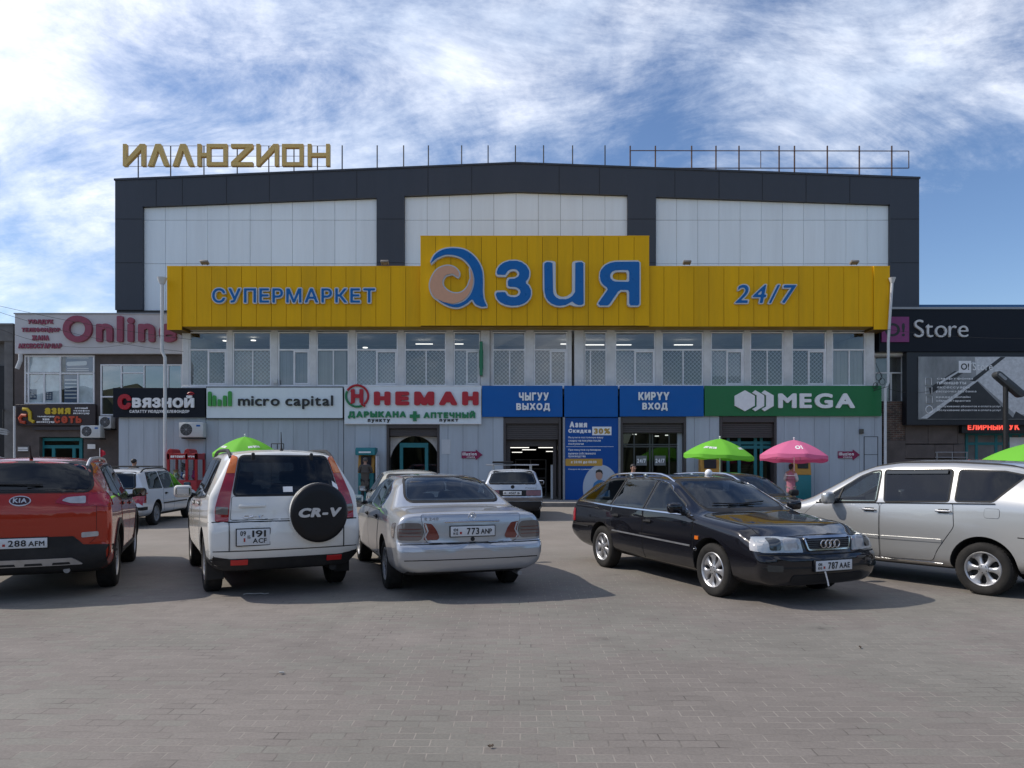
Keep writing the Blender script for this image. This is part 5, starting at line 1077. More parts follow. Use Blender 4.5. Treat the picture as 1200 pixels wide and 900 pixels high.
def person(lbl, x, y, z, rz, H, coat, legs, coat_len=.45, arms='down', vest=None, hair='short', female=False, sleeve=None, shoes=(.02, .018, .016)):
    """standing figure facing local -y"""
    t = thing('person', lbl, 'person', (x, y, z), rz); k = H/1.75; S = lambda a, b, c, *r: (a*k, b*k, c*k)+tuple(q*k for q in r)
    sh = .185 if not female else .165
    def arm(s):
        if arms == 'front': return [S(s*(sh+.06), -.08, 1.17, .042), S(s*.17, -.30, 1.22, .033), S(s*.14, -.40, 1.26, .026, .036)]
        if arms == 'fold': return [S(s*(sh+.07), .02, 1.14, .042), S(s*.13, -.20, 1.08, .033), S(s*.04, -.24, 1.12, .026, .034)]
        return [S(s*(sh+.06), .02, 1.14, .042), S(s*(sh+.075), -.06, .90, .033), S(s*(sh+.07), -.09, .82, .024, .038)]
    J = [S(0, 0, .95, .135, .10), S(0, .01, 1.12, .125, .095), S(0, .01, 1.32, .15, .10), S(0, .0, 1.43, .10, .075), S(0, -.005, 1.50, .052, .052), S(0, -.02, 1.57, .068, .075), S(0, -.02, 1.66, .078, .09), S(0, -.012, 1.715, .055, .06)]
    B = [(0, 1), (1, 2), (2, 3), (3, 4), (4, 5), (5, 6), (6, 7)]
    for s in (1, -1):
        o = len(J); J += [S(s*sh, .01, 1.40, .06)]+arm(s); B += [(3, o), (o, o+1), (o+1, o+2), (o+2, o+3)]
        p = o+3; hx, hy, hz = J[p][:3]; e = Vector(J[p][:3])-Vector(J[p-1][:3]); e.normalize(); side = Vector((s, 0, 0)).cross(e).normalized() if arms != 'fold' else Vector((0, 0, 1))
        for q in range(4):
            b0 = Vector((hx, hy, hz))+side*(.012*(q-1.5)*k*1.5)+e*.03*k; ln = (.062, .072, .067, .052)[q]*k; o2 = len(J)
            J += [(*b0, .009*k), (*(b0+e*ln*.6), .0085*k), (*(b0+e*ln*.9+Vector((-s*.012, 0, 0))*k), .007*k)]; B += [(p, o2), (o2, o2+1), (o2+1, o2+2)]
        o2 = len(J); th = Vector((hx, hy, hz))+side*-.03*k; J += [(*th, .010*k), (*(th-side*.02*k+e*.035*k), .008*k)]; B += [(p, o2), (o2, o2+1)]
        o = len(J); J += [S(s*.09, 0, .88, .09), S(s*.10, -.01, .50, .058), S(s*.10, .03, .10, .038), S(s*.11, -.10, .035, .04, .03)]; B += [(0, o), (o, o+1), (o+1, o+2), (o+2, o+3)]
    skin_mesh('body', J, B, SKIN, t)
    # face: nose, ears, eyes on the same head
    mb = MB(); mb.ball((0, -.113*k, 1.615*k), (.013*k, .02*k, .022*k), 8, 6)
    for s in (1, -1): mb.ball((s*.083*k, -.01*k, 1.62*k), (.012*k, .022*k, .034*k), 8, 6)
    mb.cur = 1
    for s in (1, -1): mb.ball((s*.031*k, -.099*k, 1.645*k), (.012*k, .008*k, .008*k), 8, 5)
    mb.ball((0, -.100*k, 1.572*k), (.024*k, .008*k, .006*k), 8, 5)
    mb.build('face', [SKIN, HAIR], t, world=False)
    CM = mat('cloth_'+lbl[:14], coat, .85, noise=.15, nscale=12, bump=.3, bscale=25)
    lo = .95-coat_len
    C = [S(0, 0, max(lo, .55), .20, .16), S(0, .01, 1.0, .175, .14), S(0, .01, 1.15, .165, .13), S(0, .015, 1.33, .18, .125), S(0, .005, 1.44, .115, .09), S(0, 0, 1.485, .075, .07)]; CB = [(i, i+1) for i in range(5)]
    if vest is None:
        for s in (1, -1):
            o = len(C); a = arm(s); C += [S(s*sh, .01, 1.40, .085)]+[(*q[:3], q[3]*1.0+.026*k) for q in a[:2]]; CB += [(4, o), (o, o+1), (o+1, o+2)]
        skin_mesh('coat', C, CB, CM, t, root=1)
    else:
        skin_mesh('vest', C, CB, CM, t, root=1); SM = mat('sleeve', sleeve, .85, noise=.1)
        for s in (1, -1): a = arm(s); skin_mesh('sleeve', [S(s*sh*.9, .01, 1.41, .07)]+[(*q[:3], q[3]+.024*k) for q in a[:2]], [(0, 1), (1, 2)], SM, t)
        mb = MB(); mb.tube([Vector((.188*k*math.cos(a*.3), .142*k*math.sin(a*.3)+.012, 1.30*k)) for a in range(21)], .02*k, 5, closed=True); mb.build('reflective_strip', M_wlet, t, world=False)
    TM = mat('trouser_'+lbl[:14], legs, .85, noise=.12)
    T = [S(0, 0, .93, .15, .12)]; TB = []
    for s in (1, -1): o = len(T); T += [S(s*.09, 0, .84, .105), S(s*.10, -.01, .50, .078), S(s*.10, .03, .10, .066)]; TB += [(0, o), (o, o+1), (o+1, o+2)]
    skin_mesh('trousers', T, TB, TM, t)
    for s in (1, -1):
        mb = MB(); rbox(mb, (s*.105*k, -.055*k, .045*k), (.10*k, .28*k, .09*k), .04*k); mb.build('shoe', mat('shoe', shoes, .6), t, world=False)
    mb = MB(); vs0 = len(mb.v); mb.ball((0, .005*k, 1.675*k), (.093*k, .108*k, .088*k), 16, 10)
    if hair == 'tied': mb.ball((0, .11*k, 1.66*k), (.06*k, .06*k, .06*k), 10, 7); mb.ball((0, .07*k, 1.60*k), (.075*k, .05*k, .07*k), 10, 7)
    for i in range(vs0, len(mb.v)):                    # hairline: nothing hangs over the face
        v = mb.v[i]
        if v.y < -.03*k and v.z < 1.70*k: v.y = -.03*k+(v.y+.03*k)*.15
        if v.y < .02*k and v.z < 1.645*k: v.z = 1.645*k
    mb.build('hair', HAIR if hair != 'grey' else mat('hair_grey', (.10, .09, .085), .7, noise=.3, nscale=30), t, world=False); return t
person('man in a brown-grey coat and dark trousers using the teal payment terminal', X(428, 28.9), 28.9, .14, R(180+6), 1.74, (.075, .065, .058), (.014, .014, .016), .42, 'front', hair='grey')
person('woman seller in a dusty pink vest with white sleeves beside the pink umbrella', X(927, 26.3), 26.3, 0, R(180-35), 1.62, (.42, .16, .22), (.30, .27, .25), .38, 'fold', vest=True, hair='tied', female=True, sleeve=(.55, .54, .54))
person('person with short black hair standing behind the black estate car', X(742, 21), 21, 0, R(15), 1.60, (.05, .045, .045), (.03, .03, .04), .35)
person('person with short black hair standing behind the white estate car', X(157, 26.5), 26.5, 0, R(165), 1.80, (.06, .06, .07), (.03, .03, .04), .35)
# ================================================================== CARS
M_tyre = mat('tyre_rubber', (.020, .019, .018), .85, spec=.25, noise=.25, nscale=9, dirt=((.09, .08, .07), .30), bump=.25, bscale=70)
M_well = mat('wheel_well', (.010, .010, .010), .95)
M_plast = mat('black_plastic', (.016, .016, .017), .6, spec=.3, noise=.15, nscale=5, dirt=((.08, .07, .06), .35))
M_cabin = mat('cabin_lining', (.045, .045, .047), .85, noise=.2)
M_seat = mat('seat_cloth', (.06, .06, .065), .9, noise=.2)
G_priv = glass_mat('glass_privacy', (.10, .105, .11), 1.55); G_mid = glass_mat('glass_tinted', (.42, .46, .47), 1.6); G_clear = glass_mat('glass_clear', (.66, .74, .73), 1.55)
M_cglass = mat('car_glass_dark', (.006, .007, .008), .02, spec=.65)
M_cglass2 = mat('car_glass_grey', (.030, .036, .038), .02, spec=.75)
M_chrome = mat('chrome', (.62, .62, .63), .14, metal=1)
M_alu = mat('alloy_silver', (.44, .44, .45), .36, metal=.75, noise=.1, nscale=10)
M_disc = mat('brake_dark', (.03, .028, .026), .7, noise=.3)
M_lred = mat('lamp_red', (.32, .008, .014), .08, coat=1); M_lor = mat('lamp_orange', (.62, .14, .008), .08, coat=1)
M_lwh = mat('lamp_clear', (.42, .42, .43), .08, coat=1, noise=.15, nscale=18); M_lpink = mat('lamp_smoke', (.17, .145, .135), .08, coat=1, noise=.12, nscale=14, stretch=(1, 1, 5)); M_ldk = mat('lamp_smoke_red', (.17, .035, .03), .08, coat=1, noise=.2, nscale=10, stretch=(1, 1, 6))
M_plate = mat('plate_white', (.62, .63, .64), .4, noise=.06); M_ink = mat('plate_ink', (.012, .012, .014), .5); M_gap = mat('panel_gap', (.006, .006, .006), .9)
M_mir = mat('mirror_glass_car', (.35, .38, .40), .03, metal=1)
def curve1(pts, s=.06):
    pts = sorted(pts)
    def lin(x):
        if x <= pts[0][0]: return pts[0][1]
        for (a, b), (c, d) in zip(pts, pts[1:]):
            if x <= c: return b+(d-b)*(x-a)/(c-a) if c > a else d
        return pts[-1][1]
    return (lambda x: sum(lin(x+s*k/3)*w_ for k, w_ in zip(range(-3, 4), (1, 2, 3, 4, 3, 2, 1)))/16) if s else lin
def sstep(t): t = max(0, min(1, t)); return t*t*(3-2*t)

class Car:
    def __init__(c, sp, lbl, cat, A, B, side, paint_m, name='parked_car', grp=None):
        """A, B: ground points of the rear / front tyre outer faces on the side seen"""
        c.sp = sp; A, B = Vector(A), Vector(B); h = (B-A).normalized(); lv = Vector((-h.y, h.x))
        m = (A+B)/2; yo = sp['W']/2-.03; m = m-lv*yo if side == 'L' else m+lv*yo
        c.root = thing(name, lbl, cat, (m.x, m.y, 0), math.atan2(h.y, h.x), grp); c.paint = paint_m; c.shell()
    # ---- lofted shell
    def shell(c):
        sp = c.sp; xr, xf, Wd = sp['xr'], sp['xf'], sp['W']/2
        top, belt, bot = curve1(sp['top'], sp.get('soft', .07)), curve1(sp['belt']), curve1(sp['bot'], .1)
        hw, rw, drop = curve1(sp['hw'], .15), curve1(sp['rw'], .08), curve1(sp['drop'], .1)
        ofr, off = curve1(sp['offr'], .012), curve1(sp['offf'], .012); br, bf_ = sp.get('blendr', .9), sp.get('blendf', .7); kr, kf = sp.get('kr', .10), sp.get('kf', .2)
        def ring(x):
            zt, zb = top(x), bot(x); w_ = hw(x); wr = rw(x); zr = zt-drop(x); zl = min(belt(x), zr-.015); zm = zb+(zl-zb)*sp.get('zm', .62)
            P = [(0, zb), (w_*.78, zb), (w_*.965, zb+.085), (w_, zm), (w_*sp.get('bw', .972), zl), (wr, zr), (wr*.55, zt-(zt-zr)*.22), (0, zt)]
            rad = [0, .06, .10, .30, sp.get('rb', .06), .09, .4, 0]; seg = [3, 2, 5, 5, 7, 4, 4]
            V = [Vector(p) for p in P]; out = [V[0]]; prev = V[0]
            for i in range(1, len(V)):
                b = V[i]; a = V[i-1]
                if i < len(V)-1:
                    e = V[i+1]; d1 = min(rad[i], (a-b).length*.46); d2 = min(rad[i], (e-b).length*.46)
                    p = b+(a-b).normalized()*d1 if (a-b).length > 1e-6 else b; q = b+(e-b).normalized()*d2 if (e-b).length > 1e-6 else b
                else: p = b; q = None
                n = seg[i-1]
                for k in range(1, n+1): out.append(prev.lerp(p, k/n))
                if q is not None:
                    for k in range(1, 5): t = k/4; out.append(p*(1-t)**2+b*2*t*(1-t)+q*t*t)
                    prev = q
            return out
        r = .045; st = []
        for sgn, xe in ((1, xr), (-1, xf)):
            L_ = [(xe, s_) for s_ in (.03, .2, .4, .6, .78, .88)]+[(xe+sgn*r*(1-math.sin(R(f))), 1-r*(1-math.cos(R(f)))/.62) for f in (90, 65, 40, 20, 0)]
            st.append(L_)
        n = sp.get('n', 84); mid = [(xr+r+(xf-xr-2*r)*k/n, 1) for k in range(1, n)]
        stations = st[0]+mid+st[1][::-1]
        vs = []; fs = []; K = None
        for x, s_ in stations:
            half = ring(x); K = len(half); zc = (half[0].y+half[-1].y)/2
            full = [(p.x, p.y) for p in half]+[(-p.x, p.y) for p in half[-2:0:-1]]
            a, b = sstep(1-(x-xr)/br), sstep(1-(xf-x)/bf_)
            for y, z in full:
                y, z = y*s_, zc+(z-zc)*s_; q = min(abs(y)/Wd, 1)**2.6
                vs.append((x+a*(ofr(z)+kr*q)-b*(off(z)+kf*q), y, z))
        m_ = 2*K-2
        for i in range(len(stations)-1):
            for j in range(m_): fs.append((i*m_+j, i*m_+(j+1) % m_, (i+1)*m_+(j+1) % m_, (i+1)*m_+j))
        fs.append(list(range(m_))[::-1]); o = (len(stations)-1)*m_; fs.append([o+j for j in range(m_)])
        mb = MB(); mb.add(vs, fs)
        me = mb.mesh('body', [c.paint, M_well, M_cabin], smooth=True, ang=180); c.holes = []
        c.bvh = BVHTree.FromPolygons([v.co for v in me.vertices], [list(p.vertices) for p in me.polygons])
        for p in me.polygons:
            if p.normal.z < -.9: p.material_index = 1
        ob = bpy.data.objects.new('body', me); COL.objects.link(ob)
        ct = MB(); ct.cur = 1; ra = sp['ra']
        for xa in (sp['wb']/2, -sp['wb']/2):
            for s_ in (1, -1):
                ct.prism([(xa+ra*math.cos(k*math.pi/22), sp['r']+.015+ra*math.sin(k*math.pi/22)) for k in range(44)], s_*(Wd-.27), s_*(Wd+.33), 'y')
        cm = ct.mesh('cutter', [c.paint, M_well, M_cabin]); co = bpy.data.objects.new('cutter', cm); COL.objects.link(co)
        bo = ob.modifiers.new('arches', 'BOOLEAN'); bo.operation = 'DIFFERENCE'; bo.object = co; bo.solver = 'EXACT'
        dg = bpy.context.evaluated_depsgraph_get(); m2 = bpy.data.meshes.new_from_object(ob.evaluated_get(dg)); ob.modifiers.clear(); ob.data = m2
        bpy.data.objects.remove(co); m2.polygons.foreach_set('use_smooth', [True]*len(m2.polygons)); m2.set_sharp_from_angle(angle=R(40)); ob.parent = c.root; c.body = ob; ob.name = 'body'
    # ---- panels laid onto the shell
    def frame(c, plane):
        th = {'B': 0, 'L': -90, 'F': 180, 'R': 90}.get(plane, plane)
        if plane == 'T': return Vector((0, 0, -1)), Vector((1, 0, 0)), Vector((0, 1, 0)), 1
        d = Vector((math.cos(R(th)), math.sin(R(th)), 0)); U = Vector((-math.sin(R(th)), math.cos(R(th)), 0))
        return d, U, Vector((0, 0, 1)), (-1 if plane in ('F', 'R') else 1)
    def hit(c, u, v, plane):
        d, U, V, sg = c.frame(plane); o = U*(u*sg)+V*v-d*5
        p, n, i, ds = c.bvh.ray_cast(o, d)
        if p is None or ds > 5.6 and plane in ('B', 'F') and ds > 9: p, n, i, ds = c.bvh.find_nearest(o+d*(5-2.2 if plane in ('B', 'F') else 4.1))
        if n.dot(d) > 0: n = -n
        if plane in ('L', 'R') and v > .8:          # stay on the side of the cabin, off the roof and the screens
            k = 0
            while abs(n.y) < .62 and k < 40:
                k += 1; q, n2, i, ds = c.bvh.ray_cast(o-V*.008*k, d)
                if q is not None: p, n = q, (-n2 if n2.dot(d) > 0 else n2)
        return p, n
    def panel(c, mb, poly, plane, off=.004, step=.06, skin=True):
        pl = []; n = len(poly); poly = [tuple(p) for p in poly]
        a = sum(poly[i][0]*poly[(i+1) % n][1]-poly[(i+1) % n][0]*poly[i][1] for i in range(n))
        if a < 0: poly = poly[::-1]
        for i in range(n):
            p, q = Vector(poly[i]), Vector(poly[(i+1) % n]); k = max(1, int((q-p).length/step))
            pl += [p.lerp(q, j/k) for j in range(k)]
        us = [p.x for p in pl]; vv = [p.y for p in pl]; pts = list(pl); nb = len(pl)
        x = min(us)+step*.5
        while x < max(us):
            y = min(vv)+step*.5
            while y < max(vv):
                if min((Vector((x, y))-p).length for p in pl) > step*.45: pts.append(Vector((x, y)))
                y += step
            x += step
        V2, _, Fc, *_r = delaunay_2d_cdt(pts, [(i, (i+1) % nb) for i in range(nb)], [], 1, 1e-5)
        Fc = [list(f) for f in Fc]; H = [c.hit(p.x, p.y, plane) for p in V2]
        vs = [p+nn_*off for p, nn_ in H]; cnt = {}
        for f in Fc:
            for i in range(len(f)): cnt[(f[i], f[(i+1) % len(f)])] = 1
        bd = [(a_, b_) for a_, b_ in cnt if (b_, a_) not in cnt]; m_ = len(vs)
        if skin:
            vs += [p-nn_*.004 for p, nn_ in H]; Fc += [(a_, a_+m_, b_+m_, b_) for a_, b_ in bd]
        us_ = sorted({i_ for f in Fc for i_ in f}); mp_ = {q: k for k, q in enumerate(us_)}
        mb.add([vs[q] for q in us_], [[mp_[i_] for i_ in f] for f in Fc]); return mb
    def part(c, name, polys, plane, m, off=.004, step=.06, parent=None, r=0):
        mb = MB(); polys = polys if isinstance(polys[0], list) else [polys]
        for p in polys: c.panel(mb, round_poly(p, r) if r else p, plane, off, step)
        return mb.build(name, m, parent or c.root, world=False, ang=50)
    def strip(c, name, pts, plane, wd, m, off=.004, parent=None, mb=None, step=.04, closed=False):
        own = mb is None; mb = mb or MB(); P = [Vector(p) for p in pts]; Q = []
        if closed: P = P+[P[0]]
        for a, b in zip(P, P[1:]):
            k = max(1, int((b-a).length/step)); Q += [a.lerp(b, j/k) for j in range(k)]
        Q.append(P[-1]); vs = []
        for i, p in enumerate(Q):
            t = (Q[min(i+1, len(Q)-1)]-Q[max(i-1, 0)]); 
            if closed and i in (0, len(Q)-1): t = Q[1]-Q[-2]
            t.normalize(); nrm = Vector((-t.y, t.x))*wd/2
            for e, o_ in ((p+nrm, -.003), (p+nrm*.8, off), (p-nrm*.8, off), (p-nrm, -.003)):
                q, n_ = c.hit(e.x, e.y, plane); vs.append(q+n_*o_)
        fs = [(4*i+j, 4*i+4+j, 4*i+5+j, 4*i+1+j) for i in range(len(Q)-1) for j in range(3)]
        mb.add(vs, fs)
        return mb.build(name, m, parent or c.root, world=False, ang=60) if own else mb
    def door(c, poly, plane, name='door', r=.04, handle=None, gap=.008):
        poly = round_poly(poly, r)
        mb = MB(); c.panel(mb, poly, plane, .0045, .055); mb.cur = 1; c.strip('', poly, plane, gap*2, M_gap, .0014, mb=mb, closed=True); o = mb.build(name, [c.paint, M_gap], c.root, world=False, ang=50)
        if handle:
            hx, hz, hm = handle; p, n = c.hit(hx, hz, plane); hb = MB(); s_ = 1 if p.y > 0 else -1
            hb.cur = 1; rbox(hb, p+n*.004, (.13, .02, .055), .009); hb.cur = 0; rbox(hb, p+n*.024, (.19, .022, .026), .010); hb.build('handle', [hm, M_gap], o, world=False)
        return o
    def windows(c, polys, sides='LR', glass=None, trim=.022, r=.035, tm=M_plast, name='side_window'):
        for sd_ in sides:
            for ip_, p in enumerate(polys):
                q = round_poly(p, r); mb = MB(); c.panel(mb, q, sd_, .008, .06)
                cu_, cv_ = sum(a_ for a_, b_ in p)/len(p), sum(b_ for a_, b_ in p)/len(p); H_ = [c.hit(cu_+(u-cu_)*.955, cv_+(v-cv_)*.945, sd_)[0] for u, v in p]; c.holes.append((sd_, [(h_.x, h_.z) for h_ in H_], None)); o = mb.build(name, (G_clear if ip_ == 0 and glass is G_priv and c.sp['W'] == 1.76 else glass or G_mid), c.root, world=False, ang=60)
                if trim: c.strip('window_trim', offset_loop(q, trim*.4), sd_, trim*1.6, tm, .006, o, closed=True)
    def screen(c, poly, plane, name, glass=None, trim=.03, r=.06, tm=M_plast):
        q = round_poly(poly, r); mb = MB(); c.panel(mb, q, plane, .008, .06)
        H_ = [c.hit(u, v, plane)[0] for u, v in offset_loop(q, -.016)]; xs_ = [h_.x for h_ in H_]; c.holes.append((plane, [(h_.y, h_.z) for h_ in H_], (min(xs_), max(xs_)))); o = mb.build(name, glass or G_mid, c.root, world=False, ang=60)
        if trim: c.strip('window_trim', offset_loop(q, trim*.4), plane, trim*1.6, tm, .006, o, closed=True)
        return o
    def number_plate(c, plane, y0, y1, z0, z1, lines, frame=M_plast, dx=.0, out=.02):
        """plate on the front/rear; lines = [(text, fx0, fx1, fz0, fz1)] in plate fractions seen from outside"""
        p, n = c.hit((y0+y1)/2, (z0+z1)/2, plane); e = max((c.hit((y0+y1)/2, z, plane)[0].x*(-1 if plane == 'B' else 1) for z in (z0, z1, (z0+z1)/2)))
        x = (-e if plane == 'B' else e); s_ = -1 if plane == 'B' else 1; w_, h_ = abs(y1-y0), z1-z0
        Mx = Matrix.Translation((x+s_*out, (y0+y1)/2, z0)) @ Matrix.Rotation(R(-90 if plane == 'B' else 90), 4, 'Z')
        mb = MB(); rbox(mb, (0, .018, h_/2), (w_+.02, .035, h_+.02), .006); mb.xf(Mx); po = mb.build('number_plate', frame, c.root, world=False)
        mb = MB(); rbox(mb, (0, 0, h_/2), (w_, .006, h_), .003); mb.xf(Mx); mb.build('plate_face', M_plate, po, world=False)
        mb = MB()
        for s, a, b, d, e2 in lines: text_into(mb, s, -w_/2+w_*a, -w_/2+w_*b, h_*d, h_*e2, -.0062, .003, bold=.02, res=24)
        mb.mat(1).box(-w_/2+w_*.20, -w_/2+w_*.25, -.0052, -.003, h_*.22, h_*.46) if len(lines) > 3 else None
        if lines: mb.xf(Mx); mb.build('plate_lettering', [M_ink, M_lred], po, world=False, fixn=True)
    def text(c, s, plane, y0, y1, z0, z1, m, depth=.006, bold=.02, shear=0, out=.004, name='badge'):
        vs, fs, asp = text_mesh(s, bold, .1, shear, 24); h = len(vs)//2; out_v = []
        mir = plane in ('B', 'R')       # which way reads left to right from outside
        for a, b, cc_ in vs:
            u = (y0+(y1-y0)*a); p, n = c.hit(u, z0+(z1-z0)*cc_, plane); out_v.append(p+n*(out+depth*(.5-b)))
        mb = MB(); mb.add(out_v, fs); return mb.build(name, m, c.root, world=False, ang=40)
    # ---- cabin: hollow the greenhouse and cut the window openings
    def cabin(c, x0, x1, zf=.50, seats=((.0, .36), (.0, -.36), (-.85, .36), (-.85, -.36)), wheel=.36, seat_h=1.0, hw=.60):
        top = []
        for k in range(15):
            x = x0+(x1-x0)*k/14; z = min(c.hit(x, 0, 'T')[0].z, c.hit(x, .45, 'T')[0].z)-.055; top.append((x, max(z, zf+.2)))
        cuts = [('cav', [(x0, zf)]+top+[(x1, zf)], None)]+c.holes
        for kind, poly, xr_ in cuts:
            ct = MB(); ct.cur = 2
            if kind == 'cav': ct.prism(poly, -hw, hw, 'y')
            elif kind == 'L': ct.prism(poly, hw-.12, 1.4, 'y')
            elif kind == 'R': ct.prism(poly, -1.4, -hw+.12, 'y')
            elif kind == 'B': ct.prism(poly, -3.4, xr_[1]+.22, 'x')
            else: ct.prism(poly, xr_[0]-.22, 3.4, 'x')
            cm = ct.mesh('cutter', [c.paint, M_well, M_cabin]); co = bpy.data.objects.new('cutter', cm); COL.objects.link(co); co.parent = c.root
            bo = c.body.modifiers.new('opening', 'BOOLEAN'); bo.operation = 'DIFFERENCE'; bo.object = co; bo.solver = 'EXACT'
            m2 = bpy.data.meshes.new_from_object(c.body.evaluated_get(bpy.context.evaluated_depsgraph_get())); c.body.modifiers.clear()
            bm = bmesh.new(); bm.from_mesh(m2); ok = all(e.is_manifold for e in bm.edges) and len(m2.polygons) > 500; bm.free()
            if ok: c.body.data = m2
            bpy.data.objects.remove(co)
        m2 = c.body.data; m2.polygons.foreach_set('use_smooth', [True]*len(m2.polygons)); m2.set_sharp_from_angle(angle=R(40))
        for x, y in seats:
            mb = MB(); rbox(mb, (x+.22, y, zf+.11), (.50, .50, .20), .06, 3); Mt = Matrix.Translation((x-.08, y, zf+.42)) @ Matrix.Rotation(R(-14), 4, 'Y'); rbox(mb, (0, 0, 0), (.14, .48, .62), .06, 3, Mt); rbox(mb, (-.0, 0, .40), (.09, .25, .16), .04, 3, Mt); mb.tube([Mt @ Vector((0, -.06, .28)), Mt @ Vector((0, -.06, .36))], .008, 5); mb.tube([Mt @ Vector((0, .06, .28)), Mt @ Vector((0, .06, .36))], .008, 5); mb.build('seat', M_seat, c.root, world=False)
        mb = MB(); rbox(mb, (x1-.28, 0, zf+.30), (.34, hw*1.9, .24), .06, 3); mb.build('dashboard', M_cabin, c.root, world=False)
        mb = MB(); Mt = Matrix.Translation((x1-.52, wheel, zf+.40)) @ Matrix.Rotation(R(-62), 4, 'Y'); mb.tube([Mt @ Vector((.18*math.cos(k*.2618), .18*math.sin(k*.2618), 0)) for k in range(24)], .014, 6, closed=True)
        for q in (0, 2.1, 4.2): mb.tube([Mt @ Vector((0, 0, -.02)), Mt @ Vector((.18*math.cos(q), .18*math.sin(q), 0))], .014, 5)
        mb.build('steering_wheel', M_plast, c.root, world=False)
    # ---- wheels
    def wheels(c, style, rimr=.205, m=None, tw=.205, tyre_d=None):
        sp = c.sp; r_ = sp['r']; m = m or M_alu; w2 = tw/2
        tm = MB(); prof = [(rimr, -w2*.8), (rimr+.02, -w2*.93), ((r_+rimr)/2, -w2), (r_-.03, -w2*.96), (r_-.008, -w2*.80), (r_, -w2*.55)]
        tm.lathe(prof+[(a, -b) for a, b in prof[::-1]]+[(rimr-.02, w2*.6), (rimr-.02, -w2*.6)], 44, closed=True)
        nb = 46                                     # tread blocks
        for k in range(nb):
            a = 2*math.pi*k/nb
            for yy in (-w2*.5, 0, w2*.5):
                Mx = Matrix.Rotation(a+(yy*.6), 4, 'Z'); v0 = len(tm.v); tm.box(r_-.006, r_+.0012, -.014, .012, yy-w2*.21, yy+w2*.21); tm.xf(Mx, v0)
        tyre = tm.mesh('wheel', M_tyre, ang=40)
        rm_ = MB(); yf = w2*.78
        rm_.lathe([(rimr+.004, yf+.004), (rimr-.004, yf+.012), (rimr-.018, yf), (rimr-.022, yf-.05), (rimr-.024, -w2*.7)], 40)
        rm_.cur = 1; rm_.lathe([(rimr-.01, yf-.10), (.001, yf-.10)], 24); rm_.lathe([(.13, yf-.085), (.06, yf-.085), (.06, yf-.06)], 24); rm_.cur = 0
        n, shp, dish = style; ri, ro = .052, rimr-.016; J = 9; Kk = 6
        for s_ in range(n):
            vs = []
            for j in range(J):
                t = j/(J-1); rr = ri+(ro-ri)*t; ha = math.pi/n*min(.999, shp(t))
                for k in range(-Kk//2, Kk//2+1):
                    q = k/(Kk/2); a = 2*math.pi*s_/n+ha*q; edge = abs(q)**4
                    zz = yf-.006-dish*math.sin(t*math.pi*.9)*.6-.012*edge-(.02 if t < .1 else 0)*0
                    vs.append((rr*math.cos(a), rr*math.sin(a), zz))
            o = len(vs); Kc = Kk+1
            fs = [(j*Kc+k, (j+1)*Kc+k, (j+1)*Kc+k+1, j*Kc+k+1) for j in range(J-1) for k in range(Kk)]
            low = [(x, y, z-.03) for j in range(J) for (x, y, z) in (vs[j*Kc], vs[j*Kc+Kk])]
            vs2 = vs+low; fs += [(j*Kc, (j+1)*Kc, o+2*(j+1), o+2*j) for j in range(J-1)]+[(j*Kc+Kk, o+2*j+1, o+2*(j+1)+1, (j+1)*Kc+Kk) for j in range(J-1)]
            rm_.add(vs2, fs)
        rm_.lathe([(.062, yf-.03), (.060, yf-.004), (.045, yf+.002), (.001, yf+.004)], 20)
        rm_.cur = 1
        for k in range(5):
            a = 2*math.pi*(k+.5)/5; rm_.lathe([(.007, yf-.004), (.007, yf+.006), (.001, yf+.006)], 6, Matrix.Translation((.043*math.cos(a), .043*math.sin(a), 0)))
        rim = rm_.mesh('rim', [m, M_disc], ang=40)
        for xa in (sp['wb']/2, -sp['wb']/2):
            for s_ in (1, -1):
                o = bpy.data.objects.new('wheel', tyre); COL.objects.link(o); o.parent = c.root; o.location = (xa, s_*(sp['W']/2-.03-w2), r_-.004)
                o.rotation_euler = (R(-90*s_), R(random.uniform(0, 60)*0), 0)
                k_ = bpy.data.objects.new('rim', rim); COL.objects.link(k_); k_.parent = o; k_.rotation_euler = (0, 0, random.uniform(0, 6))
    def mirror(c, x, z, m, sides='LR', size=(.10, .20, .13), y=None):
        for s_ in sides:
            sg = 1 if s_ == 'L' else -1; p, n = c.hit(x, z-.03, s_); yy = abs(p.y)+.04
            mb = MB(); rbox(mb, (x+.02, sg*(yy+size[1]/2), z+.02), size, .045, 3); mb.cur = 1; mb.tube([(x+.01, sg*(yy-.06), z-.04), (x+.02, sg*(yy+.05), z-.02)], .03, 8); o = mb.build('door_mirror', [m, M_plast], c.root, world=False)
            mb = MB(); mb.prism(round_poly([(sg*(yy+.02), z-.03), (sg*(yy+size[1]-.02), z-.03), (sg*(yy+size[1]-.02), z+.07), (sg*(yy+.02), z+.07)], .03), x-.034, x-.028, 'x'); mb.build('mirror_glass', M_mir, o, world=False)
    def rails(c, x0, x1, y, m, r=.016, up=.05, feet=None):
        for sg in (1, -1):
            pts = []; n = 12; mb = MB()
            for i in range(n+1):
                x = x0+(x1-x0)*i/n; p, nn_ = c.hit(x, sg*y, 'T'); k = sstep(min(i, n-i)/1.6); pts.append(p+Vector((0, 0, up*k-.005)))
            mb.tube(pts, r, 8)
            for x in feet or ():
                p, nn_ = c.hit(x, sg*y, 'T'); rbox(mb, p+Vector((0, 0, up*.45)), (.09, .03, up*1.0), .01)
            mb.build('roof_rail', m, c.root, world=False)
    def wiper(c, pts, plane, m=M_plast):
        mb = MB(); P = []
        for u, v in pts: p, n = c.hit(u, v, plane); P.append(p+n*.028)
        mb.tube(P, .009, 6); mb.build('wiper', m, c.root, world=False)
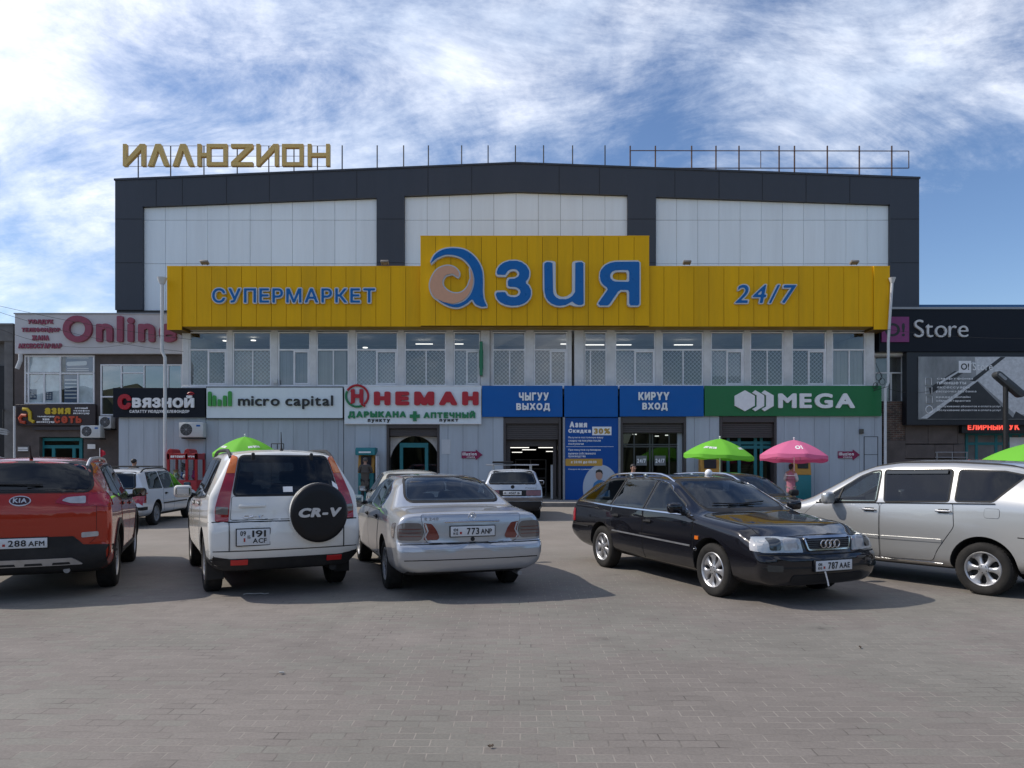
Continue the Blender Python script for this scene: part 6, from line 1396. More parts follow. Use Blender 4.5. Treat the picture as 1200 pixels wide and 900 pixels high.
    def antenna(c, x, y, h=.25, lean=-.08):
        p, n = c.hit(x, y, 'T'); mb = MB(); mb.tube([p, p+Vector((lean*.3, 0, .04)), p+Vector((lean, 0, h))], [.022, .010, .004], 6); mb.build('antenna', M_plast, c.root, world=False)
    def lower(c, name, poly, plane, m, off=.012): return c.part(name, poly, plane, m, off, .06)
def gp(px, py): s = (py-HOR)/EYE; return ((px-600)/s, F/s)
def mirror_y(poly): return [(-a, b) for a, b in poly]
spoke = lambda wm, w1=.98, w0=.98: (lambda t: w0+(wm-w0)*sstep(t/.35) if t < .35 else (wm if t < .68 else wm+(w1-wm)*sstep((t-.68)/.32)))

# ---------------------------------------------------------------- 1 red SUV (left edge)
P_red = paint('paint_red', (.36, .028, .011), .1, .30, dustamt=.22)
SUV = dict(W=1.855, wb=2.64, xr=-2.24, xf=2.2, r=.36, ra=.415, top=[(-2.24, 1.575), (-1.9, 1.61), (-.7, 1.64), (-.1, 1.625), (.3, 1.55), (1.15, 1.06), (1.9, .97), (2.2, .86)],
    belt=[(-2.24, 1.13), (-1, 1.10), (1.1, 1.0), (2.2, .80)], bot=[(-2.24, .34), (-1.9, .25), (1.9, .24), (2.2, .3)], hw=[(-2.24, .915), (-1.2, .925), (1.2, .925), (2.2, .90)],
    rw=[(-2.24, .60), (-1.5, .66), (.1, .66), (.4, .66), (1.15, .76), (2.2, .70)], drop=[(-2.24, .06), (.2, .055), (1.2, .05), (2.2, .06)],
    offr=[(.25, .10), (.34, .02), (.5, -.02), (.62, -.01), (.64, .0), (.8, -.03), (1.0, -.03), (1.08, -.01), (1.2, .05), (1.26, .09), (1.58, .40)], offf=[(.2, .1), (.4, 0), (.8, .02), (1, .08)], kr=.13, blendr=1.0)
c = Car(SUV, 'red SUV cut off by the left edge of the photo', 'car', gp(138.5, 686), gp(159, 657), 'R', P_red); c.root.scale = (1, 1, 1.02)
c.windows([[(1.0, 1.045), (.42, 1.44), (-.02, 1.52), (-.02, 1.06)], [(-.08, 1.06), (-.08, 1.525), (-.92, 1.51), (-.98, 1.10)], [(-1.05, 1.12), (-1.0, 1.505), (-1.35, 1.47), (-1.62, 1.19)]], glass=G_priv)
c.screen([(.70, 1.245), (-.70, 1.245), (-.60, 1.545), (.60, 1.545)], 'B', 'rear_window', r=.09, glass=G_priv); c.screen([(.62, 1.12), (-.62, 1.12), (-.55, 1.50), (.55, 1.50)], 'F', 'windscreen')
c.door([(1.02, .50), (1.02, 1.02), (-.03, 1.05), (-.03, .44)], 'R', handle=(.12, .99, c.paint)); c.door([(-.05, .44), (-.05, 1.05), (-1.0, 1.08), (-1.02, .85), (-.86, .46)], 'R', handle=(-.86, 1.03, c.paint))
c.door([(.75, .70), (.75, 1.20), (-.75, 1.20), (-.75, .70), (-.60, .56), (.60, .56)], 'B', 'tailgate', gap=.006)
for s_ in (1, -1):
    q = (lambda p: p) if s_ > 0 else mirror_y
    o = c.part('tail_light', q([(.33, 1.10), (.40, 1.18), (.62, 1.20), (.90, 1.225), (.895, 1.04), (.78, 1.05), (.50, 1.065)]), 'B', M_lred, .012, .04, r=.03)
    c.part('reversing_lamp', q([(.40, 1.12), (.45, 1.155), (.64, 1.17), (.64, 1.085), (.5, 1.09)]), 'B', M_lwh, .018, .03, o, r=.02)
    c.part('red_lens', q([(.66, 1.18), (.66, 1.07), (.86, 1.06), (.87, 1.195)]), 'B', mat('lamp_red_bright', (.40, .02, .03), .1, coat=1), .018, .03, o, r=.02)
    c.part('bumper_lamp', q([(.60, .70), (.77, .71), (.77, .765), (.60, .76)]), 'B', M_lwh, .012, .03, r=.015)
    c.part('tail_light', [(-1.98, 1.05), (-1.80, 1.13), (-1.62, 1.20), (-2.02, 1.225)], 'LR'[s_ < 0], M_lred, .010, .04, r=.02)
c.part('lower_bumper', [(.93, .33), (-.93, .33), (-.93, .60), (-.62, .62), (-.52, .72), (.52, .72), (.62, .62), (.93, .60)], 'B', M_plast, .014)
c.part('skid_plate', [(.62, .40), (-.62, .40), (-.52, .475), (.52, .475)], 'B', M_alu, .03, r=.03)
c.part('skid_slots', [[(a-.09, .41), (a+.09, .41), (a+.08, .435), (a-.08, .435)] for a in (-.4, -.13, .13, .4)], 'B', M_plast, .034, .04)
for sd_ in 'LR':
    mb = MB(); c.panel(mb, [(-.86, .25), (.86, .25), (.9, .42), (-.9, .42)], sd_, .014, .08)
    for xa in (1.32, -1.32):
        a0, a1 = (200, -20); ar = [(xa+.42*math.cos(R(a)), .375+.42*math.sin(R(a))) for a in range(a1, a0+1, 10)]; br_ = [(xa+.49*math.cos(R(a)), .375+.49*math.sin(R(a))) for a in range(a0, a1-1, -10)]
        c.panel(mb, ar+br_, sd_, .014, .05)
    mb.build('wheel_arch_trim', M_plast, c.root, world=False, ang=60)
M_badge = mat('badge_silver', (.55, .55, .56), .35, metal=.3)
o = c.part('emblem', [(.105*math.cos(a*.3), 1.125+.055*math.sin(a*.3)) for a in range(21)], 'B', M_badge, .016, .03)
c.part('emblem_field', [(.094*math.cos(a*.3), 1.125+.045*math.sin(a*.3)) for a in range(21)], 'B', mat('emblem_dark', (.05, .012, .012), .3), .0185, .03, o)
tx = c.text('KIA', 'B', .066, -.066, 1.10, 1.15, M_badge, .004, .03, out=.021)
c.number_plate('B', .27, -.27, .605, .715, [('04', .04, .15, .50, .82), ('KG', .04, .15, .16, .42), ('288', .30, .62, .18, .82), ('AFM', .66, .95, .18, .70)])
c.wiper([(-.05, 1.27), (-.2, 1.29), (.42, 1.30)], 'B'); c.rails(-1.75, .25, .60, M_alu, .02, .045); c.antenna(-1.65, .0, .16); c.mirror(.72, 1.10, M_plast)
mb = MB(); mb.tube([(-2.2, -.45, .33), (-1.9, -.45, .33)], .035, 10); mb.build('exhaust', M_metal, c.root, world=False)
c.wheels((10, spoke(.38), .02), .225, tw=.225); c.cabin(-1.55, 1.0, .52)

# ---------------------------------------------------------------- 2 white SUV with spare wheel
P_wht = paint('paint_white', (.74, .73, .69), 0, .35, dustamt=.20)
CR = dict(W=1.785, wb=2.62, xr=-2.2, xf=2.16, r=.345, ra=.40, top=[(-2.2, 1.64), (-1.8, 1.67), (-.6, 1.685), (0, 1.66), (.3, 1.60), (1.12, 1.07), (1.85, .96), (2.16, .84)],
    belt=[(-2.2, 1.14), (-1, 1.10), (1.1, 1.0), (2.16, .80)], bot=[(-2.2, .33), (-1.9, .29), (1.8, .27), (2.16, .34)], hw=[(-2.2, .88), (-1.2, .89), (1.2, .89), (2.16, .86)], rw=[(-2.2, .60), (-1.5, .635), (.1, .635), (.35, .635), (1.12, .74), (2.16, .68)],
    drop=[(-2.2, .05), (.2, .05), (1.1, .05), (2.16, .05)], offr=[(.33, .03), (.46, -.01), (.48, -.05), (.60, -.075), (.82, -.075), (.855, -.06), (.875, 0), (1.0, .0), (1.17, .035), (1.30, .09), (1.62, .27)], offf=[(.3, .05), (.5, 0), (.8, .03), (.95, .1)], kr=.12, blendr=.9, zm=.55)
c = Car(CR, 'white SUV with a black covered spare wheel on its tailgate', 'car', gp(238, 692.5), gp(222.5, 662.6), 'L', P_wht); c.root.scale = (1, 1, 1.05)
c.windows([[(1.0, 1.05), (.42, 1.46), (0, 1.55), (-.0, 1.07)], [(-.06, 1.07), (-.06, 1.555), (-.93, 1.55), (-.93, 1.10)], [(-1.02, 1.11), (-1.0, 1.55), (-1.46, 1.53), (-1.60, 1.14)]], glass=G_priv)
c.screen([(.595, 1.155), (-.595, 1.155), (-.498, 1.58), (.498, 1.58)], 'B', 'rear_window', r=.05, trim=.018, glass=G_priv); c.screen([(.62, 1.12), (-.62, 1.12), (-.55, 1.54), (.55, 1.54)], 'F', 'windscreen')
c.door([(1.0, .42), (1.0, 1.02), (.0, 1.05), (.0, .40)], 'L', handle=(.14, .99, c.paint)); c.door([(-.02, .40), (-.02, 1.05), (-.95, 1.08), (-.97, .86), (-.82, .42)], 'L', handle=(-.82, 1.02, c.paint))
c.door([(.635, .885), (.615, 1.135), (-.615, 1.135), (-.635, .885)], 'B', 'tailgate', r=.02, gap=.006)
c.part('bumper_panel', [(.64, .56), (.64, .85), (-.64, .85), (-.64, .56)], 'B', c.paint, .008, r=.03)
c.strip('bumper_groove', [(-.86, .545), (.86, .545)], 'B', .012, M_gap, .003); c.strip('bumper_groove', [(-.87, .862), (.87, .862)], 'B', .012, M_gap, .003)
for yy in (.655, -.655): c.strip('bumper_groove', [(yy, .55), (yy, .86)], 'B', .010, M_gap, .010)
for s_ in (1, -1):
    q = (lambda p: p) if s_ > 0 else mirror_y; sd_ = 'LR'[s_ < 0]
    o = c.part('tail_light', q([(.80, .865), (.655, .865), (.645, 1.02), (.622, 1.17), (.525, 1.57), (.585, 1.60), (.672, 1.38), (.752, 1.17), (.795, 1.02)]), 'B', M_lred, .011, .035, r=.02)
    c.part('orange_lens', q([(.572, 1.39), (.530, 1.562), (.582, 1.588), (.665, 1.39)]), 'B', M_lor, .016, .03, o, r=.01)
    c.part('clear_lens', q([(.662, .94), (.79, .95), (.785, 1.03), (.655, 1.02)]), 'B', M_lpink, .016, .03, o, r=.01)
    c.part('reflector', q([(.45, .395), (.63, .395), (.63, .455), (.45, .455)]), 'B', mat('reflector_red', (.50, .02, .02), .2), .03, .04)
    mb = MB(); mb.box(-1.70, -1.685, s_*.86, s_*.66, .18, .46); mb.build('mud_flap', M_plast, c.root, world=False, bevel=.005)
mb = MB(); c.panel(mb, [(-.885, .34), (.885, .34), (.885, .458), (-.885, .458)], 'B', .014, .04); c.panel(mb, [(-2.3, .33), (-1.74, .33), (-1.76, .458), (-2.3, .458)], 'L', .010, .06); c.panel(mb, [(-2.3, .33), (-1.74, .33), (-1.76, .458), (-2.3, .458)], 'R', .010, .06); mb.tube([(-1.95, -.5, .33), (-1.95, .5, .33)], .04, 8); mb.tube([(-2.1, -.55, .30), (-1.7, -.55, .30)], .045, 10); mb.build('lower_bumper', M_plast, c.root, world=False)
# spare wheel with cover
px0, n0 = c.hit(-.33, .95, 'B'); Mx = Matrix.Translation((px0.x-.01, -.33, .95)) @ Matrix.Rotation(R(-90), 4, 'Y')
mb = MB(); mb.lathe([(.20, .0), (.30, .005), (.33, .03), (.338, .09), (.333, .14)], 48, Mx); so_ = mb.build('spare_wheel', c.paint, c.root, world=False, ang=40)
mb = MB(); mb.lathe([(.333, .135), (.337, .165), (.325, .19), (.30, .203), (.24, .208), (.001, .212)], 48, Mx); mb.build('wheel_cover', mat('cover_black', (.005, .005, .007), .4, spec=.35, noise=.15, nscale=4), so_, world=False, ang=50)
vs, fs, asp = text_mesh('CR-V', .06, .05, .2, 30); mb = MB(); Mt = Matrix.Translation((px0.x-.228, -.33, .95)) @ Matrix.Rotation(R(-90), 4, 'Z')
mb.add([Mt @ Vector(((a-.5)*.50, b*.012, (cc_-.5)*.105+.005)) for a, b, cc_ in vs], fs); mb.build('cover_lettering', mat('cover_silver', (.60, .60, .61), .3, metal=.5), so_, world=False, ang=40)
c.text('CR-V', 'B', .50, .28, .895, .93, M_chrome, .006, .03, .2, .010)
p, n = c.hit(.40, 1.03, 'B'); mb = MB(); rbox(mb, p+n*.02, (.03, .30, .035), .014); mb.build('tailgate_handle', c.paint, c.root, world=False)
c.part('sticker', [[(-.06+a, 1.18), (.0+a, 1.18), (.0+a, 1.24), (-.06+a, 1.24)] for a in (.0, .05)], 'B', M_wlet, .0095, .03); c.part('sticker', [(-.55, 1.21), (-.61, 1.20), (-.62, 1.24), (-.54, 1.30)], 'B', M_wlet, .0095, .03)
c.number_plate('B', .58, .22, .61, .785, [('09', .10, .27, .60, .90), ('KG', .32, .40, .42, .62), ('191', .46, .88, .50, .92), ('ACF', .48, .90, .12, .42)])
for yy in (.36, -.32):
    p, n = c.hit(yy, 1.57, 'B'); mb = MB(); rbox(mb, p+n*.012, (.03, .04, .10), .012); mb.build('hinge', M_plast, c.root, world=False)
c.wiper([(-.40, 1.165), (-.1, 1.175)], 'B'); c.rails(-1.85, .1, .60, M_plast, .022, .045); c.antenna(-1.75, .0, .22, .03); c.mirror(.70, 1.10, c.paint, size=(.11, .24, .17)); c.wheels((5, spoke(.45), .02), .21, tw=.205); c.cabin(-1.75, .98, .52)

# ---------------------------------------------------------------- 3 silver saloon
P_sil = paint('paint_silver', (.46, .475, .50), .55, .28, dustamt=.16)
SED = dict(W=1.80, wb=2.833, xr=-2.50, xf=2.26, r=.315, ra=.365, soft=.055, top=[(-2.5, 1.015), (-2.1, 1.04), (-1.70, 1.058), (-1.05, 1.36), (-.75, 1.425), (-.2, 1.445), (.15, 1.42), (.40, 1.35), (1.0, 1.0), (1.9, .88), (2.26, .76)],
    belt=[(-2.5, .90), (-1.7, .955), (-1, .96), (1.0, .93), (2.26, .66)], bot=[(-2.5, .33), (-2.2, .25), (1.9, .22), (2.26, .26)], hw=[(-2.5, .885), (-1.5, .90), (1.3, .90), (2.26, .85)], rw=[(-2.5, .77), (-1.75, .77), (-1.0, .61), (.2, .62), (1.0, .74), (2.26, .62)],
    drop=[(-2.5, .022), (-1.7, .022), (-1, .055), (.2, .055), (1, .035), (2.26, .05)], offr=[(.25, .08), (.33, -.01), (.38, -.04), (.46, -.06), (.48, -.07), (.60, -.075), (.64, -.055), (.655, 0), (.75, .0), (.95, .012), (.985, .03), (1.01, .06)], offf=[(.2, .1), (.4, 0), (.75, .1)], kr=.085, kf=.28, blendr=.6, bw=.968, rb=.08)
c = Car(SED, 'silver saloon seen from behind between the white SUV and the black estate', 'car', gp(449.5, 688.9), gp(419.8, 656.9), 'L', P_sil)
c.windows([[(.92, .985), (.40, 1.31), (.0, 1.36), (-.02, .995)], [(-.07, .995), (-.05, 1.36), (-.62, 1.35), (-.92, 1.22), (-1.02, 1.0)]], glass=G_mid, tm=M_chrome, trim=.012)
c.screen([(.615, 1.108), (-.615, 1.108), (-.51, 1.385), (.51, 1.385)], 'B', 'rear_window', glass=G_mid, r=.09, trim=.022); c.screen([(.62, 1.03), (-.62, 1.03), (-.54, 1.36), (.54, 1.36)], 'F', 'windscreen')
c.door([(1.0, .38), (1.0, .93), (-.03, .96), (-.03, .36)], 'L', handle=(.10, .86, M_plast)); c.door([(-.05, .36), (-.05, .96), (-1.03, .965), (-1.0, .75), (-.86, .40)], 'L', handle=(-.85, .875, M_plast))
c.door([(.55, .70), (.60, .985), (-.60, .985), (-.55, .70), (-.52, .665), (.52, .665)], 'B', 'boot_lid', gap=.006, r=.03)
for s_ in (1, -1):
    q = (lambda p: p) if s_ > 0 else mirror_y; sd_ = 'LR'[s_ < 0]
    o = c.part('tail_light', q([(.86, .70), (.60, .695), (.565, .79), (.60, .895), (.80, .90), (.86, .87)]), 'B', M_lpink, .010, .035, r=.04)
    for k in range(3): c.strip('lamp_rib', q([(.60, .745+k*.04), (.84, .745+k*.04)]), 'B', .008, M_ldk, .014, o)
    c.part('inner_light', q([(.575, .70), (.41, .70), (.39, .73), (.43, .82), (.48, .885), (.575, .895), (.545, .79)]), 'B', M_ldk, .012, .035, r=.02)
    c.part('clear_lens', q([(.55, .735), (.53, .70), (.55, .70), (.565, .75), (.53, .80), (.565, .885), (.545, .885), (.515, .80)]), 'B', M_lwh, .015, .03, o)
    c.part('tail_light', [(-2.28, .71), (-2.16, .72), (-2.08, .80), (-2.12, .88), (-2.28, .895)], sd_, M_lpink, .009, .03, r=.03)
p, n = c.hit(0, .91, 'B'); mb = MB(); mb.tube([c.hit(y, .905, 'B')[0]+Vector((-.008, 0, 0)) for y in (-.33, -.2, 0, .2, .33)], .012, 6); mb.build('chrome_strip', M_chrome, c.root, world=False)
mb = MB(); pc, n = c.hit(0, .965, 'B'); mb.tube([pc+Vector((-.012, .043*math.cos(a*.3), .043*math.sin(a*.3))) for a in range(21)], .005, 5, closed=True)
for a in (90, 210, 330): mb.tube([pc+Vector((-.012, 0, 0)), pc+Vector((-.012, .042*math.cos(R(a)), .042*math.sin(R(a))))], [.007, .003], 4)
mb.build('emblem', M_chrome, c.root, world=False); c.text('E 240', 'B', .56, .40, .925, .955, M_metal, .006, .02, 0, .008)
mb = MB(); p, n = c.hit(0, .70, 'B'); mb.lathe([(.001, .01), (.018, .01), (.026, .006), (.026, 0)], 16, Matrix.Translation(p) @ Matrix.Rotation(R(-90), 4, 'Y')); mb.build('lock', M_plast, c.root, world=False)
c.number_plate('B', .265, -.265, .735, .85, [('01', .06, .16, .52, .80), ('KG', .06, .16, .18, .42), ('773', .36, .64, .16, .84), ('ANP', .68, .93, .20, .72)])
c.strip('bumper_groove', [(-.84, .652), (.84, .652)], 'B', .010, M_gap, .003); c.strip('bumper_strip', [(-.80, .585), (.80, .585)], 'B', .03, c.paint, .010); c.strip('bumper_strip', [(-.80, .475), (.80, .475)], 'B', .012, M_gap, .003)
c.mirror(.70, 1.02, mat('mirror_bluegrey', (.10, .17, .20), .3, coat=1), size=(.11, .20, .13)); c.wheels((8, spoke(.5), .015), .205); c.cabin(-1.25, .92, .46)
for yy in (-.6,):
    mb = MB(); mb.tube([(-2.45, yy, .27), (-2.1, yy, .28)], .03, 8); mb.build('exhaust', M_metal, c.root, world=False)

# ---------------------------------------------------------------- 4 black estate
P_blk = paint('paint_black', (.006, .006, .009), 0, .25, dustamt=.26, dust=(.10, .09, .08), height=.50)
EST = dict(W=1.783, wb=2.687, xr=-2.46, xf=2.32, r=.318, ra=.365, soft=.08, top=[(-2.46, 1.34), (-1.9, 1.39), (-.9, 1.43), (-.3, 1.43), (.05, 1.40), (.28, 1.34), (.98, .985), (1.9, .875), (2.2, .80), (2.32, .76)],
    belt=[(-2.46, .97), (-1, .955), (.95, .925), (1.9, .80), (2.32, .68)], bot=[(-2.46, .36), (-2.2, .25), (1.9, .20), (2.32, .23)], hw=[(-2.46, .86), (-1.5, .89), (1.3, .8915), (2.32, .86)], rw=[(-2.46, .60), (-1.5, .63), (.1, .63), (.95, .74), (1.9, .72), (2.32, .66)],
    drop=[(-2.46, .05), (.1, .05), (.95, .030), (1.9, .022), (2.32, .022)], offr=[(.25, .06), (.36, -.02), (.55, -.05), (.60, -.02), (.62, .02), (.8, .04), (.96, .10), (1.0, .14), (1.34, .56)], offf=[(.2, .12), (.25, .04), (.32, .0), (.42, -.03), (.54, -.03), (.57, .015), (.60, .03), (.74, .05), (.78, .10)], kr=.10, kf=.20, blendr=1.15, blendf=.65, rb=.07)
c = Car(EST, 'black estate car with silver roof rails facing the camera', 'car', gp(702, 663.8), gp(838, 700.1), 'R', P_blk)
wp = [[(.88, .958), (.62, 1.075), (.36, 1.20), (.14, 1.305), (-.06, 1.335), (-.10, .965)], [(-.18, .965), (-.14, 1.35), (-.90, 1.345), (-1.0, .975)], [(-1.08, .98), (-.98, 1.345), (-1.38, 1.32), (-1.60, 1.25), (-2.06, 1.01)]]
c.windows(wp, glass=G_clear, tm=M_plast, trim=.02)
for sd_ in 'LR': c.strip('window_chrome', [(.97, .932), (-1.0, .952), (-2.12, .985), (-1.62, 1.285), (-1.38, 1.350), (-.9, 1.37), (0, 1.365)], sd_, .020, M_chrome, .014); c.strip('window_chrome', [(.96, .94), (.70, 1.065), (.42, 1.205), (.20, 1.30), (.0, 1.36)], sd_, .018, M_chrome, .014)
c.screen([(.62, 1.01), (-.62, 1.01), (-.535, 1.34), (.535, 1.34)], 'F', 'windscreen', r=.08); c.screen([(.58, 1.02), (-.58, 1.02), (-.5, 1.28), (.5, 1.28)], 'B', 'rear_window')
for sd_ in 'LR':
    c.door([(1.0, .30), (1.0, .88), (.95, .915), (-.13, .94), (-.13, .29)], sd_, handle=(.0, .80, M_plast)); c.door([(-.15, .29), (-.15, .94), (-1.03, .945), (-1.02, .72), (-.84, .32)], sd_, handle=(-.86, .82, M_plast))
    c.strip('side_moulding', [(.96, .565), (-.98, .60)], sd_, .022, M_alu, .012); c.strip('side_moulding', [(-1.74, .60), (-2.3, .60)], sd_, .02, M_plast, .01)
    c.part('side_repeater', [(1.06, .655), (1.06, .70), (1.13, .70), (1.13, .655)], sd_, M_lor, .012, .03, r=.008)
mb = MB(); p, n = c.hit(1.06, .535, 'R'); mb.tube([p+Vector((.022*math.cos(a*.4), -.008, .022*math.sin(a*.4))) for a in range(16)], .006, 5, closed=True); mb.build('side_emblem', M_chrome, c.root, world=False)
for s_ in (1, -1):
    q = (lambda p: p) if s_ > 0 else mirror_y; sd_ = 'LR'[s_ < 0]
    o = c.part('headlight', q([(.35, .60), (.375, .745), (.60, .765), (.80, .755), (.83, .62), (.79, .60)]), 'F', mat('headlight_glass', (.30, .33, .36), .03, coat=1, spec=1), .010, .03, r=.015)
    c.part('lamp_reflector', q([(.42, .625), (.42, .735), (.57, .75), (.57, .625)]), 'F', M_lwh, .013, .03, o, r=.03); c.part('lamp_reflector', q([(.60, .625), (.60, .75), (.72, .75), (.72, .625)]), 'F', mat('reflector_dark', (.10, .11, .12), .05, metal=.6), .013, .03, o, r=.03)
    c.part('headlight', [(2.02, .62), (1.97, .74), (2.12, .76), (2.14, .61)], sd_, M_lwh, .009, .03, r=.01)
    c.part('fog_lamp', q([(.62, .40), (.62, .47), (.78, .475), (.78, .41)]), 'F', M_cglass2, .014, .03, r=.015)
    c.part('tail_light', [(-2.22, .66), (-2.22, .86), (-2.32, .86), (-2.32, .66)], sd_, M_lred, .01, .03, r=.01); c.part('tail_light', q([(.84, .66), (.84, .87), (.62, .87), (.62, .66)]), 'B', M_lred, .01, .04, r=.02)
gr = [(.325, .75), (-.325, .75), (-.285, .625), (.285, .625)]
o = c.part('grille', gr, 'F', M_gap, .012, .04, r=.015)
c.strip('grille_chrome', round_poly(gr, .02, 3), 'F', .020, M_chrome, .022, o, closed=True)
for k in range(5): wk = .285+.006*k; c.strip('grille_slat', [(-wk, .644+k*.021), (wk, .644+k*.021)], 'F', .012, mat('slat_grey', (.05, .05, .055), .35), .018, o)
mb = MB()
for k in range(4):
    pc, n = c.hit((k-1.5)*.062, .688, 'F'); mb.tube([pc+Vector((.036+.002*(k % 2), .041*math.cos(a*.3142), .041*math.sin(a*.3142))) for a in range(20)], .0065, 6, closed=True)
mb.build('ring_emblem', M_chrome, o, world=False)
c.strip('bumper_line', [(-.84, .575), (.84, .575)], 'F', .014, M_gap, .003); c.part('bumper_intake', [(.52, .275), (.50, .36), (-.50, .36), (-.52, .275)], 'F', M_plast, .010, .05, r=.03); c.strip('bumper_line', [(-.82, .44), (-.28, .44)], 'F', .02, M_plast, .008); c.strip('bumper_line', [(.28, .44), (.82, .44)], 'F', .02, M_plast, .008)
c.number_plate('F', -.26, .26, .40, .512, [('01', .06, .16, .52, .80), ('KG', .06, .16, .18, .42), ('787', .33, .60, .16, .84), ('AAE', .64, .93, .20, .74)])
mb = MB(); mb.tube([(2.40, -.16, .40), (2.405, -.13, .30), (2.40, -.11, .24)], .008, 5); mb.build('tow_strap', M_wlet, c.root, world=False)
c.door([(2.18, .70), (2.16, -.70), (1.15, -.70), (1.05, 0), (1.15, .70)], 'T', 'bonnet', r=.1, gap=.005)
c.rails(-1.75, .15, .545, M_chrome, .016, .055, feet=(-1.0, -.6)); c.mirror(.72, 1.0, c.paint, size=(.11, .20, .13))
p, n = c.hit(-.25, .3, 'T'); mb = MB(); mb.ball(p+Vector((0, 0, .03)), (.055, .055, .06), 12, 8); mb.build('roof_dome', M_wlet, c.root, world=False)
c.wiper([(.15, 1.03), (-.45, 1.05)], 'F'); c.wiper([(-.25, 1.03), (.35, 1.06)], 'F')
c.wheels((7, spoke(.60, .999, .999), .012), .208, tw=.2); c.cabin(-1.75, .88, .46)

# ---------------------------------------------------------------- 5 silver minivan (right edge)
P_van = paint('paint_champagne', (.50, .50, .49), .55, .28, dustamt=.2)
VAN = dict(W=1.76, wb=2.825, xr=-2.36, xf=2.30, r=.318, ra=.372, soft=.10, top=[(-2.36, 1.52), (-1.9, 1.585), (-1.0, 1.635), (-.3, 1.635), (.05, 1.585), (.30, 1.50), (1.0, 1.11), (1.45, .985), (2.05, .86), (2.3, .72)],
    belt=[(-2.36, 1.08), (-1.4, 1.085), (.8, 1.02), (1.7, .86), (2.3, .6)], bot=[(-2.36, .36), (-2.1, .27), (1.9, .22), (2.3, .26)], hw=[(-2.36, .85), (-1.3, .88), (1.3, .88), (2.3, .82)], rw=[(-2.36, .62), (-1.5, .685), (.2, .685), (.35, .68), (1.0, .74), (1.5, .73), (2.3, .56)],
    drop=[(-2.36, .06), (.4, .06), (1.3, .04), (2.3, .05)], offr=[(.3, .06), (.4, -.02), (.62, -.05), (.68, 0), (1.0, .03), (1.2, .10), (1.55, .32)], offf=[(.2, .1), (.4, 0), (.7, .08)], kr=.16, kf=.34, blendr=1.0, rb=.08)
A_ = Vector(gp(1149.5, 697.6)); hd = Vector((-.55, .835)).normalized()
c = Car(VAN, 'silver minivan at the right edge seen from its left side', 'car', A_, A_+hd*2.8, 'L', P_van)
c.windows([[(.76, 1.045), (.62, 1.12), (.18, 1.40), (.02, 1.465), (-.10, 1.48), (-.10, 1.075)], [(-.22, 1.08), (-.16, 1.485), (-1.02, 1.495), (-1.02, 1.115)], [(-1.11, 1.12), (-1.11, 1.49), (-1.60, 1.475), (-1.80, 1.43), (-1.52, 1.13)]], 'LR', trim=.016, r=.03, glass=G_priv)
for x in (.62,):
    c.strip('window_pillar', [(.46, 1.05), (.42, 1.24)], 'L', .03, M_plast, .016)
mb = MB(); c.strip('x', [(-.20, 1.455), (-.98, 1.465)], 'L', .05, M_plast, .03, mb=mb); mb.build('wind_deflector', M_cglass2, c.root, world=False); c.strip('window_sill_trim', [(.80, 1.022), (-.1, 1.052), (-1.55, 1.098)], 'L', .016, M_gap, .012)
c.screen([(.62, 1.05), (-.62, 1.05), (-.54, 1.52), (.54, 1.52)], 'F', 'windscreen'); c.screen([(.62, 1.15), (-.62, 1.15), (-.52, 1.5), (.52, 1.5)], 'B', 'rear_window')
for sd_ in 'LR':
    c.door([(.98, .36), (1.02, .80), (.80, 1.01), (-.15, 1.045), (-.15, .34)], sd_, handle=(-.02, .96, M_alu)); c.door([(-.17, .34), (-.17, 1.045), (-1.08, 1.085), (-1.10, .80), (-.90, .50), (-.84, .36)], sd_, handle=(-.98, .985, M_alu))
    c.strip('side_moulding', [(.95, .60), (-.15, .605)], sd_, .05, c.paint, .012); c.strip('side_moulding', [(-.18, .605), (-.96, .615)], sd_, .05, c.paint, .012); c.strip('sill_chrome', [(.95, .315), (-.95, .325)], sd_, .022, M_chrome, .012)
    c.part('tail_light', [(-2.08, .95), (-2.0, 1.0), (-1.92, 1.30), (-2.06, 1.30), (-2.18, .95)], sd_, M_lred, .010, .03, r=.03); c.part('side_repeater', [(1.12, .84), (1.12, .865), (1.18, .865), (1.18, .84)], sd_, M_lor, .010, .03)
    c.part('headlight', [(1.75, .66), (1.72, .80), (1.95, .83), (2.06, .68)], sd_, M_lwh, .009, .03, r=.02)
c.door([(-1.44, .93), (-1.44, 1.04), (-1.60, 1.04), (-1.60, .93)], 'L', 'fuel_flap', r=.03, gap=.004)
c.strip('bumper_groove', [(-1.79, .72), (-2.3, .70)], 'L', .012, M_gap, .003)
c.mirror(.50, 1.08, c.paint, size=(.12, .20, .17)); c.rails(-1.8, .1, .575, M_plast, .012, .012); c.wheels((6, spoke(.50, .75), .02), .205); c.cabin(-1.75, .92, .50, seats=((.15, .36), (.15, -.36), (-.8, .36), (-.8, -.36), (-1.6, 0)))

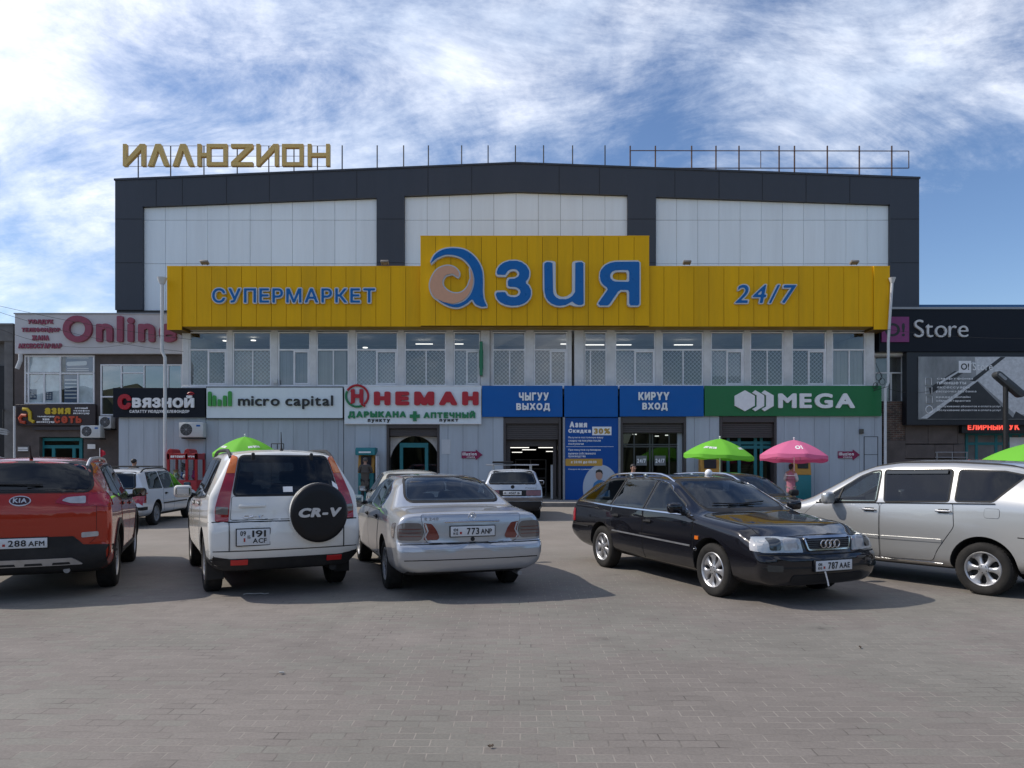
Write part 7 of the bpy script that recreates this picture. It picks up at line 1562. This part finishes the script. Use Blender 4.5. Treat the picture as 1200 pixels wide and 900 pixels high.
# ---------------------------------------------------------------- 6 white estate behind
P_w2 = paint('paint_white_old', (.60, .63, .66), 0, .4, dustamt=.2)
BOX = dict(W=1.74, wb=2.8, xr=-2.46, xf=2.2, r=.31, ra=.36, soft=.06, n=60, top=[(-2.46, 1.40), (-1.9, 1.46), (-.6, 1.49), (0, 1.47), (.25, 1.42), (.95, 1.0), (2.0, .90), (2.2, .82)], belt=[(-2.46, .95), (.9, .93), (2.2, .78)], bot=[(-2.46, .34), (-2.2, .25), (1.9, .22), (2.2, .26)], hw=[(-2.46, .85), (-1.5, .87), (1.3, .87), (2.2, .84)],
    rw=[(-2.46, .62), (-1.5, .66), (.15, .66), (.95, .74), (2.2, .70)], drop=[(-2.46, .05), (2.2, .04)], offr=[(.25, .05), (.36, -.03), (.56, -.05), (.6, 0), (.95, .06), (1.42, .30)], offf=[(.2, .1), (.5, 0), (.85, .06)], kr=.10, kf=.14)
c = Car(BOX, 'white estate car with black roof rails parked behind the red SUV', 'car', gp(185, 615), gp(222.5, 606.5), 'R', P_w2)
c.windows([[(.90, .965), (.32, 1.36), (.0, 1.39), (-.05, .97)], [(-.12, .97), (-.08, 1.39), (-.90, 1.39), (-.92, .97)], [(-1.02, .97), (-1.0, 1.39), (-1.75, 1.37), (-1.95, .98)]], trim=.012, tm=M_plast)
c.screen([(.62, 1.0), (-.62, 1.0), (-.55, 1.36), (.55, 1.36)], 'B', 'rear_window'); c.screen([(.6, 1.04), (-.6, 1.04), (-.54, 1.38), (.54, 1.38)], 'F', 'windscreen')
for sd_ in 'LR':
    c.door([(1.0, .34), (1.0, .90), (-.08, .94), (-.08, .33)], sd_, handle=(.05, .82, M_plast)); c.door([(-.10, .33), (-.10, .94), (-.96, .94), (-1.0, .7), (-.84, .36)], sd_, handle=(-.78, .82, M_plast)); c.strip('side_moulding', [(1.0, .56), (-.98, .56)], sd_, .04, M_plast, .012); c.strip('sill_trim', [(.98, .28), (-.98, .28)], sd_, .08, M_plast, .008)
    c.part('tail_light', [(-2.20, .62), (-2.20, .88), (-2.40, .88), (-2.40, .62)], sd_, M_lred, .01, .05, r=.02); c.part('bumper_trim', [(-2.1, .44), (-2.1, .52), (-2.5, .52), (-2.5, .44)], sd_, M_plast, .012, .05)
    q = (lambda p: p) if sd_ == 'L' else mirror_y; c.part('tail_light', q([(.84, .62), (.84, .88), (.60, .88), (.60, .62)]), 'B', M_lred, .01, .05, r=.02)
c.number_plate('B', .26, -.26, .66, .77, []); c.rails(-1.9, .1, .60, M_plast, .018, .06)
for x in (-1.3, -.3): mb = MB(); mb.tube([(x, -.62, c.hit(x, 0, 'T')[0].z+.06), (x, .62, c.hit(x, 0, 'T')[0].z+.06)], .018, 6); mb.build('roof_bar', M_plast, c.root, world=False)
c.mirror(.70, 1.0, M_plast); c.wheels((8, spoke(.75), .01), .20, m=mat('hubcap_grey', (.22, .22, .22), .5, noise=.15)); c.cabin(-1.85, .85, .48)

# ---------------------------------------------------------------- 7 pale hatchback estate with roof bars behind the saloon
P_s2 = paint('paint_paleblue', (.52, .56, .62), .1, .38, dustamt=.2)
PAS = dict(BOX); PAS.update(W=1.71, wb=2.62, xr=-2.36, xf=2.15, r=.30, ra=.345, top=[(-2.36, 1.40), (-1.9, 1.455), (-.6, 1.47), (0, 1.45), (.25, 1.40), (.9, 1.0), (1.95, .88), (2.15, .80)], offr=[(.25, .05), (.36, -.04), (.62, -.06), (.68, 0), (1.05, .05), (1.42, .34)])
d7 = 20.6; x7 = X(600.5, d7)
c = Car(PAS, 'pale blue-white estate car with silver roof bars before the open exit', 'car', (x7-.83, d7+.9), (x7-.83-.03, d7+3.5), 'L', P_s2)
c.windows([[(.85, .975), (.30, 1.35), (.0, 1.38), (-.05, .98)], [(-.12, .98), (-.08, 1.38), (-.90, 1.38), (-.92, .98)], [(-1.0, .98), (-.98, 1.38), (-1.6, 1.36), (-1.85, .99)]], trim=.012)
c.screen([(.66, 1.06), (-.66, 1.06), (-.55, 1.375), (.55, 1.375)], 'B', 'rear_window'); c.screen([(.6, 1.04), (-.6, 1.04), (-.52, 1.36), (.52, 1.36)], 'F', 'windscreen')
c.door([(.60, .70), (.70, 1.02), (-.70, 1.02), (-.60, .70)], 'B', 'tailgate', gap=.006)
c.part('light_band', [(.80, .70), (.80, .87), (-.80, .87), (-.80, .70)], 'B', M_plast, .008, .05, r=.02)
for s_ in (1, -1): q = (lambda p: p) if s_ > 0 else mirror_y; c.part('tail_light', q([(.80, .71), (.80, .86), (.38, .86), (.38, .71)]), 'B', M_ldk, .012, .05, r=.02)
c.part('bumper_top', [(.84, .565), (.84, .655), (-.84, .655), (-.84, .565)], 'B', mat('bumper_bronze', (.12, .10, .085), .5), .018, .03); c.part('bumper', [(.84, .30), (.84, .55), (-.84, .55), (-.84, .30)], 'B', M_plast, .012, .06)
c.number_plate('B', .27, -.25, .73, .84, [('01', .06, .16, .3, .7), ('4517', .3, .7, .2, .8), ('B', .78, .9, .2, .7)]); c.text('Passat', 'B', -.36, -.66, .91, .945, M_metal, .005, .02, 0, .007)
mb = MB(); p, n = c.hit(0, .955, 'B'); mb.lathe([(.001, .012), (.05, .012), (.055, 0)], 18, Matrix.Translation(p) @ Matrix.Rotation(R(-90), 4, 'Y')); mb.build('emblem', M_plast, c.root, world=False)
for x, w_ in ((-1.45, .78), (-.45, .78)):
    zt = c.hit(x, 0, 'T')[0].z+.12; mb = MB(); rbox(mb, (x, 0, zt), (.06, 2*w_, .035), .012)
    for sg in (1, -1): mb.tube([(x, sg*.56, zt-.16), (x, sg*.56, zt)], .02, 6)
    mb.build('roof_bar', M_alu, c.root, world=False)
mb = MB(); zt = c.hit(-1, 0, 'T')[0].z+.19; rbox(mb, (-.95, .28, zt), (1.3, .62, .06), .025); mb.build('ski_rack', M_plast, c.root, world=False); c.mirror(.66, 1.0, P_s2); c.wheels((8, spoke(.7), .01), .19); c.cabin(-1.75, .8, .48)

# ---------------------------------------------------------------- 8 pale hatchback half hidden by the silver saloon
P_bg = paint('paint_beige', (.52, .52, .48), .2, .35, dustamt=.25)
HAT = dict(W=1.70, wb=2.5, xr=-1.95, xf=1.95, r=.30, ra=.345, soft=.12, n=60, top=[(-1.95, 1.36), (-1.4, 1.44), (-.5, 1.48), (.1, 1.45), (.4, 1.36), (1.1, .98), (1.8, .82), (1.95, .72)], belt=[(-1.95, 1.0), (1.0, .93), (1.95, .65)], bot=[(-1.95, .34), (-1.7, .25), (1.6, .22), (1.95, .26)], hw=[(-1.95, .82), (-1, .85), (1.0, .85), (1.95, .78)], rw=[(-1.95, .54), (-1, .57), (.3, .56), (1.1, .68), (1.95, .54)], drop=[(-1.95, .06), (1.95, .05)], offr=[(.3, .05), (.4, -.03), (.6, -.05), (.66, 0), (1, .06), (1.4, .36)], offf=[(.2, .1), (.4, 0), (.75, .12)], kr=.14, kf=.3)
xh, dh = X(480, 15.4), 15.4
hd = Vector((-.24, .97)).normalized(); lf = Vector((-hd.y, hd.x)); A_ = Vector((xh, dh))+lf*.82
c = Car(HAT, 'pale beige hatchback half hidden behind the silver saloon', 'car', A_-hd*.6, A_+hd*1.9, 'L', P_bg)
c.windows([[(.95, .99), (.32, 1.33), (.0, 1.38), (-.03, 1.0)], [(-.10, 1.0), (-.07, 1.385), (-.75, 1.38), (-.85, 1.02)], [(-.92, 1.03), (-.85, 1.375), (-1.15, 1.35), (-1.38, 1.10)]], trim=.014, glass=M_cglass); c.screen([(.58, 1.08), (-.58, 1.08), (-.5, 1.36), (.5, 1.36)], 'B', 'rear_window', glass=M_cglass); c.screen([(.6, 1.02), (-.6, 1.02), (-.52, 1.38), (.52, 1.38)], 'F', 'windscreen', glass=M_cglass)
for sd_ in 'LR':
    c.door([(.98, .34), (.98, .94), (-.05, .97), (-.05, .33)], sd_, handle=(.08, .87, P_bg)); c.door([(-.07, .33), (-.07, .97), (-.88, .99), (-.9, .75), (-.75, .36)], sd_, handle=(-.76, .89, P_bg)); q = (lambda p: p) if sd_ == 'L' else mirror_y; c.part('tail_light', q([(.80, .75), (.80, 1.0), (.62, 1.0), (.62, .75)]), 'B', M_lred, .01, .05, r=.02)
c.number_plate('B', .26, -.26, .62, .73, []); c.mirror(.72, 1.02, M_plast); c.wheels((7, spoke(.5), .01), .19)

# ---------------------------------------------------------------- 9 dark grey saloon behind the black estate
P_dk = paint('paint_darkgrey', (.016, .015, .015), .2, .35, dustamt=.4, dust=(.14, .125, .11), height=1.2)
SE2 = dict(SED); SE2.update(W=1.72, wb=2.6, xf=2.1, xr=-2.3, n=60, top=[(-2.3, .98), (-1.6, 1.02), (-.95, 1.35), (-.2, 1.42), (.15, 1.40), (.4, 1.33), (1.0, .98), (1.85, .87), (2.1, .78)], r=.30, ra=.345)
hd = Vector((.30, -.954)).normalized(); lf = Vector((-hd.y, hd.x)); fc = Vector((X(938, 12.75), 12.75)); ctr = fc-hd*2.1; A_ = ctr-lf*.83
c = Car(SE2, 'dusty dark grey saloon behind the bonnet of the black estate', 'car', A_-hd*1.3, A_+hd*1.3, 'R', P_dk)
c.windows([[(.90, .97), (.38, 1.28), (.0, 1.33), (-.02, .98)], [(-.08, .98), (-.06, 1.33), (-.60, 1.32), (-.95, 1.0)]], trim=.014); c.screen([(.62, 1.01), (-.62, 1.01), (-.53, 1.33), (.53, 1.33)], 'F', 'windscreen', r=.07); c.screen([(.6, 1.06), (-.6, 1.06), (-.5, 1.32), (.5, 1.32)], 'B', 'rear_window')
for sd_ in 'LR':
    c.door([(.98, .34), (.98, .92), (-.04, .95), (-.04, .33)], sd_, handle=(.08, .85, M_plast)); c.door([(-.06, .33), (-.06, .95), (-.95, .96), (-.97, .7), (-.8, .36)], sd_, handle=(-.78, .86, M_plast)); q = (lambda p: p) if sd_ == 'L' else mirror_y; c.part('headlight', q([(.40, .60), (.40, .73), (.75, .73), (.75, .60)]), 'F', M_lwh, .01, .05, r=.02)
gr = [(.36, .735), (-.36, .735), (-.36, .60), (.36, .60)]; o = c.part('grille', gr, 'F', M_gap, .01, .05, r=.01); c.strip('grille_chrome', [(.38, .745), (-.38, .745)], 'F', .025, M_chrome, .02, o)
c.door([(1.98, .66), (1.98, -.66), (1.15, -.66), (1.05, 0), (1.15, .66)], 'T', 'bonnet', r=.08, gap=.005); c.wiper([(.15, 1.02), (-.4, 1.04)], 'F'); c.mirror(.70, 1.0, M_plast); c.wheels((7, spoke(.5), .01), .19); c.cabin(-1.15, .9, .46)

# ---------------------------------------------------------------- small litter on the paving
for i, (px, py, w_, l_, lb) in enumerate(((300, 697, .02, .30, 'thin pale stick lying on the paving under the white SUV'), (152, 614, .06, .05, 'crumpled white paper scrap on the paving beside the white estate car'), (575, 877, .02, .035, 'small dark dry leaf on the paving in the foreground'), (1008, 760, .022, .04, 'small dry leaf on the paving before the black estate'), (330, 790, .04, .03, 'small pale cigarette pack scrap on the paving before the white SUV'))):
    x, y = gp(px, py); mb = MB(); n = 6
    for k in range(n+1):
        u = k/n-.5; h_ = .004+.010*abs(math.sin(k*1.9+i)); ww = w_*(1-(2*u)**2*.7)
        mb.v += [Vector((u*l_, -ww/2, h_)), Vector((u*l_, ww/2, h_+.004)), Vector((u*l_, ww/2, h_+.001)), Vector((u*l_, -ww/2, h_-.003))]
    for k in range(n):
        for j in range(4): mb.f.append([k*4+j, k*4+4+j, k*4+4+(j+1) % 4, k*4+(j+1) % 4]); mb.m.append(0)
    for q in ([0, 1, 2, 3], [n*4+3, n*4+2, n*4+1, n*4]): mb.f.append(q); mb.m.append(0)
    o = mb.build('litter', mat('litter_pale', (.5, .48, .44), .9) if i in (0, 1, 4) else mat('litter_leaf', (.06, .04, .025), .9)); o.location = (x, y, .004); o.rotation_euler = (0, 0, (0.1, .8, .4, 1.2, 2)[i]); tag(o, lb, 'litter')
